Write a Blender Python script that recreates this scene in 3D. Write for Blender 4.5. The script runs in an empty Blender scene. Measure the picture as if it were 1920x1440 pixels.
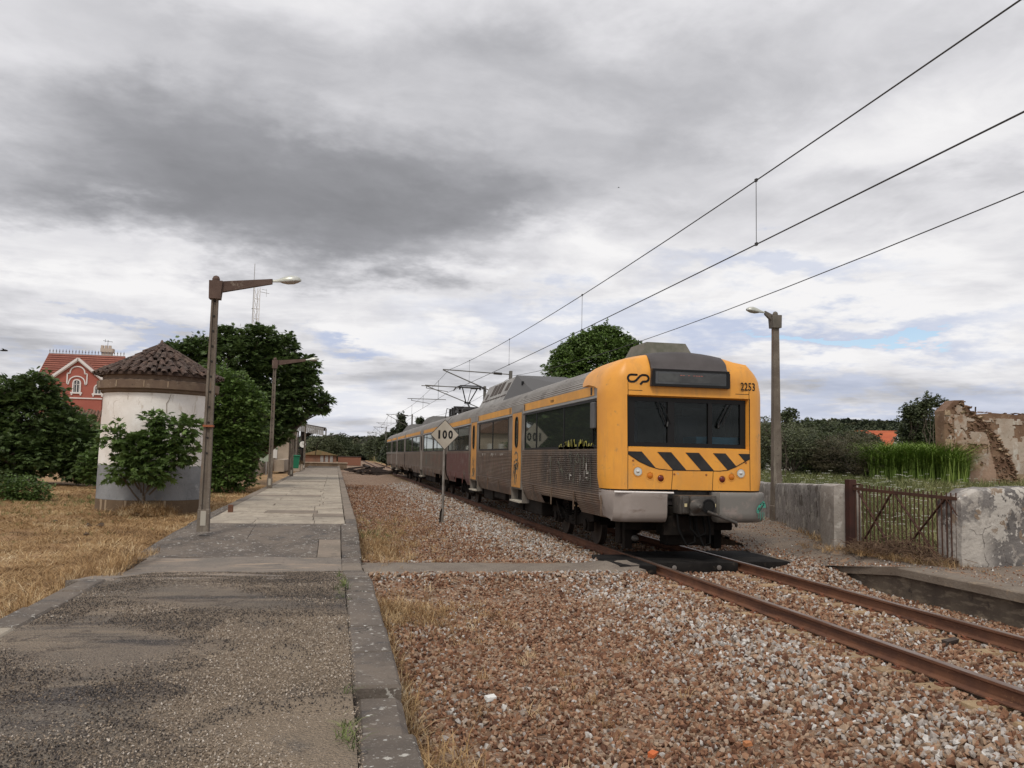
import bpy, bmesh, math, random
import numpy as np
from mathutils import Vector, Matrix, Euler
rnd = random.Random(7)
NR = np.random.RandomState(11)
SC = bpy.context.scene
COL = SC.collection
PI = math.pi

# ------------------------------------------------------------------ camera, world, sun, exposure
CAMZ = 1.83
PITCH, YAW, ROLL = 0.0860, 0.2028, 0.02125
FPX = 1590.0
_f = Vector((math.sin(YAW)*math.cos(PITCH), math.cos(YAW)*math.cos(PITCH), math.sin(PITCH)))
_r0 = Vector((math.cos(YAW), -math.sin(YAW), 0)); _u0 = _r0.cross(_f)
_r = _r0*math.cos(ROLL) + _u0*math.sin(ROLL); _u = _u0*math.cos(ROLL) - _r0*math.sin(ROLL)
cam = bpy.data.cameras.new('camera'); cam.sensor_width = 36; cam.lens = 36*FPX/1920
cam.clip_start = 0.05; cam.clip_end = 6000
co = bpy.data.objects.new('camera', cam); COL.objects.link(co)
m = Matrix((( _r.x, _u.x, -_f.x, 0), (_r.y, _u.y, -_f.y, 0), (_r.z, _u.z, -_f.z, CAMZ), (0, 0, 0, 1)))
co.matrix_world = m
SC.camera = co
SC.render.engine = 'CYCLES'
SC.cycles.use_denoising = True
SC.cycles.max_bounces = 6; SC.cycles.transparent_max_bounces = 12
SC.cycles.caustics_reflective = False; SC.cycles.caustics_refractive = False
SC.view_settings.view_transform = 'Standard'; SC.view_settings.look = 'None'
SC.view_settings.gamma = 1; SC.view_settings.exposure = 0.1
SC.view_settings.use_curve_mapping = False

SUN_DIR = Vector((-0.30, -0.55, 0.80)).normalized()      # towards the sun
sun = bpy.data.lights.new('sun', 'SUN'); sun.energy = 1.5; sun.angle = math.radians(12); sun.color = (1, .93, .82)
so = bpy.data.objects.new('sun', sun); COL.objects.link(so)
so.rotation_euler = (-SUN_DIR).to_track_quat('-Z', 'Y').to_euler()

def dir_px(x, y):
    """direction in which the photo shows (x, y); used only to aim cloud masses of the sky"""
    return (_f + _r*((x-960)/FPX) - _u*((y-720)/FPX)).normalized()

W = bpy.data.worlds.new('World'); SC.world = W; W.use_nodes = True
nt = W.node_tree; nt.nodes.clear()
def N(t, kind, **k):
    n = t.nodes.new(kind)
    for a, b in k.items(): setattr(n, a, b)
    return n
def wmath(op, a, b=None, c=None, clamp=False):
    n = N(nt, 'ShaderNodeMath', operation=op); n.use_clamp = clamp
    for i, v in enumerate((a, b, c)):
        if v is None: continue
        if isinstance(v, (int, float)): n.inputs[i].default_value = v
        else: nt.links.new(v, n.inputs[i])
    return n.outputs[0]
def wv(op, a, b=None, scale=None):
    n = N(nt, 'ShaderNodeVectorMath', operation=op)
    for i, v in enumerate((a, b)):
        if v is None: continue
        if isinstance(v, (tuple, Vector)): n.inputs[i].default_value = tuple(v)
        else: nt.links.new(v, n.inputs[i])
    if scale is not None: n.inputs['Scale'].default_value = scale
    return n.outputs['Value'] if op in ('DOT_PRODUCT', 'LENGTH') else n.outputs['Vector']
def wnoise(vec, scale, detail=6, rough=.55, dist=0.0, col=False):
    n = N(nt, 'ShaderNodeTexNoise'); n.inputs['Scale'].default_value = scale; n.inputs['Detail'].default_value = detail
    n.inputs['Roughness'].default_value = rough; n.inputs['Distortion'].default_value = dist
    nt.links.new(vec, n.inputs['Vector']); return n.outputs['Color' if col else 'Fac']
def wmap(v, a, b, c=0.0, d=1.0):
    n = N(nt, 'ShaderNodeMapRange', interpolation_type='SMOOTHSTEP')
    nt.links.new(v, n.inputs['Value'])
    for k, x in (('From Min', a), ('From Max', b), ('To Min', c), ('To Max', d)): n.inputs[k].default_value = x
    return n.outputs['Result']
def wmix(f, a, b):
    n = N(nt, 'ShaderNodeMix', data_type='RGBA')
    if isinstance(f, (int, float)): n.inputs['Factor'].default_value = f
    else: nt.links.new(f, n.inputs['Factor'])
    for k, v in ((6, a), (7, b)):
        if isinstance(v, tuple): n.inputs[k].default_value = (*v, 1)
        else: nt.links.new(v, n.inputs[k])
    return n.outputs[2]
sky = N(nt, 'ShaderNodeTexSky', sky_type='NISHITA'); sky.sun_disc = False
sky.sun_elevation = math.asin(SUN_DIR.z); sky.sun_rotation = math.atan2(SUN_DIR.x, SUN_DIR.y)
tc = N(nt, 'ShaderNodeTexCoord'); D0 = wv('NORMALIZE', tc.outputs['Generated'])
sep = N(nt, 'ShaderNodeSeparateXYZ'); nt.links.new(D0, sep.inputs[0])
zc = wmath('ADD', wmath('MAXIMUM', sep.outputs['Z'], 0.0), 0.17)
cp = N(nt, 'ShaderNodeCombineXYZ')
nt.links.new(wmath('DIVIDE', sep.outputs['X'], zc), cp.inputs[0]); nt.links.new(wmath('DIVIDE', sep.outputs['Y'], zc), cp.inputs[1])
cp.inputs[2].default_value = 3.3
PL = cp.outputs[0]                                        # cloud-deck coordinates
warp = wv('SCALE', wv('SUBTRACT', wnoise(PL, 1.0, 3, .55, col=True), (.5, .5, .5)), scale=.7)
PW = wv('ADD', PL, warp)
n1 = wnoise(PW, 1.0, 8, .58); n2 = wnoise(PW, 3.0, 8, .58); n3 = wnoise(PW, .55, 4, .5)
# ragged edges for the large masses
dwarp = wv('SCALE', wv('SUBTRACT', wnoise(PL, 2.0, 6, .62, col=True), (.5, .5, .5)), scale=.22)
DD = wv('ADD', D0, dwarp)
def blob(px, py, rx, ry, soft=.9, tilt=0):
    c = dir_px(px, py); rr = _r*math.cos(tilt)-_u*math.sin(tilt); uu = _u*math.cos(tilt)+_r*math.sin(tilt)
    rr = (rr - c*rr.dot(c)).normalized(); uu = (uu - c*uu.dot(c)).normalized()
    cb = N(nt, 'ShaderNodeCombineXYZ')
    nt.links.new(wmath('DIVIDE', wv('DOT_PRODUCT', DD, rr), rx/FPX), cb.inputs[0])
    nt.links.new(wmath('DIVIDE', wv('DOT_PRODUCT', DD, uu), ry/FPX), cb.inputs[1])
    front = wmap(wv('DOT_PRODUCT', D0, c), .2, .5)
    return wmath('MULTIPLY', wmap(wv('LENGTH', cb.outputs[0]), 1.0+soft*.4, 1.0-soft*.6), front)
def acc(items):
    o = None
    for (b, w) in items:
        t = wmath('MULTIPLY', b, w); o = t if o is None else wmath('ADD', o, t)
    return o
dark = acc([(blob(400, 270, 430, 200, 1.3, .2), .27), (blob(560, 360, 440, 150, .8, .1), .26), (blob(330, 330, 260, 110, .9), .10), (blob(760, 430, 190, 70, .9, .2), .12),
            (blob(1010, 240, 340, 170, 1.3), .2), (blob(1000, 400, 160, 50, 1.1), .15), (blob(1480, 130, 300, 110, 1.3), .15), (blob(1080, 110, 260, 90, 1.3), .12),
            (blob(30, 360, 200, 60, 1.2), .14), (blob(700, 90, 360, 70, 1.3), .12), (blob(1800, 380, 300, 50, 1.3), .14), (blob(100, 40, 250, 60, 1.3), .12)])
lite = acc([(blob(720, 560, 500, 60, 1.1), .14), (blob(1500, 440, 500, 50, 1.2), .09), (blob(1700, 240, 300, 90, 1.2), .1), (blob(850, 660, 260, 40, 1.1), .14), (blob(80, 490, 240, 36, 1.1), .12)])
band = wmap(wnoise(wv('MULTIPLY', D0, (3.0, 3.0, 26.0)), 1.1, 5, .6), .36, .66)      # flat cloud bases stacked towards the horizon
lowz = wmap(sep.outputs['Z'], .30, .04)
br = wmath('ADD', wmath('MULTIPLY', wmap(n1, .36, .66), .24), wmath('MULTIPLY', wmap(n2, .34, .66), .15))
br = wmath('ADD', br, wmath('MULTIPLY', wmap(n3, .35, .65), .14))
br = wmath('ADD', br, wmath('MULTIPLY', wmath('MULTIPLY', wmath('SUBTRACT', band, .55), .34), lowz))
br = wmath('ADD', br, .57)
br = wmath('SUBTRACT', wmath('ADD', br, lite), wmath('MULTIPLY', dark, wmath('ADD', .56, wmath('MULTIPLY', wmap(n2, .3, .7), .42))))
ramp = N(nt, 'ShaderNodeValToRGB'); nt.links.new(br, ramp.inputs[0])
cr = ramp.color_ramp; cr.elements[0].position = .12; cr.elements[0].color = (.20, .202, .216, 1)
cr.elements[1].position = 1.0; cr.elements[1].color = (.86, .85, .855, 1)
for p, c in ((.38, (.31, .312, .333)), (.58, (.475, .475, .50)), (.8, (.69, .685, .71))):
    e = cr.elements.new(p); e.color = (*c, 1)
blueish = acc([(blob(1600, 770, 420, 40, 1.2), .55), (blob(1120, 590, 330, 36, 1.1), .45), (blob(1450, 490, 210, 26, 1.1), .5), (blob(650, 645, 90, 26, 1.0), .8),
               (blob(240, 640, 160, 18, 1.0), .6), (blob(1560, 618, 300, 40, 1.1), .7), (blob(590, 760, 140, 30, 1.2), .3)])
ccol = wmix(wmath('MINIMUM', blueish, .85), ramp.outputs[0], (.43, .50, .68))
hole = wmap(wmath('ADD', blob(1590, 622, 165, 19, .7, .06), wmath('MULTIPLY', wmap(n2, .35, .65), .25)), .55, 1.0)
b1 = N(nt, 'ShaderNodeBackground'); nt.links.new(sky.outputs[0], b1.inputs[0]); b1.inputs[1].default_value = .13
b2 = N(nt, 'ShaderNodeBackground'); nt.links.new(ccol, b2.inputs[0]); b2.inputs[1].default_value = 1.0
ms = N(nt, 'ShaderNodeMixShader'); nt.links.new(wmath('SUBTRACT', 1.0, wmath('MULTIPLY', hole, .85)), ms.inputs[0])
nt.links.new(b1.outputs[0], ms.inputs[1]); nt.links.new(b2.outputs[0], ms.inputs[2])
wo = N(nt, 'ShaderNodeOutputWorld'); nt.links.new(ms.outputs[0], wo.inputs[0])

# ------------------------------------------------------------------ materials
MATS = {}
def mat(name, base, rough=.85, var=None, layers=(), bump=0, bscale=20, metal=0, spec=.4, island=0, translucent=0, bdetail=6, voro=0, orand=0, cracks=None):
    """base colour + variation colour by noise + stain layers [(scale, lo, hi, colour, stretch(x,y,z), strength)] in object/world space"""
    if name in MATS: return MATS[name]
    mt = bpy.data.materials.new(name); mt.use_nodes = True; t = mt.node_tree; t.nodes.clear()
    L = t.links
    out = N(t, 'ShaderNodeOutputMaterial'); p = N(t, 'ShaderNodeBsdfPrincipled')
    p.inputs['Roughness'].default_value = rough; p.inputs['Metallic'].default_value = metal; p.inputs['Specular IOR Level'].default_value = spec
    geo = N(t, 'ShaderNodeNewGeometry'); P = geo.outputs['Position']
    def noise(scale, stretch=(1, 1, 1), detail=5, rgh=.6, off=0):
        mp = N(t, 'ShaderNodeMapping'); L.new(P, mp.inputs[0]); mp.inputs['Scale'].default_value = stretch; mp.inputs['Location'].default_value = (off, off*.7, off*.3)
        n = N(t, 'ShaderNodeTexNoise'); n.inputs['Scale'].default_value = scale; n.inputs['Detail'].default_value = detail; n.inputs['Roughness'].default_value = rgh
        L.new(mp.outputs[0], n.inputs['Vector']); return n.outputs['Fac']
    def mrange(v, a, b, c=0, d=1):
        n = N(t, 'ShaderNodeMapRange', interpolation_type='SMOOTHSTEP'); L.new(v, n.inputs['Value'])
        for k, x in (('From Min', a), ('From Max', b), ('To Min', c), ('To Max', d)): n.inputs[k].default_value = x
        return n.outputs['Result']
    def mix(f, a, b):
        n = N(t, 'ShaderNodeMix', data_type='RGBA'); L.new(f, n.inputs['Factor'])
        for k, v in ((6, a), (7, b)):
            if isinstance(v, tuple): n.inputs[k].default_value = (*v, 1)
            else: L.new(v, n.inputs[k])
        return n.outputs[2]
    def mul(a, b):
        n = N(t, 'ShaderNodeMath', operation='MULTIPLY')
        for i, v in enumerate((a, b)):
            if isinstance(v, (int, float)): n.inputs[i].default_value = v
            else: L.new(v, n.inputs[i])
        return n.outputs[0]
    col = tuple(base)
    if var: col = mix(mrange(noise(var[1]), .35, .65), col, tuple(var[0]))
    if island:
        rg = N(t, 'ShaderNodeMapRange'); L.new(geo.outputs['Random Per Island'], rg.inputs['Value']); rg.inputs['To Min'].default_value = 1-island; rg.inputs['To Max'].default_value = 1+island
        h = N(t, 'ShaderNodeHueSaturation')
        if isinstance(col, tuple): h.inputs['Color'].default_value = (*col, 1)
        else: L.new(col, h.inputs['Color'])
        L.new(rg.outputs[0], h.inputs['Value']); col = h.outputs[0]
    if orand:
        oi = N(t, 'ShaderNodeObjectInfo'); rg = N(t, 'ShaderNodeMapRange'); L.new(oi.outputs['Random'], rg.inputs['Value']); rg.inputs['To Min'].default_value = 1-orand; rg.inputs['To Max'].default_value = 1+orand
        h = N(t, 'ShaderNodeHueSaturation')
        if isinstance(col, tuple): h.inputs['Color'].default_value = (*col, 1)
        else: L.new(col, h.inputs['Color'])
        L.new(rg.outputs[0], h.inputs['Value']); col = h.outputs[0]
    for i, ly in enumerate(layers):
        sc, lo, hi, c = ly[:4]; st = ly[4] if len(ly) > 4 else (1, 1, 1); sg = ly[5] if len(ly) > 5 else 1
        f = mul(mrange(noise(sc, st, 6, .65, 3.1*i+1), lo, hi), sg)
        if len(ly) > 6:                                  # box limits in world space: (axis, lo, hi, soft)
            sp = N(t, 'ShaderNodeSeparateXYZ'); L.new(P, sp.inputs[0])
            for ax, l0, h0, s in ly[6]:
                f = mul(f, mul(mrange(sp.outputs[ax], l0-s, l0+s), mrange(sp.outputs[ax], h0+s, h0-s)))
        col = mix(f, col, tuple(c))
    if cracks:                                           # thin dark crack lines: (scale, width, colour, strength)
        nz = N(t, 'ShaderNodeTexNoise'); nz.inputs['Scale'].default_value = cracks[0]*2.5; nz.inputs['Detail'].default_value = 5; L.new(P, nz.inputs['Vector'])
        va = N(t, 'ShaderNodeVectorMath', operation='MULTIPLY_ADD'); L.new(nz.outputs['Color'], va.inputs[0]); va.inputs[1].default_value = (.5/cracks[0],)*3; L.new(P, va.inputs[2])
        vo = N(t, 'ShaderNodeTexVoronoi', feature='DISTANCE_TO_EDGE'); vo.inputs['Scale'].default_value = cracks[0]; L.new(va.outputs[0], vo.inputs['Vector'])
        col = mix(mul(mul(mrange(vo.outputs['Distance'], cracks[1], 0), mrange(noise(cracks[0]*1.7), .46, .56)), cracks[3]), col, tuple(cracks[2]))
    if isinstance(col, tuple): p.inputs['Base Color'].default_value = (*col, 1)
    else: L.new(col, p.inputs['Base Color'])
    if bump:
        b = N(t, 'ShaderNodeBump'); b.inputs['Strength'].default_value = min(1, bump); b.inputs['Distance'].default_value = .02*max(1, bump)
        if voro:
            v = N(t, 'ShaderNodeTexVoronoi'); v.inputs['Scale'].default_value = voro; L.new(P, v.inputs['Vector'])
            ad = N(t, 'ShaderNodeMath', operation='SUBTRACT'); L.new(noise(bscale, (1, 1, 1), bdetail), ad.inputs[0]); L.new(v.outputs['Distance'], ad.inputs[1]); L.new(ad.outputs[0], b.inputs['Height'])
        else: L.new(noise(bscale, (1, 1, 1), bdetail), b.inputs['Height'])
        L.new(b.outputs[0], p.inputs['Normal'])
    sh = p.outputs[0]
    if translucent:
        tr = N(t, 'ShaderNodeBsdfTranslucent')
        if isinstance(col, tuple): tr.inputs[0].default_value = (*col, 1)
        else: L.new(col, tr.inputs[0])
        mx = N(t, 'ShaderNodeMixShader'); mx.inputs[0].default_value = translucent; L.new(sh, mx.inputs[1]); L.new(tr.outputs[0], mx.inputs[2]); sh = mx.outputs[0]
    L.new(sh, out.inputs[0]); MATS[name] = mt
    return mt
def glass(name, tint, rough=.03, see=.5, spec=1.5, veil=(.02, .024, .022)):
    if name in MATS: return MATS[name]
    mt = bpy.data.materials.new(name); mt.use_nodes = True; t = mt.node_tree; t.nodes.clear(); L = t.links
    out = N(t, 'ShaderNodeOutputMaterial'); gl = N(t, 'ShaderNodeBsdfGlossy'); gl.inputs['Roughness'].default_value = rough; gl.inputs['Color'].default_value = (.9, .95, .92, 1)
    tr = N(t, 'ShaderNodeBsdfTransparent'); tr.inputs[0].default_value = (*tint, 1)
    df = N(t, 'ShaderNodeBsdfDiffuse'); df.inputs[0].default_value = (*veil, 1)
    m1 = N(t, 'ShaderNodeMixShader'); m1.inputs[0].default_value = see; L.new(df.outputs[0], m1.inputs[1]); L.new(tr.outputs[0], m1.inputs[2])
    fr = N(t, 'ShaderNodeFresnel'); fr.inputs[0].default_value = spec
    geo = N(t, 'ShaderNodeNewGeometry'); n = N(t, 'ShaderNodeTexNoise'); n.inputs['Scale'].default_value = .8; L.new(geo.outputs['Position'], n.inputs['Vector'])
    b = N(t, 'ShaderNodeBump'); b.inputs['Strength'].default_value = .02; L.new(n.outputs[0], b.inputs['Height']); L.new(b.outputs[0], gl.inputs['Normal'])
    m2 = N(t, 'ShaderNodeMixShader'); L.new(fr.outputs[0], m2.inputs[0]); L.new(m1.outputs[0], m2.inputs[1]); L.new(gl.outputs[0], m2.inputs[2])
    L.new(m2.outputs[0], out.inputs[0]); MATS[name] = mt; return mt

# ------------------------------------------------------------------ mesh builder and object helpers
ROOT = {}
EACH = {'curtain', 'step_well', 'cab_seat', 'coupler_label', 'hood_handle', 'pole_hole', 'plinth_joint', 'tile_course', 'string_course', 'canopy_post', 'grille', 'end_window', 'shutter', 'panel_joint', 'tower_window', 'line_pole'}
class MB:
    def __init__(s): s.v = []; s.f = []; s.m = []
    def add(s, vs, fs, mi=0):
        o = len(s.v); s.v += [tuple(q) for q in vs]; s.f += [tuple(i+o for i in q) for q in fs]; s.m += [mi]*len(fs); return s
    def box(s, x0, x1, y0, y1, z0, z1, mi=0, jit=0):
        vs = [(x, y, z) for z in (z0, z1) for y in (y0, y1) for x in (x0, x1)]
        if jit: vs = [(a+rnd.uniform(-jit, jit), b+rnd.uniform(-jit, jit), c+rnd.uniform(-jit, jit)) for a, b, c in vs]
        return s.add(vs, [(0, 2, 3, 1), (4, 5, 7, 6), (0, 1, 5, 4), (1, 3, 7, 5), (3, 2, 6, 7), (2, 0, 4, 6)], mi)
    def cbox(s, x0, x1, y0, y1, z0, z1, c=.01, mi=0):
        """box with chamfered edges"""
        bm = bmesh.new(); bmesh.ops.create_cube(bm, size=1)
        for q in bm.verts: q.co = Vector(((x0+x1)/2+q.co.x*(x1-x0), (y0+y1)/2+q.co.y*(y1-y0), (z0+z1)/2+q.co.z*(z1-z0)))
        bmesh.ops.bevel(bm, geom=bm.edges[:], offset=c, segments=2, affect='EDGES', profile=.5)
        s.addbm(bm, mi); bm.free(); return s
    def addbm(s, bm, mi=0):
        bm.verts.index_update(); return s.add([q.co[:] for q in bm.verts], [tuple(q.index for q in f.verts) for f in bm.faces], mi)
    def bar(s, a, b, w, h=None, mi=0, up=(0, 0, 1)):
        a = Vector(a); b = Vector(b); d = (b-a).normalized(); u = Vector(up)
        if abs(d.dot(u)) > .98: u = Vector((0, 1, 0))
        sx = d.cross(u).normalized()*w/2; sy = sx.cross(d).normalized()*(h or w)/2
        vs = [p+q for p in (a, b) for q in (-sx-sy, sx-sy, sx+sy, -sx+sy)]
        return s.add(vs, [(0, 1, 2, 3), (7, 6, 5, 4), (0, 4, 5, 1), (1, 5, 6, 2), (2, 6, 7, 3), (3, 7, 4, 0)], mi)
    def tube(s, pts, rad, n=8, mi=0, cap=True):
        pts = [Vector(p) for p in pts]; rads = rad if isinstance(rad, (list, tuple)) else [rad]*len(pts)
        rings = []; prev = None
        for i, p in enumerate(pts):
            d = (pts[min(i+1, len(pts)-1)]-pts[max(i-1, 0)]).normalized()
            if prev is None: prev = d.orthogonal().normalized()
            x = (prev-d*prev.dot(d)).normalized(); prev = x; y = d.cross(x)
            rings.append([p+(x*math.cos(2*PI*k/n)+y*math.sin(2*PI*k/n))*rads[i] for k in range(n)])
        vs = [q for r in rings for q in r]; fs = []
        for i in range(len(rings)-1):
            for k in range(n): fs.append((i*n+k, i*n+(k+1) % n, (i+1)*n+(k+1) % n, (i+1)*n+k))
        if cap: fs += [tuple(range(n))[::-1], tuple((len(rings)-1)*n+k for k in range(n))]
        return s.add(vs, fs, mi)
    def prism(s, poly, a, b, axis='y', mi=0):
        """poly of 2D points extruded from a to b along axis; for y: (x,z); for x: (y,z); for z: (x,y)"""
        f = {'y': lambda p, t: (p[0], t, p[1]), 'x': lambda p, t: (t, p[0], p[1]), 'z': lambda p, t: (p[0], p[1], t)}[axis]
        n = len(poly); vs = [f(p, a) for p in poly]+[f(p, b) for p in poly]
        fs = [tuple(range(n)), tuple(range(2*n-1, n-1, -1))]+[(i, i+n, (i+1) % n+n, (i+1) % n) for i in range(n)]
        return s.add(vs, fs, mi)
    def lathe(s, prof, c, n=16, axis='z', mi=0):
        """prof: (radius, height)"""
        vs = []
        for r, h in prof:
            for k in range(n):
                a = 2*PI*k/n; x, y = r*math.cos(a), r*math.sin(a)
                vs.append({'z': (c[0]+x, c[1]+y, c[2]+h), 'y': (c[0]+x, c[1]+h, c[2]+y), 'x': (c[0]+h, c[1]+x, c[2]+y)}[axis])
        fs = [(i*n+k, i*n+(k+1) % n, (i+1)*n+(k+1) % n, (i+1)*n+k) for i in range(len(prof)-1) for k in range(n)]
        fs += [tuple(range(n))[::-1], tuple((len(prof)-1)*n+k for k in range(n))]
        return s.add(vs, fs, mi)
    def build(s, name, mats, parent=None, world=True, smooth=False, recalc=True):
        if name in EACH:                                  # every loose piece becomes an object of its own
            par = list(range(len(s.v)))
            def find(i):
                while par[i] != i: par[i] = par[par[i]]; i = par[i]
                return i
            for f in s.f:
                for i in f[1:]: par[find(i)] = find(f[0])
            grp = {}
            for f, mi in zip(s.f, s.m): grp.setdefault(find(f[0]), []).append((f, mi))
            out = None
            for fs in grp.values():
                ids = sorted({i for f, _ in fs for i in f}); ix = {i: k for k, i in enumerate(ids)}
                out = mesh_obj(name, [s.v[i] for i in ids], [tuple(ix[i] for i in f) for f, _ in fs], mats, parent, world, smooth, recalc, [mi for _, mi in fs])
            return out
        return mesh_obj(name, s.v, s.f, mats, parent, world, smooth, recalc, s.m)
def mesh_obj(name, v, f, mats, parent=None, world=True, smooth=False, recalc=True, mi=None):
    off = Vector((0, 0, 0))
    if parent is not None and world: off = ROOT.get(parent.name, off)
    me = bpy.data.meshes.new(name)
    if isinstance(v, np.ndarray): vv = (v-np.array(off)).tolist(); 
    else: vv = [(a-off.x, b-off.y, c-off.z) for a, b, c in v]
    me.from_pydata(vv, [], f if isinstance(f, list) else f.tolist())
    if not isinstance(mats, (list, tuple)): mats = [mats]
    for q in mats: me.materials.append(q)
    if mi is not None and len(mats) > 1: me.polygons.foreach_set('material_index', mi)
    if recalc:
        bm = bmesh.new(); bm.from_mesh(me); bmesh.ops.recalc_face_normals(bm, faces=bm.faces); bm.to_mesh(me); bm.free()
    if smooth:
        me.polygons.foreach_set('use_smooth', [True]*len(me.polygons))
        if smooth != 'all': me.set_sharp_from_angle(angle=math.radians(38))
    me.update()
    o = bpy.data.objects.new(name, me); COL.objects.link(o)
    if parent is not None: o.parent = parent; ROOT[o.name] = off
    return o
def tag(o, label=None, cat=None, group=None, kind=None):
    for k, v in (('label', label), ('category', cat), ('group', group), ('kind', kind)):
        if v: o[k] = v
    return o
def thing(name, label, cat, loc=(0, 0, 0), group=None, kind=None):
    o = bpy.data.objects.new(name, None); COL.objects.link(o); o.location = loc; o.empty_display_size = .2
    ROOT[o.name] = Vector(loc); return tag(o, label, cat, group, kind)
def dup(root, loc, label=None, rz=None):
    r = root.copy(); COL.objects.link(r); r.location = loc
    if label: r['label'] = label
    if rz is not None: r.rotation_euler = (0, 0, rz)
    for ch in list(root.children):
        c = ch.copy(); COL.objects.link(c); c.parent = r
        for g in ch.children:
            d = g.copy(); COL.objects.link(d); d.parent = c
    return r
def piece(src_me, name, parent, M=None, loc=None):
    """another object that shares a mesh"""
    o = bpy.data.objects.new(name, src_me); COL.objects.link(o); o.parent = parent
    if M is not None: o.matrix_local = M
    if loc is not None: o.location = loc
    return o
def text_obj(body, size, name, material, parent, M, extrude=.002, bold=0.0, sx=1, local_off=True):
    cu = bpy.data.curves.new(name, 'FONT'); cu.body = body; cu.size = size; cu.extrude = extrude; cu.offset = bold; cu.align_x = 'CENTER'; cu.align_y = 'CENTER'
    cu.resolution_u = 3
    t = bpy.data.objects.new('tmp', cu); COL.objects.link(t)
    dg = bpy.context.evaluated_depsgraph_get(); me = bpy.data.meshes.new_from_object(t.evaluated_get(dg))
    bpy.data.objects.remove(t); bpy.data.curves.remove(cu)
    me.materials.clear(); me.materials.append(material); me.name = name
    o = bpy.data.objects.new(name, me); COL.objects.link(o); o.parent = parent
    off = ROOT.get(parent.name, Vector((0, 0, 0))) if local_off else Vector((0, 0, 0))
    o.matrix_local = Matrix.Translation(-off) @ M @ Matrix.Diagonal((sx, 1, 1, 1)); return o
FACE_S = Matrix.Rotation(PI/2, 4, 'X')                      # text facing -Y
FACE_W = Matrix.Rotation(-PI/2, 4, 'Z') @ Matrix.Rotation(PI/2, 4, 'X')     # text facing -X
def T(x, y, z): return Matrix.Translation((x, y, z))

def scatter(name, pts, rots, scales, sources, parent=None, tones=None, src_mats=None):
    """one object of many instanced pieces: points with rotation, scale and variant index"""
    n = len(pts); me = bpy.data.meshes.new(name); me.vertices.add(n); me.vertices.foreach_set('co', np.asarray(pts, dtype=np.float32).ravel())
    a = me.attributes.new('rot', 'FLOAT_VECTOR', 'POINT'); a.data.foreach_set('vector', np.asarray(rots, dtype=np.float32).ravel())
    sc = np.asarray(scales, dtype=np.float32)
    if sc.ndim == 1: sc = np.repeat(sc[:, None], 3, 1)
    a = me.attributes.new('scl', 'FLOAT_VECTOR', 'POINT'); a.data.foreach_set('vector', sc.ravel())
    a = me.attributes.new('tone', 'FLOAT', 'POINT'); a.data.foreach_set('value', np.asarray(tones if tones is not None else NR.rand(n), dtype=np.float32))
    a = me.attributes.new('pick', 'INT', 'POINT'); a.data.foreach_set('value', NR.randint(0, len(sources), n).astype(np.int32))
    o = bpy.data.objects.new(name, me); COL.objects.link(o); o['kind'] = 'stuff'
    if parent: o.parent = parent
    col = bpy.data.collections.new(name+'_pieces')
    for i, s in enumerate(sources):
        so_ = bpy.data.objects.new('%s_piece_%02d' % (name, i), s); col.objects.link(so_)
    g = bpy.data.node_groups.new(name, 'GeometryNodeTree')
    g.interface.new_socket('Geometry', in_out='INPUT', socket_type='NodeSocketGeometry'); g.interface.new_socket('Geometry', in_out='OUTPUT', socket_type='NodeSocketGeometry')
    gi = g.nodes.new('NodeGroupInput'); go = g.nodes.new('NodeGroupOutput')
    ci = g.nodes.new('GeometryNodeCollectionInfo'); ci.inputs['Collection'].default_value = col; ci.inputs['Separate Children'].default_value = True; ci.inputs['Reset Children'].default_value = True
    ip = g.nodes.new('GeometryNodeInstanceOnPoints'); ip.inputs['Pick Instance'].default_value = True
    def attr(nm, dt):
        q = g.nodes.new('GeometryNodeInputNamedAttribute'); q.data_type = dt; q.inputs['Name'].default_value = nm; return q.outputs['Attribute']
    e2r = g.nodes.new('FunctionNodeEulerToRotation'); g.links.new(attr('rot', 'FLOAT_VECTOR'), e2r.inputs[0])
    g.links.new(gi.outputs[0], ip.inputs['Points']); g.links.new(ci.outputs[0], ip.inputs['Instance']); g.links.new(attr('pick', 'INT'), ip.inputs['Instance Index'])
    g.links.new(e2r.outputs[0], ip.inputs['Rotation']); g.links.new(attr('scl', 'FLOAT_VECTOR'), ip.inputs['Scale'])
    g.links.new(ip.outputs[0], go.inputs[0])
    md = o.modifiers.new('scatter', 'NODES'); md.node_group = g
    return o
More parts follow.
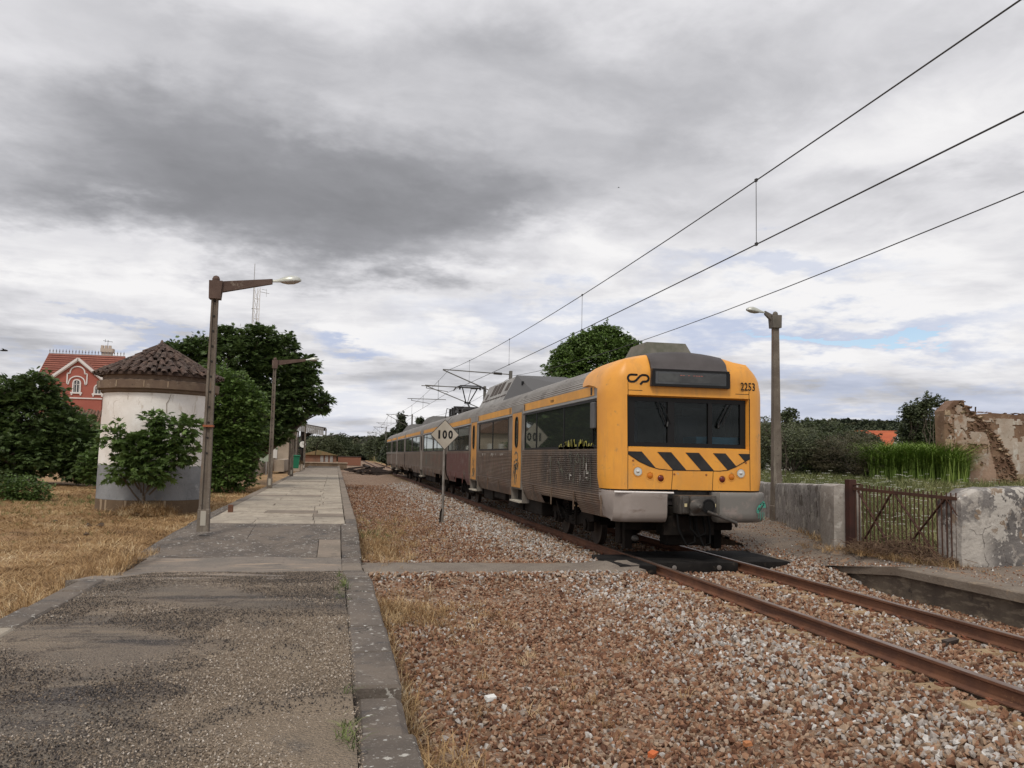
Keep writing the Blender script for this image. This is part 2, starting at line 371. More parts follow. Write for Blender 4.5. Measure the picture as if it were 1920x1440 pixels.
def tone_mat(name, stops, rough=.9, vnoise=0):
    """colour from the per-instance 'tone' attribute"""
    if name in MATS: return MATS[name]
    mt = bpy.data.materials.new(name); mt.use_nodes = True; t = mt.node_tree; t.nodes.clear(); L = t.links
    out = N(t, 'ShaderNodeOutputMaterial'); p = N(t, 'ShaderNodeBsdfPrincipled'); p.inputs['Roughness'].default_value = rough; p.inputs['Specular IOR Level'].default_value = .3
    at = N(t, 'ShaderNodeAttribute'); at.attribute_type = 'INSTANCER'; at.attribute_name = 'tone'
    rp = N(t, 'ShaderNodeValToRGB'); L.new(at.outputs['Fac'], rp.inputs[0])
    e = rp.color_ramp.elements
    e[0].position, e[0].color = stops[0][0], (*stops[0][1], 1); e[1].position, e[1].color = stops[-1][0], (*stops[-1][1], 1)
    for q, c in stops[1:-1]: x = e.new(q); x.color = (*c, 1)
    geo = N(t, 'ShaderNodeNewGeometry'); n = N(t, 'ShaderNodeTexNoise'); n.inputs['Scale'].default_value = 45; n.inputs['Detail'].default_value = 3; L.new(geo.outputs['Position'], n.inputs['Vector'])
    mr = N(t, 'ShaderNodeMapRange'); L.new(n.outputs['Fac'], mr.inputs['Value']); mr.inputs['To Min'].default_value = .6; mr.inputs['To Max'].default_value = 1.35
    h = N(t, 'ShaderNodeHueSaturation'); L.new(rp.outputs[0], h.inputs['Color']); L.new(mr.outputs[0], h.inputs['Value'])
    L.new(h.outputs[0], p.inputs['Base Color']); L.new(p.outputs[0], out.inputs[0]); MATS[name] = mt; return mt
def mk_mesh(name, v, f, material, smooth=False):
    me = bpy.data.meshes.new(name); me.from_pydata([tuple(q) for q in v], [], [tuple(q) for q in f]); me.materials.append(material)
    if smooth: me.polygons.foreach_set('use_smooth', [True]*len(me.polygons))
    me.update(); return me
def ratio_px(X, Y):
    d = Vector((X, Y, 0)); return 960+FPX*d.dot(_r)/max(.1, d.dot(_f))

# ------------------------------------------------------------------ ground, platforms, ballast, track
XT = 6.52
def tx(Y): return 0.0 if Y < 60 else (((Y-60)**2)/9000 if Y < 120 else .4+.0133*(Y-120))
def sm(a, b, x):
    t = max(0, min(1, (x-a)/(b-a))); return t*t*(3-2*t)
def gz(X, Y):
    if X < -3.2: return 0.03+.10*math.sin(X*.7)*math.sin(Y*.33)*sm(-4, -7, X)+.5*sm(60, 200, Y)*sm(-6, -30, X)
    if X < .55: return -.25
    if X < 8.75: return -.48
    if X < 13.4 and Y < 26: return -.25
    d = X*.2+Y*.98
    return -.05+.25*sm(12, 14, X)+.85*sm(14, 40, d)*sm(10, 14, X)-.0*d
M_straw = mat('dry_mown_grass', (.34, .205, .10), .95, ((.24, .14, .07), .7), [(3.5, .5, .62, (.43, .29, .14)), (1.3, .58, .7, (.17, .11, .06)), (18, .55, .7, (.5, .39, .22)), (.35, .6, .72, (.19, .19, .08)), (30, .6, .72, (.13, .08, .045))], bump=1, bscale=9)
M_fieldg = mat('meadow_green', (.13, .15, .06), .95, ((.27, .23, .11), .4), [(3, .5, .7, (.09, .11, .04))], bump=1, bscale=6)
xs = sorted(set([-1600, -900, -500, -300, -200, -140, -100, -70, -50, -36]+[-28+i for i in range(25)]+[-3.2, -3.1, .5, .6, 8.7, 8.8]+[10+i for i in range(26)]+[38, 42, 47, 53, 60, 70, 85, 100, 140, 200, 300, 500, 900, 1600]))
ys = sorted(set([-60, -30, -15]+list(range(-8, 60, 1))+list(range(60, 140, 5))+[150, 170, 200, 250, 300, 400, 500, 700, 900, 1300, 2000]))
v = [(x, y, gz(x, y)) for y in ys for x in xs]; nx = len(xs)
def quads(nx, ny): return [(j*nx+i, j*nx+i+1, (j+1)*nx+i+1, (j+1)*nx+i) for j in range(ny-1) for i in range(nx-1)]
fq = quads(nx, len(ys)); mi = [0 if v[q[0]][0] < 9.5 else 1 for q in fq]
tag(mesh_obj('ground', v, fq, [M_straw, M_fieldg], smooth='all', mi=mi, recalc=False), kind='structure')

# ballast
def bz(X, Y):
    p = [(.4, -.30), (2.4, -.36), (3.7, -.34), (4.8, -.185), (5.1, -.19), (5.6, -.20), (7.45, -.20), (7.9, -.18), (8.3, -.22), (9.4, -.30)]
    for (a, za), (b, zb) in zip(p, p[1:]):
        if X <= b:
            z = za+(zb-za)*(X-a)/(b-a)
            if X < 5.3:
                k = 1-sm(.75, 1.9, abs(Y-14.63)); z = z+(-.085-z)*k
            if X > 7.6: z += (.0-.02-z)*sm(7.7, 8.5, X)*sm(12.6, 13.8, Y)*(1-sm(17, 19, Y))
            return z
    return -.3
M_bal = mat('ballast_fines', (.26, .16, .105), .95, ((.17, .10, .06), 1.3), [(4, .5, .65, (.36, .28, .21)), (26, .52, .66, (.45, .38, .31)), (30, .56, .7, (.09, .05, .035)), (14, .6, .7, (.30, .18, .10))], bump=1.6, bscale=24, voro=22)
bx = [.45, 1, 1.6, 2.2, 2.8, 3.4, 3.8, 4.2, 4.6, 4.9, 5.2, 5.6, 6.0, 6.5, 7.0, 7.45, 7.7, 8.0, 8.35, 8.7, 9.4]
by = list(np.arange(-6, 30, .5))+list(range(30, 120, 3))+list(range(120, 700, 20))
v = [(x+tx(y), y, bz(x, y)+NR.uniform(-.012, .012)) for y in by for x in bx]
tag(mesh_obj('ballast_bed', v, quads(len(bx), len(by)), M_bal, smooth='all', recalc=False), kind='structure')
def stone_mesh(i, material, flat=.75):
    r = random.Random(100+i); bm = bmesh.new()
    for k in range(11):
        d = Vector((r.gauss(0, 1), r.gauss(0, 1), r.gauss(0, 1))).normalized()*r.uniform(.42, .56); bm.verts.new((d.x, d.y*r.uniform(.7, 1), d.z*flat))
    bmesh.ops.convex_hull(bm, input=bm.verts)
    for q in [q for q in bm.verts if not q.link_faces]: bm.verts.remove(q)
    bm.verts.index_update()
    me = mk_mesh('stone', [q.co[:] for q in bm.verts], [[q.index for q in f.verts] for f in bm.faces], material); bm.free(); return me
M_stone = tone_mat('ballast_stone', [(0, (.065, .036, .027)), (.16, (.14, .068, .042)), (.34, (.235, .12, .07)), (.5, (.32, .18, .11)), (.64, (.37, .27, .19)), (.77, (.35, .31, .28)), (.92, (.47, .445, .42)), (1, (.62, .60, .57))])
stones = [stone_mesh(i, M_stone) for i in range(9)]
def in_view(X, Y, mg=150):
    p = ratio_px(X, Y); return -mg < p < 1920+mg
pts = []; sc = []; tn = []
from mathutils import noise as mn
def grey_amount(X, Y):
    g = math.exp(-((X-4.55)/.75)**2)*.75 + (.45 if X > 7.6 else 0) + (.25 if 5.5 < X < 7.4 else 0)
    g += .85*math.exp(-((Y-14.2)/.6)**2)*(X < 5) + .75*math.exp(-((Y-16.3)/.7)**2)*(X < 5) + .5*sm(16, 22, Y)*sm(2.2, 4.2, X)
    g += mn.noise(Vector((X*.9, Y*.6, 3)))*.45
    return max(0, min(1, g))
def lay(y0, y1, dens, s0, s1):
    area = (y1-y0)*8.3; n = int(area*dens)
    for X, Y in zip(NR.uniform(.47, 8.75, n), NR.uniform(y0, y1, n)):
        if not in_view(X, Y): continue
        if 13.75 < Y < 15.55 and (X < 5.3) and abs(Y-14.65+.35*max(0, X-3.8)*0) < .62+.16*mn.noise(Vector((X*1.5, Y, 0))) and rnd.random() < .985: continue
        if 14.55 < Y < 16.55 and 5.2 < X < 8.5: continue
        on_rail = abs(abs(X-XT)-.868) < .075
        if on_rail: continue
        if 5.0 < X < 8.05 and rnd.random() < .12: continue
        if Y > 60 and X < 3.3: continue
        z = bz(X, Y); g = grey_amount(X, Y)
        s = rnd.uniform(s0, s1)*(1.15 if g > .5 else 1)
        if X < 3.3 and g < .4: s *= .9
        on_sleeper = 5.2 < X < 7.85 and ((Y+.3) % .6) < .26 and abs(abs(X-XT)-.8) < .5
        if on_sleeper:
            if rnd.random() < (.6 if abs(X-XT) < .75 else .72): continue
        pts.append((X, Y, z+s*rnd.uniform(.05, .42)-(.03 if 13.9 < Y < 15.4 and X < 5.3 else 0))); sc.append((s, s*rnd.uniform(.75, 1.1), s*rnd.uniform(.7, 1)))
        t = rnd.random()
        tn.append((.55+.45*t) if rnd.random() < g*.72 else (.64*t**.85+.05 if rnd.random() < .9 else .55+.4*t))
lay(3.4, 9, 620, .034, .08); lay(9, 16, 480, .04, .082); lay(16, 32, 260, .045, .09); lay(32, 62, 90, .07, .12)
rot = NR.uniform(0, 6.28, (len(pts), 3))
scatter('ballast_gravel', pts, rot, sc, stones, tones=tn)
print('stones', len(pts))

# the crossing path
M_path = mat('worn_asphalt_path', (.17, .14, .115), .95, ((.22, .185, .15), 2), [(40, .55, .66, (.33, .28, .24)), (9, .6, .7, (.11, .095, .085))], bump=1, bscale=40)
def sheet(name, x0, x1, y0, y1, nx, ny, zf, m, thick=.1, edge=0, kind='structure', parent=None):
    xs = np.linspace(x0, x1, nx); ys_ = np.linspace(y0, y1, ny); mb = MB(); v = []
    for j, y in enumerate(ys_):
        for i, x in enumerate(xs):
            ox = oy = 0
            if edge:
                if j in (0, ny-1): oy = rnd.uniform(-edge, edge)
                if i in (0, nx-1): ox = rnd.uniform(-edge, edge)
            v.append((x+ox, y+oy, zf(x, y)))
    n = len(v); f = quads(nx, ny); lo = [(a, b, c-thick) for a, b, c in v]
    rim = [i for i in range(nx)]+[j*nx+nx-1 for j in range(1, ny)]+[(ny-1)*nx+i for i in range(nx-2, -1, -1)]+[j*nx for j in range(ny-2, 0, -1)]
    f += [(a, a+n, b+n, b) for a, b in zip(rim, rim[1:]+rim[:1])]
    o = mesh_obj(name, v+lo, f, m, parent, smooth=True)
    return tag(o, kind=kind) if kind and not parent else o
sheet('crossing_path', .52, 5.28, 13.93, 15.33, 60, 9, lambda x, y: -.04+.012*math.sin(x*1.3)+.035*sm(4.2, 5.2, x)-.05*sm(.3, .7, abs(y-14.63))+.008*mn.noise(Vector((x*3, y*3, 0))), M_path, .25, .09)
M_rub = mat('black_rubber', (.010, .009, .009), .9, ((.02, .018, .017), 3), [(7, .58, .72, (.06, .05, .04))], spec=.15, bump=.3, bscale=60)
M_steel = mat('worn_steel', (.35, .33, .31), .4, metal=.8)
cr_ = thing('crossing_panel', 'black rubber crossing panel between the rails under the train front', 'panel', (XT, 15.4, 0), 'rubber crossing panels')
mb = MB(); mb.cbox(XT-.80, XT+.80, 14.62, 16.5, -.19, -.012, .012); mb.build('panel_body', M_rub, cr_, smooth=True)
for dx in (-.45, .42):
    mb = MB(); mb.lathe([(.045, 0), (.045, -.012), (.02, -.014)], (XT+dx, 14.62, -.1), 12, 'y'); o = mb.build('bolt', M_steel, cr_, smooth=True)
cr2 = thing('crossing_panel', 'black rubber crossing panel outside the right rail', 'panel', (7.9, 15.2, 0), 'rubber crossing panels')
mb = MB(); mb.cbox(XT+.95, XT+1.85, 14.62, 16.5, -.17, .0, .012); mb.build('panel_body', M_rub, cr2, smooth=True)
cr3 = thing('crossing_panel', 'black rubber crossing panel outside the left rail beside the path', 'panel', (5.3, 15.2, 0), 'rubber crossing panels')
mb = MB(); mb.cbox(XT-1.62, XT-.95, 14.2, 15.9, -.17, -.005, .012); mb.build('panel_body', M_rub, cr3, smooth=True)

# track
M_rust = mat('rusty_rail', (.115, .05, .03), .75, ((.17, .075, .04), 3), [(1.2, .5, .65, (.08, .035, .022), (1, .4, 8)), (25, .6, .7, (.24, .12, .06))], bump=.3, bscale=40)
M_railtop = mat('rail_running_surface', (.30, .24, .21), .38, ((.20, .14, .115), 1.5), [(.6, .5, .6, (.16, .09, .06), (8, .3, 1))], metal=.65)
M_sleep = mat('sandy_sleeper', (.38, .275, .16), .95, ((.30, .20, .115), 3), [(8, .55, .7, (.24, .15, .08)), (30, .55, .68, (.48, .37, .24))], bump=.8, bscale=30, orand=.15)
track = thing('railway_track', None, None, (XT, 0, 0), kind='structure')
prof = [(-.07, -.16), (.07, -.16), (.07, -.148), (.012, -.13), (.009, -.045), (.036, -.03), (.036, -.006), (.028, 0), (-.028, 0), (-.036, -.006), (-.036, -.03), (-.009, -.045), (-.012, -.13), (-.07, -.148)]
ry = [-8, 60]+list(range(66, 130, 8))+[160, 220, 300, 420, 650]
for s in (-1, 1):
    n = len(prof); v = [(XT+s*.868+tx(y)+a, y, b) for y in ry for a, b in prof]; f = []; mi = []
    for j in range(len(ry)-1):
        for k in range(n): f.append((j*n+k, j*n+(k+1) % n, (j+1)*n+(k+1) % n, (j+1)*n+k)); mi.append(1 if k in (6, 7, 8) else 0)
    mesh_obj('rail', v, f, [M_rust, M_railtop], track, mi=mi)
mb = MB()
for s in (-1, 1):
    x0 = s*.80-.43; x1 = s*.80+.43
    mb.add([(x0, -.14, -.3), (x1, -.14, -.3), (x1, .14, -.3), (x0, .14, -.3), (x0+.03, -.11, -.172), (x1-.03, -.11, -.172), (x1-.03, .11, -.172), (x0+.03, .11, -.172)],
           [(0, 1, 2, 3), (4, 5, 6, 7), (0, 1, 5, 4), (1, 2, 6, 5), (2, 3, 7, 6), (3, 0, 4, 7)])
mb.box(-.4, .4, -.03, .03, -.26, -.22)
s0 = mb.build('sleeper', M_sleep, track, world=False); sl_me = s0.data
mb = MB()
for s in (-1, 1):
    for q in (-1, 1):
        xx = s*.868+q*.105
        mb.box(xx-.05, xx+.05, -.05, .05, -.172, -.158); mb.tube([(xx+q*.02, -.03, -.15), (xx+q*.04, 0, -.125), (xx-q*.02, .03, -.14)], .011, 5); mb.lathe([(.018, 0), (.018, .03), (.01, .035)], (xx, 0, -.16), 6)
M_clip = mat('rusty_clip', (.22, .085, .045), .8, ((.13, .05, .03), 8))
c0 = mb.build('rail_clips', M_clip, s0, world=False)
for k in range(-4, 165):
    Y = .6*k+.13-.3
    if k == -4: o = s0; cc = c0
    else:
        o = piece(sl_me, 'sleeper', track); cc = piece(c0.data, 'rail_clips', o) if Y < 30 else None
    o.location = (tx(Y)+rnd.uniform(-.02, .02), Y, rnd.uniform(-.006, .004)); o.rotation_euler = (0, 0, rnd.uniform(-.012, .012)-(.0133 if Y > 110 else 0))

# left platform
def pz(Y):
    if Y < 10.8: return .30
    if Y < 13.7: return .30*(1-(Y-10.8)/2.9)
    if Y < 15.3: return 0.0
    if Y < 19.05: return .30*sm(15.3-.8, 19.6, Y)
    return .30
plat = thing('platform', None, None, (-1, 0, 0), kind='structure')
M_asph = mat('gravelly_asphalt', (.19, .16, .13), .95, ((.25, .20, .155), .9),
    [(.75, .46, .62, (.33, .26, .19), (.4, 1.7, 1), .8), (.8, .50, .64, (.055, .048, .05), (.4, 1.5, 1), .9), (5, .56, .68, (.12, .09, .07)), (75, .55, .63, (.36, .31, .26)), (60, .57, .64, (.03, .028, .03)), (110, .62, .68, (.55, .52, .47)),
     (2.4, .3, .5, (.35, .27, .19), (1, .5, 1), .75, [(0, -.9, .3, .45), (1, 0, 8.6, .5)])], bump=1.5, bscale=55, voro=60, cracks=(.45, .008, (.04, .032, .028), .7))
M_gconc = mat('lichen_concrete', (.085, .07, .06), .92, ((.14, .115, .095), 1.4), [(13, .60, .635, (.44, .42, .38), (.8, .8, 1)), (26, .63, .66, (.60, .60, .57), (.6, 1, 1)), (1.1, .5, .65, (.16, .13, .105)), (3, .55, .7, (.075, .068, .066)), (60, .55, .7, (.22, .2, .17))], bump=.6, bscale=30, orand=.14, cracks=(1.1, .012, (.03, .025, .02), .8))
M_lconc = mat('pale_slab_concrete', (.41, .355, .28), .92, ((.33, .285, .23), 1.5), [(4, .56, .66, (.20, .17, .145), (.5, 2.2, 1)), (.6, .52, .66, (.24, .2, .16)), (30, .58, .7, (.52, .47, .4)), (13, .63, .69, (.13, .11, .09), (.5, 1.5, 1)), (2, .5, .62, (.30, .255, .205), (2.5, .5, 1), .7)], bump=.5, bscale=25, orand=.13, cracks=(.9, .018, (.09, .075, .06), .9))
M_mconc = mat('brown_concrete', (.24, .195, .155), .92, ((.18, .15, .12), 1.5), [(12, .6, .68, (.36, .32, .27)), (4, .58, .7, (.11, .095, .08))], bump=.5, bscale=25)
sheet('asphalt_surface', -2.56, .165, -4, 10.8, 20, 60, lambda x, y: .302+.012*math.sin(x*2.3+y*.8)*math.sin(y*1.1)+.006*math.sin(y*3+x), M_asph, .4, 0, None, plat)
M_rampa = mat('worn_ramp_asphalt', (.17, .15, .13), .95, ((.24, .20, .165), 1.1), [(55, .55, .65, (.33, .28, .24)), (2.2, .55, .66, (.36, .28, .21), (.5, 2.5, 1)), (9, .6, .7, (.08, .07, .065))], bump=1, bscale=45)
sheet('ramp_surface', -3.0, .165, 10.8, 15.35, 14, 30, lambda x, y: pz(y)+.003+.012*math.sin(x*3+y*2)*math.sin(y*2.2), M_rampa, .35, .0, None, plat)
def slab(name, x0, x1, y0, y1, zf, m, parent, thick=.32, c=.008, jit=.004):
    """one slab or kerb stone, corners slightly out of true"""
    mb = MB(); j = lambda: rnd.uniform(-jit, jit); g = .006
    c4 = [(x0+g+j(), y0+g+j()), (x1-g+j(), y0+g+j()), (x1-g+j(), y1-g+j()), (x0+g+j(), y1-g+j())]; dz = rnd.uniform(-jit, jit)
    cx, cy = (x0+x1)/2, (y0+y1)/2
    def sh(p, k): return (p[0]+(c*k if p[0] < cx else -c*k), p[1]+(c*k if p[1] < cy else -c*k))
    top = [(*sh(p, 1), zf(p[1])+dz) for p in c4]; mid = [(*p, zf(p[1])-c+dz) for p in c4]; bot = [(*p, zf(p[1])-thick) for p in c4]
    v = bot+mid+top; f = [(8, 9, 10, 11)]
    for k in range(4): f += [(k, (k+1) % 4, 4+(k+1) % 4, 4+k), (4+k, 4+(k+1) % 4, 8+(k+1) % 4, 8+k)]
    return mesh_obj(name, v, f, m, parent)
# dark far ramp, split in slabs
for (x0, x1, y0, y1, m) in [(-2.9, -.25, 15.36, 17.1, M_gconc), (-.25, .165, 15.36, 17.1, M_mconc), (-2.9, -1.6, 17.1, 19.08, M_gconc), (-1.6, .165, 17.1, 19.08, M_gconc)]:
    sheet('ramp_slab', x0+.005, x1-.005, y0+.005, y1-.005, 3, 8, lambda x, y: pz(y)+rnd.uniform(0, .002), m, .3, 0, None, plat)
mb = MB(); mb.add([(-3.35, 15.4, -.02), (-2.91, 15.4, .0), (-2.91, 19.1, .3), (-3.25, 19.1, .12), (-3.35, 15.4, -.3), (-2.91, 15.4, -.3), (-2.91, 19.1, -.3), (-3.25, 19.1, -.3)], [(0, 1, 2, 3), (0, 4, 5, 1), (1, 5, 6, 2), (2, 6, 7, 3), (3, 7, 4, 0)])
mb.build('ramp_flank', M_gconc, plat)
Y = 19.1; row = 0
while Y < 62:
    dY = rnd.uniform(.85, 1.25)
    js = [-2.72, -.45+rnd.uniform(-.15, .15), .265] if row % 3 else [-2.72, -1.7, -.4, .265]
    if row > 18: js = [-2.72, -.45, .265]
    for a, b in zip(js, js[1:]): slab('concrete_slab', a, b, Y, Y+dY, pz, M_lconc if rnd.random() < .9 else M_mconc, plat, jit=.006)
    Y += dY; row += 1
mb = MB(); mb.box(-2.72, .265, Y, 101, -.1, .298); mb.build('far_concrete', M_mconc, plat)
for k in range(12):
    mb = MB(); yy = Y+3+k*3.2; mb.box(-2.0, .26, yy, yy+.5, .29, .302); mb.build('pale_strip', M_lconc, plat)
Y = -4
while Y < 15.25:                                        # near kerb, right edge
    dY = .98
    if not (4.85 < Y+.4 < 5.5): slab('kerb_stone', .165, .50, Y, min(Y+dY, 15.3), lambda y: pz(y)+.012, M_gconc if rnd.random() < .9 or Y < 12 else M_mconc, plat, .75, .02, .008)
    else: slab('kerb_stone', .165, .49, Y, Y+dY, lambda y: pz(y)-.05, M_gconc, plat, .7, .05, .01)
    Y += dY
Y = 15.36
while Y < 101:
    dY = 1.25 if Y < 50 else 5.0
    slab('kerb_stone', .27 if Y > 19 else .17, .53, Y, Y+dY, lambda y: pz(y)+.01, M_gconc if Y < 19.5 else M_mconc, plat, .75, .02, .008); Y += dY
Y = -4
while Y < 10.7:
    slab('kerb_stone', -2.87, -2.565, Y, min(Y+1.0, 10.9), lambda y: pz(y)+.004, M_gconc if rnd.random() < .8 else M_lconc, plat, .4, .02, .01); Y += 1.0
Y = 19.1
while Y < 101:
    dY = 1.5 if Y < 50 else 6
    slab('kerb_stone', -3.02, -2.73, Y, Y+dY, lambda y: pz(y)-.01, M_mconc if Y > 24 else M_gconc, plat, .5, .02, .01); Y += dY
# loose grit on the near platform
M_grit = tone_mat('grit', [(0, (.03, .027, .028)), (.35, (.10, .085, .075)), (.6, (.23, .18, .135)), (.85, (.38, .31, .24)), (1, (.66, .62, .57))])
grit = [stone_mesh(40+i, M_grit, .5) for i in range(5)]
pts = []; sc = []; tn = []
for X, Y in zip(NR.uniform(-2.55, .2, 90000), 3.3+10.2*NR.rand(90000)**1.25):
    if not in_view(X, Y, 60): continue
    a = mn.noise(Vector((X*.8, Y*1.7, 0))); b = mn.noise(Vector((X*2.2, Y*1.2, 5))); sand = X > -.9+.5*a and Y < 8.3 and b > -.25
    if b < -.1 and not sand and rnd.random() < min(.8, (-b-.1)*2.5): continue
    s = rnd.uniform(.009, .021); pts.append((X, Y, pz(Y)+.006)); sc.append(s)
    t = rnd.random(); tn.append((.45+.5*t) if sand else (t*.75 if a < .12 else .2+.75*t))
scatter('platform_grit', pts, NR.uniform(0, 6.28, (len(pts), 3)), sc, grit, tones=tn)

# straw and dry weeds
def blade_tuft(i, material, n=12, h=(.06, .14), w=.006, spread=.08, lean=(.4, 1.35), bend=.5):
    r = random.Random(i); v = []; f = []
    for k in range(n):
        a = r.uniform(0, 6.28); L = r.uniform(*h); tl = r.uniform(*lean); px, py = r.uniform(-spread, spread), r.uniform(-spread, spread)
        d = Vector((math.cos(a)*math.sin(tl), math.sin(a)*math.sin(tl), math.cos(tl))); sd = Vector((-math.sin(a), math.cos(a), 0))*w/2
        p0 = Vector((px, py, 0)); p1 = p0+d*L*.55; p2 = p0+d*L+Vector((math.cos(a), math.sin(a), 0))*L*bend*.4-Vector((0, 0, 1))*L*bend*.25
        if p2.z < .002: p2.z = .002
        o = len(v); v += [p0-sd, p0+sd, p1+sd*.8, p1-sd*.8, p2]; f += [(o, o+1, o+2, o+3), (o+3, o+2, o+4)]
    return mk_mesh('blades', v, f, material)
M_strawp = tone_mat('straw_blade', [(0, (.12, .075, .04)), (.3, (.28, .165, .075)), (.6, (.40, .255, .12)), (.85, (.54, .38, .20)), (1, (.70, .56, .36))])
straws = [blade_tuft(i, M_strawp, 16, (.05, .19), .006, .14, (1.0, 1.56), .2) for i in range(5)]
pts = []; sc = []
for X, Y in zip(NR.uniform(-22, -2.9, 95000), 7+38*NR.rand(95000)**1.6):
    if not in_view(X, Y, 80) or (X > -3.3 and 14.8 < Y < 19.1) or math.hypot(X+5.15, Y-26.5) < 1.5: continue
    if X > -3.0 and not 10.8 < Y < 15: continue
    if mn.noise(Vector((X*.7, Y*.7, 8))) < -.12 and rnd.random() < .6: continue
    pts.append((X, Y, gz(X, Y)+.005)); sc.append(rnd.uniform(.6, 1.25)*(1+Y*.012))
print('straw', len(pts))
scatter('dry_grass', pts, np.stack([np.zeros(len(pts)), np.zeros(len(pts)), NR.uniform(0, 6.28, len(pts))], 1), sc, straws, tones=[max(0, min(1, rnd.gauss(.5, .2)+.42*mn.noise(Vector((p[0]*.8, p[1]*.5, 2)))+.2*mn.noise(Vector((p[0]*3, p[1]*2, 2))))) for p in pts])
pts = []; sc = []
def clump(cx, cy, rx, ry, n, s0, s1, z=None):
    for _ in range(n):
        X = rnd.gauss(cx, rx); Y = rnd.gauss(cy, ry)
        if X < .52 and X > -3 and z is None: X = .56
        pts.append((X, Y, (bz(X, Y) if X > 0 else gz(X, Y))+.02 if z is None else z)); sc.append(rnd.uniform(s0, s1))
clump(.75, 5.0, .16, .5, 130, .8, 1.5); clump(1.1, 4.6, .3, .5, 70, .7, 1.3); clump(.62, 8, .06, 2.2, 150, .5, 1.2); clump(.9, 11.8, .3, .5, 220, .5, 1.0); clump(1.5, 11.4, .5, .7, 90, .4, .9)
clump(1.0, 19, .35, 2.0, 420, .5, 1.2); clump(1.6, 24, .7, 3.5, 300, .5, 1.2); clump(2.0, 8.5, .8, 1.5, 60, .4, .9)
clump(9.6, 13.5, .16, .7, 260, .4, 1.0, .2); clump(9.62, 12.4, .12, .4, 120, .4, 1.0, .22); clump(9.45, 15.2, .2, .5, 50, .4, .9, .16)
for Y in np.arange(6.5, 15.3, .05): clump(-2.98+.1*math.sin(Y*1.7), Y, .07, .06, 1, .5, 1.1, .1); clump(-3.3, Y, .15, .05, 1, .6, 1.2, .08)
for Y in np.arange(16, 24, .12): clump(13.2-(Y-15.5)*0+(-3.6*(23.9-Y)/8.5), Y-.25, .14, .15, 3, .5, 1.2, .26)
up = [blade_tuft(20+i, M_strawp, 16, (.08, .26), .006, .07, (.2, 1.3), .7) for i in range(4)]
scatter('dry_weeds', pts, np.stack([np.zeros(len(pts)), np.zeros(len(pts)), NR.uniform(0, 6.28, len(pts))], 1), sc, up)
M_green = tone_mat('green_blade', [(0, (.05, .08, .02)), (.5, (.11, .15, .045)), (1, (.24, .27, .10))])
pts = []; sc = []
clump(.95, 22.5, .35, .9, 130, .4, .9); clump(-7.5, 24, 1.2, 1.0, 60, .5, 1.0); clump(-9, 30, 2, 2, 260, .6, 1.2); clump(-6.0, 20, 1.5, 2, 50, .4, .8); clump(-6.4, 34, 1.5, 3, 220, .6, 1.2); clump(.14, 10.2, .03, .5, 14, .4, .8, .3); clump(.14, 5, .02, .3, 10, .4, .8, .3); clump(1.3, 28, .5, 2, 60, .4, .8)
scatter('green_weeds', pts, np.stack([np.zeros(len(pts)), np.zeros(len(pts)), NR.uniform(0, 6.28, len(pts))], 1), sc, [blade_tuft(50+i, M_green, 14, (.06, .2), .008, .05, (.1, 1.2), .6) for i in range(3)])

# right side pavement and platform
def rz(X, Y):
    if Y < 11.8: b = .25
    elif Y < 14.0: b = .25-.24*(Y-11.8)/2.2
    elif Y < 16: b = .01
    else: b = .01+.24*sm(16, 20.5, Y)
    return b+(.24-b)*sm(8.8, 9.8, X)*(.9 if Y < 18 else 1)
M_rasph = mat('brown_asphalt', (.22, .17, .13), .95, ((.15, .125, .105), .8), [(50, .55, .64, (.33, .285, .24)), (2.5, .56, .66, (.30, .20, .13)), (7, .6, .7, (.10, .08, .07)), (15, .66, .7, (.5, .46, .4))], bump=1, bscale=40, cracks=(.6, .012, (.06, .045, .035), .9))
v = []; xs_ = np.linspace(8.66, 14.4, 40); ys_ = np.linspace(-4, 26, 100)
for y in ys_:
    for x in xs_:
        x_ = x
        if 14.0 < y < 16.2 and x < 8.9: x_ = x
        v.append((x_+(.0 if x > 8.7 else (.25*sm(16.4, 19, y)-.22*sm(13.6, 14.3, y)*(1-sm(16.4, 17.2, y)))), y, rz(x, y)+rnd.uniform(-.004, .004)-(.03 if x < 8.7 and 14 < y < 16.6 else 0)))
rp = thing('right_platform', None, None, (9.5, 8, 0), kind='structure')
mesh_obj('pavement', v, quads(40, 100), M_rasph, rp, smooth='all', recalc=False)
M_cop = mat('mossy_coping', (.165, .13, .10), .92, ((.21, .175, .14), 1.6), [(9, .6, .68, (.07, .058, .05)), (26, .66, .70, (.42, .40, .36)), (3, .56, .68, (.27, .21, .15))], bump=.7, bscale=25)
Y = 11.8; 
while Y > -4:
    slab('coping_stone', 8.56, 9.02, Y-1.9, Y, lambda y: .262, M_cop, rp, .13, .015, .006); Y -= 1.9
mb = MB(); mb.add([(8.62, 11.82, .262), (9.0, 11.82, .262), (9.1, 14.0, .035), (8.75, 14.05, .0), (8.62, 11.82, .13), (9.0, 11.82, .13), (9.1, 14.0, -.09), (8.75, 14.05, -.12)], [(0, 1, 2, 3), (4, 7, 6, 5), (0, 4, 5, 1), (1, 5, 6, 2), (2, 6, 7, 3), (3, 7, 4, 0)]); mb.build('coping_stone', M_cop, rp)
M_pw = mat('stained_platform_wall', (.15, .12, .09), .95, ((.09, .07, .055), 1.5), [(3, .5, .62, (.21, .17, .125), (1, 1, 4)), (5, .58, .7, (.05, .04, .035))], bump=.8, bscale=14)
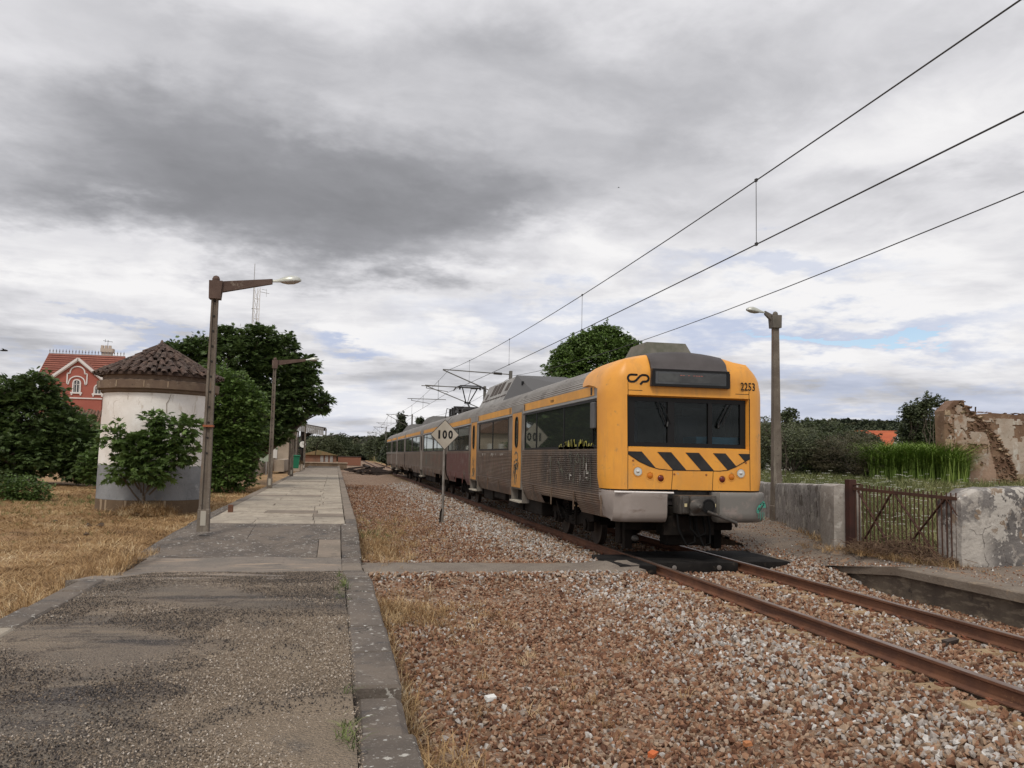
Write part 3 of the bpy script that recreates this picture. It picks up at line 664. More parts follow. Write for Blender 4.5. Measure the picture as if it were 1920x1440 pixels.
mb = MB(); mb.box(8.68, 8.9, -4, 11.8, -.5, .13); mb.add([(8.68, 11.8, -.5), (8.9, 11.8, -.5), (8.95, 14, -.5), (8.82, 14, -.5), (8.68, 11.8, .14), (8.9, 11.8, .14), (8.95, 14, -.08), (8.82, 14, -.1)], [(0, 1, 2, 3), (4, 5, 6, 7), (0, 4, 7, 3), (1, 5, 6, 2), (2, 6, 7, 3)])
mb.build('platform_wall', M_pw, rp)
mb = MB(); mb.add([(8.9, 16.2, -.0), (9.15, 16.2, .02), (9.2, 26, .27), (8.95, 26, .25), (8.9, 16.2, -.4), (9.15, 16.2, -.4), (9.2, 26, -.4), (8.95, 26, -.4)], [(0, 1, 2, 3), (0, 4, 5, 1), (1, 5, 6, 2), (2, 6, 7, 3), (3, 7, 4, 0)]); mb.build('coping_stone', M_cop, rp)

pts = []; sc = []; tn = []
for X_, Y_ in zip(NR.uniform(8.7, 13.5, 16000), NR.uniform(6, 24, 16000)):
    if not in_view(X_, Y_, 60): continue
    a = mn.noise(Vector((X_*.9, Y_*.5, 12)))
    e = math.exp(-((X_-8.85)/.3)**2) if Y_ > 12 else 0
    if rnd.random() > .25+.9*max(0, a)+.8*e: continue
    s = rnd.uniform(.015, .045)*(1.3 if e > .3 else 1); pts.append((X_, Y_, rz(X_, Y_)+.008)); sc.append(s); tn.append(min(1, max(0, rnd.gauss(.5, .25))))
scatter('pavement_gravel', pts, NR.uniform(0, 6.28, (len(pts), 3)), sc, stones, tones=tn)
pts = []; sc = []
for _ in range(700):
    t = rnd.random(); X_ = 9.0+4.2*t; Y_ = 14+9.5*rnd.random()
    if mn.noise(Vector((X_*.8, Y_*.8, 4))) < .12: continue
    if X_ > 9.7+(Y_-15)*.36: continue
    pts.append((X_, Y_, rz(X_, Y_))); sc.append(rnd.uniform(.3, .8))
scatter('pavement_weeds', pts, np.stack([np.zeros(len(pts)), np.zeros(len(pts)), NR.uniform(0, 6.28, len(pts))], 1), sc, straws)
M_clod = mat('dark_earth', (.07, .048, .035), .95, ((.11, .075, .05), 8), bump=1, bscale=20)
for x_, y_, s_, lb in ((-6.3, 21.6, .22, 'dark clod of earth on the dry grass, leftmost of the small dark lumps'), (-5.15, 20.9, .2, 'grey brown stone standing in the dry grass left of the first lamp'), (-5.45, 21.0, .17, 'flat dark clod beside the grey brown stone'), (-4.9, 18.8, .12, 'smallest brown clod on the grass nearest the ramp')):
    o = piece(stone_mesh(int(-x_*37), M_clod, .8), 'earth_clod', None); o.location = (x_, y_, .09); o.scale = (s_*1.2, s_, s_*.9); tag(o, lb, 'clod')
pts = []; sc = []
for cx, cy, r_, n_ in ((-9.4, 21.5, .6, 500), (-8.6, 20.9, .4, 160), (-5.0, 24.2, .5, 260), (-4.6, 24.5, .35, 120)):
    for _ in range(n_):
        X_ = rnd.gauss(cx, r_*.6); Y_ = rnd.gauss(cy, r_*.4); pts.append((X_, Y_, .05+rnd.random()*.25*math.exp(-((X_-cx)**2+(Y_-cy)**2)/r_**2))); sc.append(rnd.uniform(.8, 1.6))
scatter('brush_heaps', pts, np.stack([NR.uniform(-.5, .5, len(pts)), np.zeros(len(pts)), NR.uniform(0, 6.28, len(pts))], 1), sc, up)

# ------------------------------------------------------------------ the train
G = lambda n: n
M_yel = mat('train_yellow', (.82, .37, .05), .42, ((.74, .325, .05), 1.6), [(3.5, .6, .72, (.45, .24, .08)), (9, .68, .74, (.42, .36, .27), (1, 1, 1), 1, [(2, 1.2, 1.85, .1)]), (22, .62, .72, (.30, .16, .06), (1, 1, .3), .5, [(2, 1.2, 1.7, .15)]), (5, .5, .75, (.42, .22, .07), (1, 1, .12), .45), (2.2, .48, .7, (.50, .27, .09), (1, 1, .5), .5, [(2, 1.2, 1.75, .3)]), (45, .68, .72, (.12, .08, .05), (1, 1, 1), .7)], spec=.5, bump=.12, bscale=3)
M_yel2 = mat('stripe_yellow', (.74, .36, .07), .6, ((.62, .31, .08), 2))
M_side = mat('dirty_corrugated_steel', (.20, .142, .10), .55, ((.145, .10, .072), 1.1),
    [(1.3, .48, .66, (.10, .075, .06), (1, 3.5, .8), .8), (6, .55, .7, (.34, .30, .26), (1, 4, .6), .6), (2.2, .5, .62, (.16, .095, .06), (1, 1, .3), .8, [(2, .5, 1.15, .1)]),
     (1.1, .38, .5, (.05, .042, .038), (1, 2.2, .5), .75, [(1, 15.9, 20.2, .35), (2, 1.2, 2.0, .12)]), (8, .60, .66, (.55, .52, .47), (1, 2.5, 1), .8, [(1, 16.2, 20.0, .4), (2, 1.25, 1.97, .08)]),
     (1.2, .30, .42, (.165, .055, .05), (1, 1, 1), .75, [(1, 31.9, 38.4, .15), (2, .75, 1.98, .05)]), (5, .58, .66, (.33, .31, .29), (1, 1, .4), .7, [(1, 25, 38.4, .4), (2, 1.3, 1.98, .1)]),
     (2.5, .52, .58, (.23, .07, .06), (1, 1, 1), .7, [(1, 41, 44.5, .4), (2, 1.25, 1.9, .1)]), (2.2, .52, .6, (.10, .16, .13), (1, 1, 1), .6, [(1, 44, 48, .4), (2, 1.25, 1.9, .1)]), (6, .60, .66, (.38, .12, .10), (1, 1, .6), .7, [(1, 24, 30, .4), (2, 1.2, 1.9, .1)])], metal=.2)
M_roof = mat('roof_steel', (.36, .34, .315), .5, ((.27, .25, .23), 1), [(3, .55, .7, (.16, .145, .13), (1, .3, 1))], metal=.35)
M_grey = mat('door_frame_grey', (.22, .20, .175), .6, ((.15, .13, .11), 2), [(5, .55, .7, (.09, .075, .06), (1, 3, .5))])
M_blk = mat('underframe_black', (.010, .009, .008), .9, ((.022, .017, .014), 2), [(5, .6, .75, (.05, .036, .027))], spec=.15)
M_dk = mat('black_trim', (.011, .011, .012), .45, spec=.25)
M_bump = mat('bumper_grey', (.42, .37, .345), .5, ((.33, .29, .265), 1.3), [(1.5, .55, .72, (.20, .155, .13), (1, 1, 2.5)), (3, .35, .5, (.24, .235, .22), (1, 1, 1), .9, [(0, XT+.35, XT+2, .05)])], metal=.15)
M_silver = mat('silver_trim', (.55, .54, .53), .35, metal=.7)
M_visor = mat('visor_grey', (.075, .066, .066), .6, ((.058, .05, .05), 2))
M_int = mat('train_interior', (.16, .17, .155), .8, ((.10, .105, .095), 1.2))
M_curt = mat('grey_curtain', (.36, .37, .34), .9, ((.26, .27, .25), 3))
M_gl = glass('window_glass', (.42, .50, .44), see=.62, spec=1.5, veil=(.085, .10, .088))  # diffuse veil paints the interior's grey-green brightness into the panes
M_glf = glass('windscreen_glass', (.75, .78, .8), see=.93, spec=1.3)
M_teal = mat('teal_console', (.06, .26, .36), .5)
train = thing('train', 'three-car yellow and brown corrugated electric train with black chevrons on its cab', 'train', (XT, 38, 0))
HW = 1.57
M_doory = mat('door_yellow', (.62, .29, .06), .6, ((.52, .25, .07), 2), [(4, .55, .66, (.16, .12, .09), (1, 1.5, .5), .8, [(2, .9, 1.65, .2)])])
M_doorg = mat('door_grey_steel', (.27, .23, .195), .55, ((.2, .17, .14), 2), metal=.2)
def car_yaw(Y): return tx(Y)
prof_half = [(1.42, .74), (1.53, .98), (1.56, 1.17), (HW, 1.2), (HW, 2.04)]
roof_half = [(HW, 2.99), (HW, 3.02), (1.565, 3.27), (1.50, 3.42), (1.40, 3.54), (1.25, 3.65), (1.05, 3.74), (.7, 3.82), (.35, 3.86)]
def ribs(poly, pitch, dep, both=True):
    """polyline with little raised ribs along it"""
    out = []
    for (a, b) in zip(poly, poly[1:]):
        a = Vector((*a, 0)); b = Vector((*b, 0)); L = (b-a).length; n = max(1, round(L/pitch)); d = (b-a)/n; nn = Vector((d.y, -d.x, 0)).normalized()
        if nn.x < 0: nn = -nn
        if nn.x < .2 and nn.y < 0: nn = -nn
        for k in range(n):
            p = a+d*k; out += [p+nn*0, p+d*.28+nn*dep, p+d*.62+nn*dep, p+d*.9]
    out.append(Vector((*poly[-1], 0))); return [(p.x, p.y) for p in out]
def strip(mb, poly, y0, y1, sgn, mi=0):
    n = len(poly); v = [(XT+sgn*x+tx(y), y, z) for y in (y0, y1) for x, z in poly]; mb.add(v, [(i, i+1, i+1+n, i+n) for i in range(n-1)], mi)
def X(x, Y): return XT+x+tx(Y)
def car(Y0, Y1, doors, wins, cab_front=False, cab_rear=False):
    # roof shell and corrugated shoulders
    mb = MB(); full = roof_half[2:]
    for s in (-1, 1):
        strip(mb, ribs(roof_half[2:7], .047, .014), Y0, Y1, s); strip(mb, roof_half[6:]+[(0, 3.87)], Y0, Y1, s)
        strip(mb, [(HW, 2.985), (HW, 3.275)], Y0, Y1, s)
    for y in (Y0, Y1): mb.prism([(XT+tx(y)+x, z) for x, z in roof_half]+[(XT+tx(y)-x, z) for x, z in roof_half[::-1]], y, y+.01)
    mb.build('roof', M_roof, train, recalc=False)
    # lower sides
    mb = MB()
    segs = []; e = Y0
    for d in doors: segs.append((e, d[0]-.06)); e = d[1]+.06
    segs.append((e, Y1))
    for s in (-1, 1):
        for a, b in segs:
            if b-a < .05: continue
            strip(mb, ribs([(HW-.004, 1.20), (HW-.004, 1.97)], .043, .018), a, b, s); strip(mb, [(HW-.004, 1.97), (HW+.012, 1.98), (HW+.012, 2.02), (HW-.01, 2.04)], a, b, s)
            # skirt, cut up over the bogies
            cuts = []; y = a
            for bc in (Y0+3.6, Y1-3.6):
                c0, c1 = bc-1.75, bc+1.45
                if c1 > a and c0 < b: cuts.append((max(a, c0), min(b, c1)))
            pos = a
            def skirt(p, q, zb):
                if q-p < .03: return
                lo = [(1.40+.13*(zb-.72)/.26, zb), (1.53 if zb < .9 else 1.55, max(.98, zb)), (1.56, 1.17)]
                strip(mb, ribs(lo, .043, .017)+[(HW+.004, 1.18), (HW-.004, 1.2)], p, q, s)
            for c0, c1 in cuts: skirt(pos, c0, .72); skirt(c0, c1, .93); pos = c1
            skirt(pos, b, .72)
            for yy in np.arange(a+.02, b, 1.9): mb.box(X(s*(HW+.006), yy)-.012, X(s*(HW+.006), yy)+.012, yy-.012, yy+.012, .76, 1.15)
    mb.build('body_side', M_side, train, recalc=False)
    mb = MB()
    mb.box(X(-1.38, (Y0+Y1)/2), X(1.38, (Y0+Y1)/2), Y0+.02, Y1-.02, .95, 2.05); mb.box(X(-.9, Y0), X(.9, Y1), Y0+(2.6 if cab_front else .02), Y1-.02, 2.05, 3.2, 1)
    mb.box(X(-1.5, Y0), X(1.5, Y1), Y0+.02, Y1-.02, 2.98, 3.1)
    mb.build('inner_shell', [M_blk, M_int], train)
    # window band pillars
    mb = MB(); edges = sorted([(w[0], w[1]) for w in wins]+[(d[0], d[1]) for d in doors]); pos = Y0+.01
    for a, b in edges+[(Y1-.01, Y1)]:
        if a-pos > .02:
            for s in (-1, 1): mb.box(min(X(s*1.45, pos), X(s*HW, pos)), max(X(s*1.45, pos), X(s*HW, pos)), pos, a, 2.03, 3.0)
        pos = max(pos, b)
    for s in (-1, 1):
        mb.box(min(X(s*1.4, Y0), X(s*HW, Y0)), max(X(s*1.4, Y0), X(s*HW, Y0)), Y0+.02, Y1-.02, 1.9, 2.035)
    mb.build('window_pillars', M_grey, train)
    for s in (-1, 1):
        for a, b in wins:
            mb = MB(); x0 = X(s*(HW-.02), a); fr = .045
            for q in ((a, b, 2.035, 2.035+fr), (a, b, 3.0-fr, 3.0), (a, a+fr, 2.035+fr, 3.0-fr), (b-fr, b, 2.035+fr, 3.0-fr)):
                mb.box(min(x0, x0+s*.032), max(x0, x0+s*.032), q[0], q[1], q[2], q[3])
            for k in range(1, int((b-a)/1.6)+1):
                ym = a+(b-a)*k/(int((b-a)/1.6)+1)
                if b-a > 2.5 and k % 2 == 0: mb.box(min(x0, x0+s*.028), max(x0, x0+s*.028), ym-.02, ym+.02, 2.08, 2.955)
            w = mb.build('window', M_dk, train)
            mb = MB(); mb.box(min(x0, x0+s*.012), max(x0, x0+s*.012), a+fr, b-fr, 2.08, 2.955); mb.build('pane', M_gl, w)
            mb = MB(); r = random.Random(int(a*10)); yy = a+.1
            while yy < b-.3:
                wd = r.uniform(.15, .5)
                if r.random() < (.25 if cab_front and a < 16 else .5):
                    mb.box(min(X(s*1.44, a), X(s*1.455, a)), max(X(s*1.44, a), X(s*1.455, a)), yy, yy+wd, r.choice((2.05, 2.05, 2.5)), 2.97)
                yy += wd+r.uniform(.1, .6)
            if mb.v: mb.build('curtain', M_curt, w)
    # yellow band with silver line, broken at the doors
    for s in (-1, 1):
        for a, b in segs:
            if b-a < .5: continue
            aa = a+.55 if cab_front and a < Y0+.3 else a+.14
            m0 = min(X(s*(HW-.01), a), X(s*(HW+.006), a)); m1 = max(X(s*(HW-.01), a), X(s*(HW+.006), a))
            mb = MB(); mb.box(m0, m1, aa, b-.12, 3.075, 3.26); o = mb.build('yellow_stripe', M_yel2, train)
            mb = MB(); mb.box(min(m0, m0+s*.016), max(m1, m1+s*.016), a+.03, b-.03, 3.012, 3.05); mb.build('silver_line', M_silver, train)
            for ye in (aa+.12, b-.27):
                mb = MB(); t0 = m0-.003 if s < 0 else m1; mb.box(t0, t0+.003, ye, ye+.11, 3.09, 3.245); mb.build('stripe_marking', M_dk, o)
            if cab_front and a < Y0+1 and s < 0: text_obj('94 2253', .085, 'stripe_lettering', M_dk, o, T(m0-.004, 19.3, 3.16) @ FACE_W, .001, sx=1.1)['kind'] = 'stuff'
    # doors
    for s in (-1, 1):
        for a, b in doors:
            x0 = X(s*(HW-.03), a); mb = MB()
            lo, hi = min(x0, x0+s*.038), max(x0, x0+s*.038)
            mb.box(min(X(s*1.42, a), x0), max(X(s*1.42, a), x0), a-.07, b+.07, .95, 3.3, 2)
            ym = (a+b)/2; w0, w1 = a+.06, b-.06
            poly = [(w0, 2.05), (w1, 2.05), (w1, 3.01), (w0, 3.01)]
            # leaf built around an oval window
            ov = []; ww = .20
            for k in range(20):
                t = 2*PI*k/20; ov.append((ym+ww*math.copysign(abs(math.cos(t))**.7, math.cos(t)), 2.53+.42*math.copysign(abs(math.sin(t))**.55, math.sin(t))))
            out = []
            for (yy, zz) in ov:
                dy, dz = yy-ym, zz-2.53; k = min((w1-ym)/abs(dy) if abs(dy) > 1e-6 else 1e9, .48/abs(dz) if abs(dz) > 1e-6 else 1e9); out.append((ym+dy*k, 2.53+dz*k))
            xo = x0+s*.042; n = 20
            v = [(xo, *p) for p in ov]+[(xo, *p) for p in out]; f = [(k, (k+1) % n, n+(k+1) % n, n+k) for k in range(n)]
            # fill the corners
            for cy, cz in poly:
                js = {(1, 1): (0, 1), (0, 1): (9, 10), (0, 0): (10, 11), (1, 0): (19, 0)}[(int(cy > ym), int(cz > 2.53))]; v.append((xo, cy, cz)); f.append((n+js[0], n+js[1], len(v)-1))
            mb.add(v, f, 0); mb.add([(xo, w0, 1.0), (xo, w1, 1.0), (xo, w1, 2.05), (xo, w0, 2.05), (xo, w0, 3.01), (xo, w1, 3.01), (xo, w1, 3.06), (xo, w0, 3.06)], [(0, 1, 2, 3), (4, 5, 6, 7)], 0)
            mb.box(lo, hi, a, w0, .98, 3.1, 1); mb.box(lo, hi, w1, b, .98, 3.1, 1); mb.box(lo, hi, w0, w1, 3.06, 3.1, 1)
            d = mb.build('door', [M_doory if a < 40 else M_doorg, M_grey, M_grey], train)
            mb = MB(); mb.prism([(ym+(p[0]-ym)*1.12, 2.53+(p[1]-2.53)*1.05) for p in ov], xo-s*.004, xo-s*.012, 'x'); mb.build('door_pane', M_gl, d)
            mb = MB(); mb.tube([(xo+s*.008, *p) for p in ov+ov[:1]], .014, 6); mb.build('door_seal', M_dk, d)
            mb = MB(); mb.box(min(X(s*1.2, a), X(s*(HW+.05), a)), max(X(s*1.2, a), X(s*(HW+.05), a)), a+.02, b-.02, .60, .64)
            mb.build('step', mat('worn_step', (.45, .41, .34), .8), train)
            mb = MB(); 
            for yy in (a-.05, b+.05): mb.box(min(X(s*1.2, a), X(s*(HW-.02), a)), max(X(s*1.2, a), X(s*(HW-.02), a)), yy-.03, yy+.03, .6, 1.0)
            mb.build('step_well', M_grey, train)
            if s < 0 and a < 40:      # scrawl on the leaf
                mb = MB()
                def rib(pts, w):
                    for p, q in zip(pts, pts[1:]): mb.bar((xo-.003, *p), (xo-.003, *q), w, .002, up=(1, 0, 0))
                if a < 26:
                    rib([(ym+.22, 1.90), (ym+.05, 1.98), (ym-.15, 1.92), (ym-.22, 1.82), (ym-.1, 1.74), (ym+.1, 1.77)], .05); rib([(ym+.22, 1.60), (ym-.05, 1.66), (ym-.22, 1.60), (ym-.1, 1.50), (ym+.2, 1.55)], .05); rib([(ym+.25, 1.74), (ym+.27, 1.5)], .04)
                r = random.Random(int(a))
                for k in range(14):
                    p = (ym+r.uniform(-.3, .3), r.uniform(1.05, 1.55)); rib([p, (p[0]+r.uniform(-.15, .15), p[1]+r.uniform(.05, .3)), (p[0]+r.uniform(-.2, .2), p[1]+r.uniform(-.1, .25))], r.uniform(.015, .04))
                mb.build('graffiti', mat('graffiti_dark', (.07, .06, .055), .8, ((.16, .17, .13), 4)), d, recalc=False)
    # underframe gear
    mb = MB(); r = random.Random(int(Y0)); y = Y0+5.6
    while y < Y1-5.6:
        L = r.uniform(.8, 2.0)
        for s in (-1, 1): mb.cbox(min(X(s*.5, y), X(s*1.36, y)), max(X(s*.5, y), X(s*1.36, y)), y, min(y+L, Y1-5.4), r.uniform(.36, .5), .95, .03)
        y += L+r.uniform(.15, .7)
    mb.box(X(-.35, Y0), X(.35, Y0), Y0+.6, Y1-.3, .62, .95)
    for s in (-1, 1): mb.tube([(X(s*1.3, Y0), Y0+5, .72), (X(s*1.3, Y1), Y1-5, .72)], .03, 6)
    mb.build('underframe_gear', M_blk, train)
    # bogies
    for bc in (Y0+3.6, Y1-3.6):
        mb = MB(); xx = X(0, bc)
        for s in (-1, 1):
            mb.prism([(bc-1.75, .52), (bc-1.7, .66), (bc-.8, .66), (bc-.45, .52), (bc+.45, .52), (bc+.8, .66), (bc+1.7, .66), (bc+1.75, .52), (bc+1.0, .44), (bc+.5, .34), (bc-.5, .34), (bc-1.0, .44)], xx+s*1.0, xx+s*1.14, 'x')
            for w in (-1.25, 1.25):
                mb.cbox(xx+s*1.02-.14*(s < 0), xx+s*1.02+.14*(s > 0), bc+w-.16, bc+w+.16, .28, .54, .02)
                mb.lathe([(.11, 0), (.12, s*.03), (.05, s*.04)], (xx+s*1.17, bc+w, .42), 10, 'x')
            for q in (-.28, .28):
                for k in range(6): mb.lathe([(.105, 0), (.115, .015), (.105, .03)], (xx+s*1.1, bc+q, .42+k*.058), 10)
            mb.bar((xx+s*1.2, bc-.6, .36), (xx+s*1.2, bc-.6, .85), .05); mb.bar((xx+s*1.2, bc+.5, .4), (xx+s*1.2, bc+1.1, .8), .05)
        mb.box(xx-1.0, xx+1.0, bc-.2, bc+.2, .4, .7); mb.box(xx-1.0, xx+1.0, bc-1.7, bc-1.6, .45, .6); mb.box(xx-1, xx+1, bc+1.6, bc+1.7, .45, .6)
        bo = mb.build('bogie', M_blk, train)
        for w in (-1.25, 1.25):
            for s in (-1, 1):
                mb = MB(); mb.lathe([(.16, -.03), (.18, -.065), (.36, -.05), (.42, -.06), (.455, -.055), (.455, -.03), (.43, -.028), (.425, .06), (.36, .055), (.2, .03), (.12, .06)] if s > 0 else
                                    [(.16, .03), (.18, .065), (.36, .05), (.42, .06), (.455, .055), (.455, .03), (.43, .028), (.425, -.06), (.36, -.055), (.2, -.03), (.12, -.06)], (xx+s*.875, bc+w, .425), 28, 'x')
                mb.build('wheel', mat('wheel_steel', (.04, .03, .025), .6, ((.02, .016, .014), 4), metal=.3), bo, smooth=True)
            mb = MB(); mb.tube([(xx-.9, bc+w, .425), (xx+.9, bc+w, .425)], .08, 10); mb.build('axle', M_blk, bo)
    return segs
CAR1 = (15.45, 38.45); CAR2 = (38.85, 62.2); CAR3 = (62.6, 85.6)
car(*CAR1, [(22.55, 23.86), (30.05, 31.4)], [(15.6, 22.2), (24.4, 29.6), (31.95, 38.0)], cab_front=True)
car(*CAR2, [(49.4, 50.75)], [(39.4, 43.9), (44.2, 48.9), (51.3, 56.2), (56.6, 61.7)])
car(*CAR3, [(70.2, 71.5), (77.2, 78.5)], [(63.2, 66.5), (66.8, 69.7), (72.0, 76.7), (79.0, 84.6)])
mb = MB()
for y in (38.45, 62.2):
    mb = MB()
    for k in range(5): mb.box(X(-1.35+.03*(k % 2), y), X(1.35-.03*(k % 2), y), y+.02+.075*k, y+.085+.075*k, 1.0, 3.5)
    mb.build('gangway_bellows', M_blk, train)

# --- cab
YF = 14.97
WT = [(1.28, 1.59), (1.5, 1.63), (3.15, 1.645), (3.41, 1.595), (3.55, 1.51), (3.65, 1.40), (3.72, 1.29), (3.78, 1.12), (3.83, .94), (3.88, .62), (3.91, .25)]
def wz(z):                                              # half width of the cab at height z
    for (a, wa), (b, wb) in zip(WT, WT[1:]):
        if z <= b: return wa+(wb-wa)*(z-a)/(b-a)
    return .2
def zy(z):                                              # lean of the face
    t = max(0, z-3.30); return .02*max(0, z-1.3)+.95*t**2.2
colsI = [-1.22, -.9, -.45, 0, .45, .9, 1.22]; NO = 8; RC = .50
zs = [1.285, 1.32, 1.5, 1.65, 1.85, 2.02, 2.05, 2.5, 3.04, 3.08, 3.18, 3.24, 3.30, 3.38, 3.46, 3.54, 3.6, 3.66, 3.71, 3.76, 3.8, 3.84, 3.87, 3.89, 3.91]
def cab_row(z):
    w = wz(z); xr = min(RC*.81, max(.08, w-1.22)) if w > 1.3 else min(.3, w*.25); row = []
    ext = 1.30*sm(3.19, 3.31, z) if z > 3.2 else 0        # the shoulders reach back over the side windows
    for k in range(3): row.append((-w+(.05 if k == 0 and ext else 0), YF+zy(z)*(1 if ext < .1 else .6)+RC+max(.02, ext)*(1-k*.45)+.06, z))
    for k in range(NO):
        a = k/(NO-1)*PI/2; row.append((-w+xr*(1-math.cos(a)), YF+zy(z)+RC*(1-math.sin(a)), z))
    xi = w-xr
    for c in colsI[1:-1]: row.append((c*min(1, xi/1.22), YF+zy(z), z))
    return [(XT+x, y, z) for x, y, z in row]+[(XT-x, y, z) for x, y, z in row[:NO+3][::-1]]
rows = [cab_row(z) for z in zs]; nc = len(rows[0]); v = [p for r_ in rows for p in r_]
f = []
i0 = NO+2; i1 = nc-1-(NO+2)
for j in range(len(zs)-1):
    for i in range(nc-1):
        if i0 <= i < i1 and zs[j] >= 2.049 and zs[j+1] <= 3.05: continue
        f.append((j*nc+i, j*nc+i+1, (j+1)*nc+i+1, (j+1)*nc+i))
j = len(zs)-1; top0 = j*nc; f += [(top0+i, top0+i+1, top0+nc-2-i, top0+nc-1-i) for i in range(nc//2-1)]
for side in (0, nc-1):                                  # close the rear of the shoulders down onto the roof
    n0 = len(v); seq = [j*nc+side for j in range(len(zs)) if zs[j] >= 3.24]
    for q in seq: v.append((XT+(v[q][0]-XT)*.86, v[q][1]+.05, v[q][2]-.02))
    for k_ in range(len(seq)-1): f.append((seq[k_], seq[k_+1], n0+k_+1, n0+k_))
shell = mesh_obj('cab_front', v, f, M_yel, train, smooth=True)
mb = MB(); mb.box(XT-1.5, XT+1.5, 15.15, 15.95, 1.0, 1.3); mb.build('cab_floor', M_visor, train)
# window recess, frame and glass
mb = MB(); a, b, c0, c1 = -1.22, 1.22, 2.05, 3.04; d = .13; q = .035
def fy(z): return YF+zy(z)
o = [(XT+a, fy(c0), c0), (XT+b, fy(c0), c0), (XT+b, fy(c1), c1), (XT+a, fy(c1), c1)]; ii = [(XT+a+q, fy(c0)+d, c0+q), (XT+b-q, fy(c0)+d, c0+q), (XT+b-q, fy(c1)+d, c1-q), (XT+a+q, fy(c1)+d, c1-q)]
mb.add(o+ii, [(k, (k+1) % 4, 4+(k+1) % 4, 4+k) for k in range(4)]); mb.build('windscreen_recess', M_yel, train)
mb = MB(); y = fy(2.5)+d
def fbox(mb, x0, x1, z0, z1, y0, y1, mi=0): mb.box(XT+x0, XT+x1, y0, y1, z0, z1, mi)
for q_ in [(-1.19, 1.19, 2.08, 2.16), (-1.19, 1.19, 2.93, 3.01), (-1.19, -1.06, 2.16, 2.93), (1.08, 1.19, 2.16, 2.93), (-.40, -.27, 2.16, 2.93), (.42, .50, 2.16, 2.93)]: fbox(mb, *q_, y-.035, y+.03)
ws = mb.build('windscreen', M_dk, train)
for x0, x1 in ((-1.06, -.40), (-.27, .42), (.50, 1.08)):
    mb = MB(); fbox(mb, x0, x1, 2.16, 2.93, y, y+.012); mb.build('pane', M_glf, ws)
mb = MB(); mb.box(XT-1.5, XT-.35, 17.2, 17.25, 1.3, 3.2); mb.box(XT+.35, XT+.55, 17.2, 17.25, 1.3, 3.2); mb.box(XT+.8, XT+1.5, 17.2, 17.25, 1.3, 3.2); mb.build('cab_bulkhead', mat('bulkhead_grey', (.13, .15, .19), .8, ((.06, .07, .09), 1.5)), train)
mb = MB(); mb.box(XT-1.5, XT+1.5, 15.3, 17.6, 1.4, 1.9); mb.build('cab_interior', mat('cab_dark', (.03, .03, .032), .8), train)
mb = MB(); mb.cbox(XT+.25, XT+1.3, 15.25, 15.9, 1.9, 2.30, .03); mb.build('driver_desk', M_teal, train)
mb = MB(); mb.cbox(XT+.35, XT+.8, 16.4, 16.55, 2.0, 2.75, .05); mb.cbox(XT-.95, XT-.5, 16.4, 16.55, 2.0, 2.7, .05); mb.build('cab_seat', mat('seat_blue_grey', (.07, .085, .11), .9), train)
for px, tip in ((-.42, (-.62, 2.93)), (.62, (.82, 2.92))):
    mb = MB(); mb.tube([(XT+px-.02, y-.06, 2.5), (XT+tip[0], y-.05, tip[1])], .011, 6); mb.tube([(XT+px+.07, y-.065, 2.52), (XT+tip[0]+.09, y-.055, tip[1])], .009, 6); mb.tube([(XT+px, y-.05, 2.46), (XT+px+.03, y-.02, 2.55)], .022, 8)
    mb.build('wiper', M_dk, train)
# visor with the destination display
mb = MB(); sec = [(3.20, -.035), (3.24, -.045), (3.50, -.04), (3.58, -.04), (3.66, -.045), (3.74, -.045), (3.81, -.04), (3.87, -.03), (3.915, .0), (3.945, .25), (3.95, .7), (3.93, 1.3)]
def vw(z): return .77-.0*max(0, (z-3.5)/.4)
vs = []; cols = 9
for z, dy in sec:
    for k in range(cols):
        t = -1+2*k/(cols-1); ze = z-.085*t*t*sm(3.55, 3.92, z); vs.append((XT+vw(z)*t*(1.03 if z < 3.5 else 1), YF+zy(min(z, 3.91))*(1 if z > 3.5 else .3)+dy+.0*t*t-.05*t*t*sm(3.5, 3.8, z), ze+.012))
fs = quads(cols, len(sec)); n = len(vs)
vs += [(a, b+.10, c-.08*sm(3.7, 3.9, c)) for a, b, c in vs]; fs += [tuple(i+n for i in q) for q in fs]
rim = [i for i in range(cols)]+[j*cols+cols-1 for j in range(1, len(sec))]+[(len(sec)-1)*cols+i for i in range(cols-2, -1, -1)]+[j*cols for j in range(len(sec)-2, 0, -1)]
fs += [(a, b, b+n, a+n) for a, b in zip(rim, rim[1:]+rim[:1])]
vis = mesh_obj('visor', vs, fs, M_visor, train, smooth=True)
mb = MB(); yv = YF-.037; fbox(mb, -.785, .785, 3.215, 3.26, yv-.025, yv+.02); fbox(mb, -.775, .775, 3.50, 3.54, yv-.02, yv+.04); fbox(mb, -.785, -.72, 3.26, 3.5, yv-.025, yv+.02); fbox(mb, .72, .785, 3.26, 3.5, yv-.025, yv+.02); mb.build('display_frame', M_dk, vis)
mb = MB(); fbox(mb, -.73, .73, 3.26, 3.50, yv-.008, yv+.01); dsp = mb.build('display_glass', mat('display_dark', (.035, .038, .04), .12, ((.07, .075, .08), 1.5), spec=.6), vis)
mb = MB(); fbox(mb, -.66, .68, 3.30, 3.46, yv-.0105, yv-.009); mb.build('display_panel', mat('display_panel', (.085, .09, .09), .3, ((.05, .052, .055), 4)), vis)
mb = MB()
for k in range(9):
    if k in (2, 4): continue
    fbox(mb, -.22+k*.052, -.22+k*.052+.034, 3.425, 3.434, yv-.0125, yv-.011)
mb.build('display_led', mat('led_off_red', (.55, .16, .12), .5), vis)['kind'] = 'stuff'
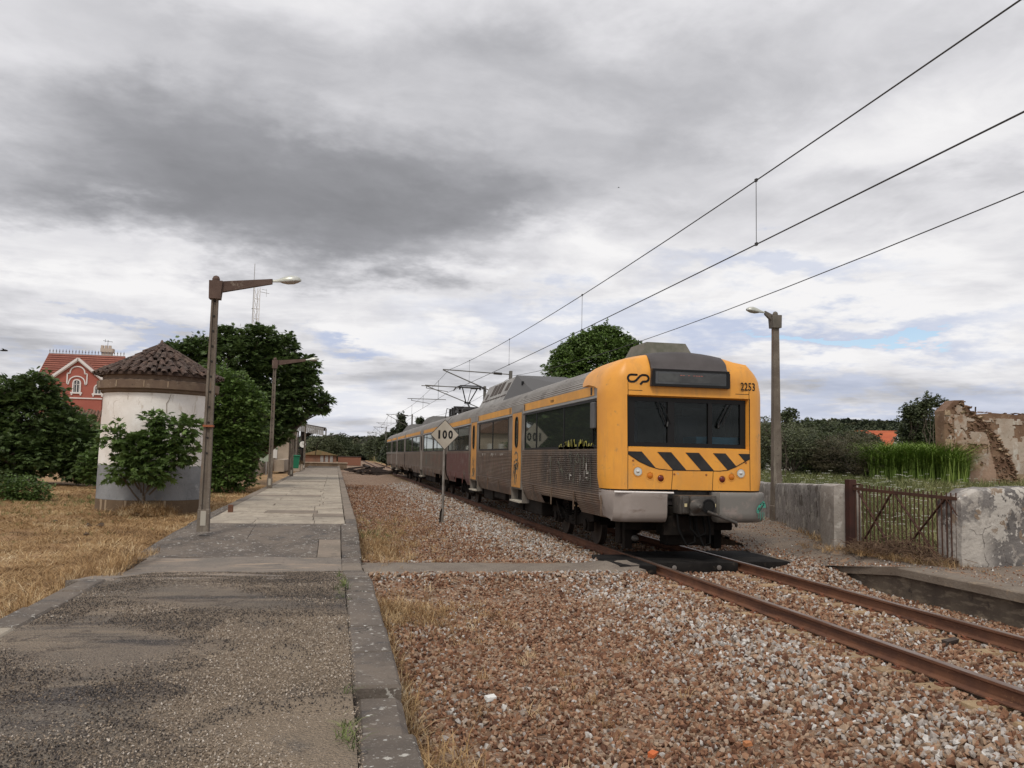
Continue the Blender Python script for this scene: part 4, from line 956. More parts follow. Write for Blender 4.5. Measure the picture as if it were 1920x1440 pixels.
# panel joints (raised dark strips standing in for the shaded gaps)
mb = MB()
def seam(pts, w=.009):
    for p, q in zip(pts, pts[1:]):
        mb.bar((XT+p[0], fy(p[1])-.0015, p[1]), (XT+q[0], fy(q[1])-.0015, q[1]), w, .004, up=(0, 1, 0))
for s in (-1, 1):
    seam([(s*1.222, 1.29), (s*1.222, 3.12)]); seam([(s*1.222, 3.12), (s*1.225, 3.3)]); seam([(s*.94, 3.125), (s*1.222, 3.125)])
seam([(-.37, 1.29), (-.34, 1.64)]); seam([(.45, 1.29), (.47, 1.64)]); seam([(-.24, 1.29), (-1.2, 1.29)], .006); 
mb.build('panel_joint', M_dk, train, recalc=False)
# chevron band: stripes clipped to the bowl-shaped panel
def clip(poly, reg):
    out = poly
    for (ax, az), (bx_, bz_) in zip(reg, reg[1:]+reg[:1]):
        inp = out; out = []
        ins = lambda p: (bx_-ax)*(p[1]-az)-(bz_-az)*(p[0]-ax) <= 1e-9
        for p, q in zip(inp, inp[1:]+inp[:1]):
            if ins(p): out.append(p)
            if ins(p) != ins(q):
                d1 = (bx_-ax)*(p[1]-az)-(bz_-az)*(p[0]-ax); d2 = (bx_-ax)*(q[1]-az)-(bz_-az)*(q[0]-ax); t = d1/(d1-d2); out.append((p[0]+(q[0]-p[0])*t, p[1]+(q[1]-p[1])*t))
        if not out: return []
    return out
bowl = [(-1.215, 1.985), (1.215, 1.985), (1.215, 1.89), (1.05, 1.80), (.92, 1.73), (.76, 1.668), (.60, 1.65), (-.42, 1.65), (-.62, 1.668), (-.80, 1.715), (-1.0, 1.80), (-1.215, 1.935)]
k = .93                                                   # slope of the stripes
for x0, w in ((-1.6, .64), (-.65, .27), (-.09, .265), (.465, .25), (.98, .34)):
    poly = clip([(x0, 1.99), (x0+w, 1.99), (x0+w+k*.36, 1.63), (x0+k*.36, 1.63)], bowl)
    if len(poly) < 3: continue
    mb = MB(); mb.prism([(XT+p[0], p[1]) for p in poly], fy(1.8)-.006, fy(1.8)+.03, 'y'); mb.build('chevron_stripe', mat('chevron_black', (.014, .014, .015), .55, ((.03, .028, .028), 3)), train)
mb = MB(); 
for p, q in zip(bowl[2:], bowl[3:]+bowl[:0]): mb.bar((XT+p[0], fy(1.8)-.003, p[1]), (XT+q[0], fy(1.8)-.003, q[1]), .013, .01, up=(0, 1, 0))
mb.build('bowl_joint', M_dk, train, recalc=False)
# lamps
M_lens = mat('clear_lens', (.75, .73, .68), .1, metal=.7); M_amb = mat('amber_lens', (.55, .17, .015), .2); M_red = mat('red_lens', (.13, .018, .012), .2); M_hole = mat('lamp_recess', (.40, .17, .03), .5)
for s in (-1, 1):
    for nm, x0, z0, r0, m in (('headlight', 1.03, 1.615, .075, M_lens), ('amber_light', .79 if s < 0 else .84, 1.54, .057, M_amb), ('tail_light', .58 if s < 0 else .65, 1.495, .06, M_red)):
        cx = XT+s*x0; cy = fy(z0)
        mb = MB(); mb.lathe([(r0*1.32, -.002), (r0*1.30, -.010), (r0*1.06, -.008), (r0*1.0, .03)], (cx, cy, z0), 22, 'y'); hl = mb.build(nm, M_yel, train, smooth=True)
        mb = MB()
        mb.lathe([(r0, -.004), (r0*.8, -.022), (r0*.4, -.03), (.004, -.032)], (cx, cy, z0), 20, 'y') if nm != 'headlight' else mb.lathe([(r0, -.012), (r0*.85, -.006), (r0*.5, .0), (r0*.46, -.012), (r0*.2, -.022), (.004, -.024)], (cx, cy, z0), 22, 'y')
        mb.build('lens', m, hl, smooth=True)
        if nm == 'headlight':
            mb = MB(); mb.lathe([(r0*1.06, -.011), (r0*1.06, -.016), (r0*.97, -.016), (r0*.97, -.008)], (cx, cy, z0), 22, 'y'); mb.build('rim', M_silver, hl, smooth=True)
    for x0, z0 in ((1.14, 1.815), (.33, 1.575)):
        mb = MB(); mb.lathe([(.02, -.001), (.02, -.006), (.008, -.007)], (XT+s*x0+(.02 if s < 0 else 0), fy(z0), z0), 12, 'y'); mb.build('fixing_bolt', mat('bolt_brown', (.28, .10, .03), .6), train)
# lettering: operator emblem (outlined letters) and number
mb = MB()
def ring(pts, w):
    for i, (p, q) in enumerate(zip(pts, pts[1:])):
        mb.bar((XT+p[0], fy(p[1])-.004, p[1]), (XT+q[0], fy(q[1])-.004, q[1]), w, .003, up=(0, 1, 0))
        mb.lathe([(w/2, 0), (w/2, .003)], (XT+p[0], fy(p[1])-.0055, p[1]), 10, 'y')
def arc(cx, cz, r, a0, a1, n=7, kx=1): return [(cx+kx*r*math.cos(math.radians(a0+(a1-a0)*i/n)), cz+r*math.sin(math.radians(a0+(a1-a0)*i/n))) for i in range(n+1)]
lw = .040
def LP(cx, cy): return (-1.20+(cx-300)*.00303, 3.435-(cy-272)*.00303)
ring([LP(364, 278)]+[LP(328-22*math.sin(q), 300-22*math.cos(q)) for q in np.linspace(0, PI, 9)]+[LP(346, 321), LP(360, 312), LP(384, 286), LP(400, 278)]+[LP(420+21*math.sin(q), 298-20*math.cos(q)) for q in np.linspace(0, PI, 9)]+[LP(402, 320), LP(386, 338)], lw)
lg = mb.build('operator_emblem', M_dk, train, recalc=False)
lg.location.y += -.002; lg.location.x += -.045
text_obj('2253', .215, 'fleet_number', M_dk, train, T(XT+1.20, fy(3.28)-.006, 3.265) @ Matrix.Rotation(.13, 4, 'Z') @ FACE_S, .002, .002, .78)
# bumper
M_b = M_bump
def bumper_half(s):
    mb = MB(); top = 1.25; bot = .69
    ringsx = [(.44, .16, .02), (.52, .0, 0), (1.15, .0, 0), (1.36, .05, .0), (1.50, .16, .01), (1.57, .36, .03), (1.58, .8, .08)]
    def y0(x): return 14.80
    vs = []
    pr = [(0, top), (-.012, top-.05), (0, top-.10), (0, .88), (.02, .78), (.07, .71), (.13, bot)]
    for x, dy, up in ringsx:
        sh = min(1, .5+dy)
        for d, z in pr: vs.append((XT+s*(x-(.10*max(0, (1.0-z))/.3 if x > 1.5 else 0)), 14.80+dy+d*(1 if x < 1.55 else .4), z+up*(z < .9)))
    for x, dy, up in ringsx: 
        pass
    n = len(pr); fs = [(i*n+k, i*n+k+1, (i+1)*n+k+1, (i+1)*n+k) for i in range(len(ringsx)-1) for k in range(n-1)]
    mb.add(vs, fs); mb.add([(XT+s*x, 14.80+dy, top) for x, dy, up in ringsx]+[(XT+s*x, 15.6, top+.02) for x, dy, up in ringsx], [(i, i+1, i+8, i+7) for i in range(6)])
    mb.add([(XT+s*.44, 14.96, top), (XT+s*.44, 15.5, top), (XT+s*.44, 15.5, bot), (XT+s*.44, 15.07, bot)], [(0, 1, 2, 3)])
    o = mb.build('bumper', M_b, train, smooth=True)
    if s < 0:
        mb = MB(); mb.tube([(XT-.40, 14.79, 1.235), (XT-1.40, 14.825, 1.24), (XT-1.5, 14.90, 1.24)], .02, 8); mb.build('bumper_lip', mat('bright_lip', (.8, .78, .76), .35, metal=.3), o)
    if s > 0:
        mb = MB(); ct = (XT+1.36, 14.80, .98)
        r = random.Random(3)
        for k in range(3):
            pts_ = [(ct[0]+(.06+.02*k)*math.cos(t)*r.uniform(.6, 1), ct[1]-.002+.0*k, ct[2]+(.085+.02*k)*math.sin(t*1.3)*r.uniform(.6, 1)) for t in np.linspace(0, 6, 12)]
            for p, q in zip(pts_, pts_[1:]): mb.bar(p, q, .013, .002, up=(0, 1, 0))
        for k in range(4): mb.bar((ct[0]-.05+.035*k, ct[1]-.002, ct[2]-.08), (ct[0]-.05+.035*k, ct[1]+.0, ct[2]-.2-.03*(k % 2)), .006, .002, up=(0, 1, 0))
        mb.build('graffiti', mat('graffiti_green', (.05, .38, .28), .7), o, recalc=False)
bumper_half(-1); bumper_half(1)
# coupler
M_cpl = mat('coupler_grey', (.095, .088, .08), .6, ((.055, .05, .045), 5), [(14, .58, .7, (.15, .12, .10))], metal=.3)
mb = MB(); mb.box(XT-.44, XT+.44, 15.1, 15.5, 1.12, 1.25); mb.cbox(XT-.36, XT+.36, 14.58, 14.95, .86, 1.2, .02); mb.cbox(XT-.20, XT+.22, 14.46, 14.62, .84, 1.2, .03); mb.tube([(XT, 14.9, 1.0), (XT, 15.6, .98)], .14, 12)
mb.lathe([(.13, 0), (.13, -.03), (.09, -.07), (.055, -.15), (.03, -.17)], (XT-.10, 14.46, 1.02), 20, 'y'); mb.cbox(XT-.33, XT-.2, 14.52, 14.7, .88, 1.17, .01); mb.cbox(XT+.22, XT+.33, 14.52, 14.7, .88, 1.17, .01)
cpl = mb.build('coupler', M_cpl, train, smooth=True)
mb = MB(); mb.lathe([(.115, -.02), (.13, -.03), (.105, -.03), (.08, .05)], (XT+.13, 14.46, 1.02), 20, 'y'); mb.build('coupler_cup', M_dk, cpl, smooth=True)
mb = MB(); mb.lathe([(.095, -.031), (.01, -.028)], (XT+.13, 14.46, 1.02), 20, 'y'); mb.build('coupler_cup_inside', mat('cup_black', (.008, .008, .008), .9), cpl)
mb = MB(); mb.box(XT-.30, XT-.25, 14.515, 14.52, 1.0, 1.06); mb.box(XT+.26, XT+.31, 14.515, 14.52, 1.0, 1.06); mb.build('coupler_label', mat('cream_label', (.6, .52, .3), .8), cpl)
mb = MB(); mb.tube([(XT+.10, 14.42, .92), (XT+.34, 14.35, .83), (XT+.66, 14.40, .72)], .03, 8); mb.tube([(XT+.62, 14.4, .73), (XT+.68, 14.45, .69), (XT+.70, 14.5, .66)], .026, 6); mb.build('coupler_lever', M_cpl, cpl, smooth=True)
mb = MB()
for x0, x1, zl in ((-.34, .0, .30), (-.1, .2, .45), (.02, .3, .28)):
    mb.tube([(XT+x0, 14.75, .85), (XT+x0-.01, 14.68, .6), (XT+x0*.6+x1*.4, 14.66, zl), (XT+x1-.03, 14.68, zl+.05), (XT+x1, 14.75, .6), (XT+x1+.01, 14.9, .85)], .02, 7)
mb.build('air_hose', mat('black_hose', (.007, .007, .007), .8, spec=.1), train, smooth=True)
mb = MB(); mb.box(XT-.9, XT+.9, 15.3, 15.5, .75, 1.2); mb.box(XT-.5, XT+.5, 15.0, 15.4, .45, .8); mb.cbox(XT-1.05, XT-.7, 15.9, 16.2, .2, .7, .03); mb.cbox(XT+.7, XT+1.05, 15.9, 16.2, .2, .7, .03); mb.box(XT-1.0, XT-.85, 15.75, 15.9, .12, .6); mb.box(XT+.85, XT+1.0, 15.75, 15.9, .12, .6); mb.build('front_beam', M_blk, train)
mb = MB(); mb.lathe([(.06, 0), (.055, -.10), (.02, -.14)], (XT-.95, 15.35, .36), 10, 'y'); mb.build('horn', M_cpl, train, smooth=True)
mb = MB(); mb.cbox(XT-.40, XT+.42, 15.15, 15.5, .24, .98, .04); mb.cbox(XT-1.1, XT+1.1, 15.45, 15.6, .5, .9, .03); mb.build('front_dark_fill', M_blk, train)  # added black boxes standing in for the dark beneath the cab front
mb = MB(); mb.cbox(XT-1.66, XT-1.60, 15.72, 15.98, 2.42, 2.93, .015, 0); mb.build('wing_mirror', mat('mirror_grey', (.09, .09, .095), .5, ((.12, .12, .12), 2)), train)
mb = MB(); mb.box(XT-1.60, XT-1.575, 15.98, 16.0, 2.06, 2.96); mb.box(XT-1.60, XT-1.575, 15.66, 15.98, 2.06, 2.1); mb.box(XT-1.585, XT-1.58, 15.9, 15.93, 2.4, 2.96); mb.build('cab_side_frame', M_dk, train)
# yellow spray over the lower edge of the first side window
mb = MB(); r = random.Random(5)
for k in range(46):
    yy = r.uniform(16.0, 18.6); h = r.uniform(.05, .24)*(1-abs(yy-17.3)/2.2); mb.add([(XT-HW-.012, yy-.09, 2.03), (XT-HW-.012, yy+.09, 2.03), (XT-HW-.012, yy+.04, 2.03+h), (XT-HW-.012, yy-.03, 2.03+h*1.1)], [(0, 1, 2, 3)])
mb.build('graffiti', mat('graffiti_yellow', (.45, .42, .06), .8, ((.20, .19, .09), 6)), train, recalc=False)

mb = MB(); r = random.Random(12)
def stroke(mb, pts, w, x=XT-HW-.021):
    for p, q in zip(pts, pts[1:]): mb.bar((x, *p), (x, *q), w, .002, up=(1, 0, 0))
for k in range(16):
    yy = r.uniform(16.0, 19.6); z1 = r.uniform(1.75, 1.98); stroke(mb, [(yy, z1), (yy+r.uniform(-.01, .01), z1-r.uniform(.15, .65))], r.uniform(.012, .05))
for k in range(7):
    yy = r.uniform(16.3, 19.2); zz = r.uniform(1.4, 1.85); stroke(mb, [(yy+.12*math.cos(t), zz+.10*math.sin(t)*r.uniform(.6, 1.2)) for t in np.linspace(0, r.uniform(3, 6), 7)], .028)
o = mb.build('graffiti', MATS['graffiti_dark'], train, recalc=False)
mb = MB()
for k in range(9):
    yy = r.choice((16.3, 16.5, 16.9, 17.6))+r.uniform(-.1, .1); zz = r.uniform(1.45, 1.95); stroke(mb, [(yy-.08, zz), (yy+.06, zz+r.uniform(-.02, .03))] if k % 2 else [(yy, zz), (yy+.01, zz-r.uniform(.08, .2))], r.uniform(.012, .028), XT-HW-.023)
for k in range(12):
    yy = r.uniform(25, 29); stroke(mb, [(yy, 1.93), (yy+.08, r.uniform(1.82, 1.9)), (yy+.15, 1.94)], .02, XT-HW-.023)
mb.build('graffiti', mat('graffiti_white', (.50, .48, .44), .8), train, recalc=False)

# roof gear
M_pod = mat('roof_pod_grey', (.13, .125, .115), .7, ((.09, .085, .078), 1.5)); M_pod2 = mat('roof_pod_pale', (.34, .33, .31), .6, ((.22, .21, .2), 3)); M_podd = mat('roof_pod_dark', (.075, .072, .07), .6)
def pod(nm, y0, y1, w0, w1, z1, m, sl=.35, zb=3.66):
    mb = MB(); xx = X(0, (y0+y1)/2); c = lambda w, y, z: (xx+w, y, z)
    mb.add([c(-w0, y0, zb), c(w0, y0, zb), c(w0, y1, zb), c(-w0, y1, zb), c(-w1, y0+sl, z1), c(w1, y0+sl, z1), c(w1, y1-sl, z1), c(-w1, y1-sl, z1)], [(0, 1, 2, 3), (4, 5, 6, 7), (0, 1, 5, 4), (1, 2, 6, 5), (2, 3, 7, 6), (3, 0, 4, 7)])
    return mb.build(nm, m, train)
pod('roof_antenna_box', 16.0, 17.3, .60, .42, 4.22, mat('mossy_box', (.16, .15, .125), .8, ((.10, .10, .075), 3)), .18, 3.8)
mb = MB(); yA, yB, yC = 22.6, 27.0, 32.4; xx = XT
sec0 = [(-1.25, 3.62), (-.55, 3.88), (.55, 3.88), (1.25, 3.62)]; sec1 = [(-1.28, 3.62), (-.82, 4.50), (.82, 4.50), (1.28, 3.62)]
v0 = [(xx+x, yA, z) for x, z in sec0]+[(xx+x, yB, z) for x, z in sec1]+[(xx+x, yB+.05, z) for x, z in sec1]
mb.add(v0, [(0, 1, 5, 4), (1, 2, 6, 5), (2, 3, 7, 6), (0, 3, 2, 1), (4, 5, 6, 7)]); mb.build('air_conditioner_hood', M_podd, train)
mb = MB(); sec1 = [(-1.28, 3.60), (-1.16, 3.80), (-.84, 4.46), (.84, 4.46), (1.16, 3.80), (1.28, 3.60)]
mb.prism([(xx+x, z) for x, z in sec1], yB+.02, yC-.5, 'y'); mb.add([(xx+x, yC-.5, z) for x, z in sec1]+[(xx+x*.97, yC, 3.6+(z-3.6)*.45) for x, z in sec1], [(k, k+1, k+7, k+6) for k in range(5)]+[tuple(range(6, 12))]); ac = mb.build('air_conditioner', M_pod2, train)
mb = MB()
def onside(y0, y1, t0, t1, d=.012):       # quads lying on the sloping side
    p = lambda t, y: (xx-1.16+.32*t-d, y, 3.80+.66*t+d*.4)
    mb.add([p(t0, y0), p(t0, y1), p(t1, y1), p(t1, y0), *[(a+d*.9, b, c-d*.3) for a, b, c in (p(t0, y0), p(t0, y1), p(t1, y1), p(t1, y0))]], [(0, 1, 2, 3), (0, 4, 5, 1), (2, 6, 7, 3), (1, 5, 6, 2), (3, 7, 4, 0)])
for y0 in (28.4, 29.15, 29.9): onside(y0, y0+.55, .3, .9)
onside(27.3, 27.8, .35, .75); onside(31.0, 31.3, .2, .5)
for y0 in np.arange(27.2, 31.4, .5): onside(y0, y0+.36, .06, .12)
mb.build('grille', mat('grille_brown', (.075, .06, .052), .8), ac, recalc=False)
mb = MB(); mb.box(XT-1.12, XT-.6, yA+2.7, yA+2.75, 3.6, 3.7); mb.box(XT-1.1, XT-1.03, 24.9, 24.98, 4.0, 4.12); mb.build('hood_handle', M_dk, train)
mb = MB(); mb.lathe([(.22, 0), (.20, .06), (.08, .1)], (XT, 21.5, 3.86), 14); mb.build('roof_dome', M_pod2, train, smooth=True)
pod('roof_pod', 51.5, 58.5, 1.0, .62, 4.30, M_pod, 1.6); pod('roof_pod', 59.3, 60.6, .7, .5, 4.05, M_pod2, .2)
pod('roof_pod', 66.5, 74.5, 1.0, .62, 4.30, M_pod, 1.6)
# pantograph
M_pan = mat('pantograph_black', (.022, .02, .02), .5); yp = 42.2
mb = MB(); zt = 5.36; z0 = 3.9; R = .03
for y in (yp-.16, yp+.16):
    mb.tube([(XT-.82, y, zt-.26), (XT-.72, y, zt-.1), (XT-.5, y, zt), (XT+.5, y, zt), (XT+.72, y, zt-.1), (XT+.82, y, zt-.26)], .022, 6)
mb.box(XT-.52, XT+.52, yp-.19, yp+.19, zt-.10, zt-.07)
for s in (-1, 1): mb.bar((XT+s*.5, yp-.16, zt-.12), (XT+s*.5, yp+.16, zt-.12), .05); mb.bar((XT+s*.52, yp, zt-.03), (XT+s*.52, yp, zt-.2), .07)
kn = (XT, yp+.75, 4.55)
for s in (-1, 1): mb.tube([(XT+s*.38, yp, zt-.12), (kn[0]+s*.08, kn[1]-.02, kn[2])], R, 6)
mb.tube([(XT+.06, yp, zt-.15), (kn[0]+.0, kn[1], kn[2]-.02)], .016, 6)
mb.tube([kn, (XT, yp-.55, 4.08)], .045, 8); mb.tube([(XT+.05, kn[1]-.1, kn[2]-.1), (XT+.05, yp-.2, 4.05)], .02, 6); mb.tube([(kn[0]-.16, kn[1], kn[2]), (kn[0]+.16, kn[1], kn[2])], .05, 8)
mb.build('pantograph', M_pan, train, smooth=True)
mb = MB(); mb.box(XT-.65, XT+.65, yp-.75, yp-.65, 4.0, 4.1); mb.box(XT-.65, XT+.65, yp+.65, yp+.75, 4.0, 4.1); mb.box(XT-.65, XT-.55, yp-.75, yp+.75, 4.0, 4.1); mb.box(XT+.55, XT+.65, yp-.75, yp+.75, 4.0, 4.1); mb.cbox(XT-.35, XT+.35, yp-1.0, yp-.35, 3.95, 4.25, .04)
mb.cbox(XT-.6, XT-.2, yp-1.9, yp-1.2, 3.86, 4.12, .04)
for x in (-.6, .6):
    for y in (-.7, .7): mb.lathe([(.05, 0), (.09, .03), (.05, .06), (.09, .09), (.05, .12), (.09, .15), (.05, .2)], (XT+x, yp+y, 3.82), 8)
mb.build('pantograph_base', M_pan, train)
for y, h in ((yp+1.5, .55), (yp+2.3, .52), (yp+3.2, .5), (yp-1.3, .3)):
    mb = MB(); pr = [(.10, 0)]
    for k in range(8): pr += [(.05, .04+k*h/9), (.085, .06+k*h/9)]
    mb.lathe(pr+[(.05, h-.02), (.05, h)], (XT-.55, y, 3.80), 8); mb.box(XT-.60, XT+.2, y-.05, y+.05, 3.8+h-.03, 3.8+h+.05); mb.build('insulator', M_pan, train)
mb = MB(); mb.tube([(XT-.4, yp+.7, 4.1), (XT-.5, yp+1.5, 4.36), (XT-.5, yp+3.2, 4.32)], .025, 6); mb.tube([(XT-.5, yp+3.2, 4.3), (XT-.6, yp+4.2, 4.42), (XT-.6, yp+5.0, 3.85)], .02, 6)
mb.build('roof_busbar', M_pan, train)
mb = MB(); mb.lathe([(.17, 0), (.17, .12), (.07, .12), (.20, .16), (.20, .18)], (XT-.4, yp-2.6, 3.82), 12); mb.build('roof_vent', M_pan, train)

# ------------------------------------------------------------------ lamps, sign, tower hut
M_pole = mat('weathered_concrete_pole', (.185, .155, .125), .92, ((.13, .105, .085), 2), [(2.0, .55, .68, (.25, .22, .18), (2, 2, .4)), (14, .6, .7, (.09, .075, .06)), (1.6, .6, .7, (.22, .12, .06), (3, 3, .5), .7), (40, .62, .7, (.33, .31, .27))], bump=.5, bscale=30)
M_arm = mat('brown_concrete_arm', (.085, .055, .045), .9, ((.12, .08, .065), 3), [(6, .6, .7, (.2, .16, .13))], bump=.4, bscale=25)
M_lum = mat('luminaire_shell', (.58, .59, .56), .35, ((.45, .46, .40), 5), [(8, .6, .7, (.25, .27, .15))], metal=.3)
M_bowl = mat('luminaire_bowl', (.40, .37, .34), .35)
M_holew = mat('pole_hole', (.03, .028, .025), .9)
def lamp(label, loc, H, arm=1.0, m=M_pole, cap=M_arm, w=.17, dirx=1, ang=0, fix=False, group='concrete platform lamps'):
    """H-section concrete mast with a cap, a tapered arm and a cobra-head lantern, built in local coordinates"""
    t = thing('platform_lamp', label, 'street lamp', loc, group); t.rotation_euler = (0, 0, ang)
    mb = MB(); a = w*1.12; b = w*.74
    def sect(k, z): return [(-k, -k*.8, z), (-k*.45, -k*.8, z), (-k*.45, -k*.35, z), (k*.45, -k*.35, z), (k*.45, -k*.8, z), (k, -k*.8, z), (k, k*.8, z), (-k, k*.8, z)]
    zz = [0, .42, .44, H*.5, H]; kk = [a*.58, a*.575, a*.5, (a+b)*.25, b*.5]
    for i in range(4):
        s0 = sect(kk[i], zz[i]); s1 = sect(kk[i+1], zz[i+1])
        if i == 0: s0 = [(x, y if y > -.35*kk[0] or abs(x) > 0 else y, z) for x, y, z in s0]
        mb.add(s0+s1, [(k, (k+1) % 8, 8+(k+1) % 8, 8+k) for k in range(8)])
    mb.box(-kk[0]*.46, kk[0]*.46, -kk[0]*.79, 0, 0, .43)
    pole = mb.build('pole', m, t, world=False)
    mb = MB()
    for k in range(int((H-1.2)/.3)):
        z = H-.12-.3*k; mb.lathe([(.022, 0), (.022, -.008)], (0, -kk[3]*.36, z), 8, 'y')
    mb.build('pole_hole', M_holew, pole, world=False)
    mb = MB(); mb.box(-.05, .05, -kk[0]*.8-.006, -kk[0]*.8+.01, .12, .4) ; mb.build('base_plate', mat('pale_plate', (.42, .39, .33), .8), t, world=False)
    mb = MB(); c = b*.5+.045
    mb.add([(-c, -c, H-.08), (c, -c, H-.08), (c, c, H-.08), (-c, c, H-.08), (-c-.01, -c, H+.28), (c+.03, -c, H+.28), (c+.03, c, H+.28), (-c-.01, c, H+.28)], [(0, 1, 2, 3), (4, 5, 6, 7), (0, 1, 5, 4), (1, 2, 6, 5), (2, 3, 7, 6), (3, 0, 4, 7)])
    mb.lathe([(.07, 0), (.075, .05), (.05, .1), (.0, .12)], (0, 0, H+.28), 10)
    mb.build('cap', cap, t, world=False)
    e = arm; mb = MB()
    mb.add([(.05, -.06, H+.05), (.05, .06, H+.05), (.05, .06, H+.27), (.05, -.06, H+.27), (e, -.04, H+.29), (e, .04, H+.29), (e, .04, H+.39), (e, -.04, H+.39)], [(0, 1, 2, 3), (4, 5, 6, 7), (0, 1, 5, 4), (1, 2, 6, 5), (2, 3, 7, 6), (3, 0, 4, 7)])
    mb.build('arm', cap, t, world=False)
    # cobra-head lantern
    lz = H+.36; L = .56
    sec = [(0, .022, .022), (.06, .03, .03), (.14, .05, .05), (.24, .085, .085), (.36, .11, .105), (.46, .105, .09), (.53, .07, .05), (L, .02, .015)]
    v = []; n = 10
    for x, hw, hh in sec:
        for k in range(n+1): q = PI*k/n; v.append((e+x, -hw*math.cos(q), lz+.10*x+hh*math.sin(q)-.01))
    f = [(i*(n+1)+k, i*(n+1)+k+1, (i+1)*(n+1)+k+1, (i+1)*(n+1)+k) for i in range(len(sec)-1) for k in range(n)]
    lo = len(v); v += [(e+x, y_, lz+.10*x-.03) for x, hw, hh in sec for y_ in (-hw, hw)]
    f += [(lo+2*i, lo+2*i+1, lo+2*i+3, lo+2*i+2) for i in range(len(sec)-1)]
    for i in range(len(sec)-1):
        f += [(i*(n+1), (i+1)*(n+1), lo+2*i+2, lo+2*i), (i*(n+1)+n, (i+1)*(n+1)+n, lo+2*i+3, lo+2*i+1)]
    lan = mesh_obj('lantern', v, f, M_lum, t, world=False, smooth=True)
    v = []; sec2 = [(.14, .03, .0), (.2, .07, .03), (.3, .095, .055), (.42, .095, .055), (.5, .07, .03), (.545, .03, .0)]
    for x, hw, dp in sec2:
        for k in range(n+1): q = PI*k/n; v.append((e+x, -hw*math.cos(q), lz+.10*x-.031-dp*math.sin(q)))
    mesh_obj('lantern_bowl', v, [(i*(n+1)+k, i*(n+1)+k+1, (i+1)*(n+1)+k+1, (i+1)*(n+1)+k) for i in range(len(sec2)-1) for k in range(n)], M_bowl, lan, world=False, smooth=True)
    return t
l1 = lamp('concrete platform lamp nearest the camera, beside the white round tower', (-2.45, 17.45, .27), 4.63, 1.08)
mb = MB(); mb.box(-.095, .095, -.1, .1, 2.02, 2.06); mb.build('rusty_band', mat('orange_band', (.30, .10, .045), .8), l1, world=False)
lamp('concrete platform lamp in front of the big dark tree, second along the platform', (-2.70, 37.7, .3), 5.2, 1.28)
lamp('concrete platform lamp half hidden by the tree, third along the platform', (-2.75, 57.0, .3), 5.2, 1.28)
lamp('far concrete lamp standing by the station canopy', (-2.8, 80.5, .3), 5.2, 1.28)
lamp('tall concrete lamp behind the train by the plastered wall with lantern pointing left', (11.95, 21.6, .22), 5.45, .32, w=.22, cap=mat('grey_concrete_cap', (.16, .14, .12), .9, ((.11, .1, .085), 4)), ang=PI)
# rusty stub by the platform edge
st = thing('stub_post', 'short rusty metal stub on the left platform edge', 'post', (-2.54, 22.6, .29))
mb = MB(); mb.cbox(-2.60, -2.48, 22.55, 22.67, .29, .48, .01); mb.build('post', M_rust, st)

# speed sign
SX, SY = 3.46, 27.5
sg = thing('speed_sign', 'white diamond speed sign reading 100 on a thin post in the ballast', 'sign', (SX, SY, -.35))
M_sp = mat('sign_pole_grey', (.30, .28, .255), .6, ((.2, .18, .16), 4), metal=.3)
mb = MB(); mb.tube([(SX, SY+.03, -.4), (SX, SY+.03, 2.6)], .042, 10); mb.build('pole', M_sp, sg)
mb = MB(); h = .475; mb.prism([(SX-h, 2.51), (SX, 2.51+h*1.05), (SX+h, 2.51), (SX, 2.51-h*1.05)], SY-.022, SY-.010, 'y'); pl_ = mb.build('sign_plate', mat('sign_edge_black', (.04, .038, .035), .7), sg)
mb = MB(); h = .45; mb.prism([(SX-h, 2.51), (SX, 2.51+h*1.05), (SX+h, 2.51), (SX, 2.51-h*1.05)], SY-.026, SY-.021, 'y'); mb.build('sign_face', mat('sign_cream', (.50, .46, .39), .6, ((.42, .38, .315), 1.5), [(20, .68, .72, (.1, .08, .07))]), pl_)
text_obj('1', .36, 'digit', M_dk, pl_, T(SX-.185, SY-.027, 2.50) @ FACE_S, .001, .016, .95)
for dx in (-.005, .185): text_obj('0', .36, 'digit', M_dk, pl_, T(SX+dx, SY-.027, 2.50) @ FACE_S, .001, .016, .8)
mb = MB(); mb.tube([(SX-.09, SY-.02, -.36), (SX-.07, SY, .0), (SX-.02, SY+.02, .12)], .03, 7); mb.build('stay', M_blk, sg)

# round white tower
HX, HY = -5.15, 26.5
hut = thing('round_tower', 'small round white tower with conical tiled roof beside the platform', 'building', (HX, HY, 0))
M_wht = mat('limewash', (.84, .81, .775), .9, ((.70, .655, .61), .9), [(2.0, .56, .68, (.50, .44, .38), (2.5, 2.5, .8), .8), (6, .64, .7, (.40, .35, .30), (1.5, 1.5, .6), .7), (1.2, .55, .7, (.86, .84, .82)), (4, .6, .66, (.52, .45, .37), (1, 1, .35), .6)], bump=.5, bscale=9, cracks=(.55, .006, (.35, .28, .22), .6))
M_gren = mat('blue_grey_render', (.27, .275, .285), .9, ((.21, .215, .225), 1.4), [(9, .6, .7, (.17, .18, .19)), (2, .6, .7, (.38, .39, .40))], bump=1, bscale=12)
M_brn = mat('brown_stone', (.19, .135, .095), .9, ((.14, .095, .07), 2), [(4, .57, .68, (.27, .21, .16)), (9, .62, .7, (.08, .06, .045))], bump=.6, bscale=15)
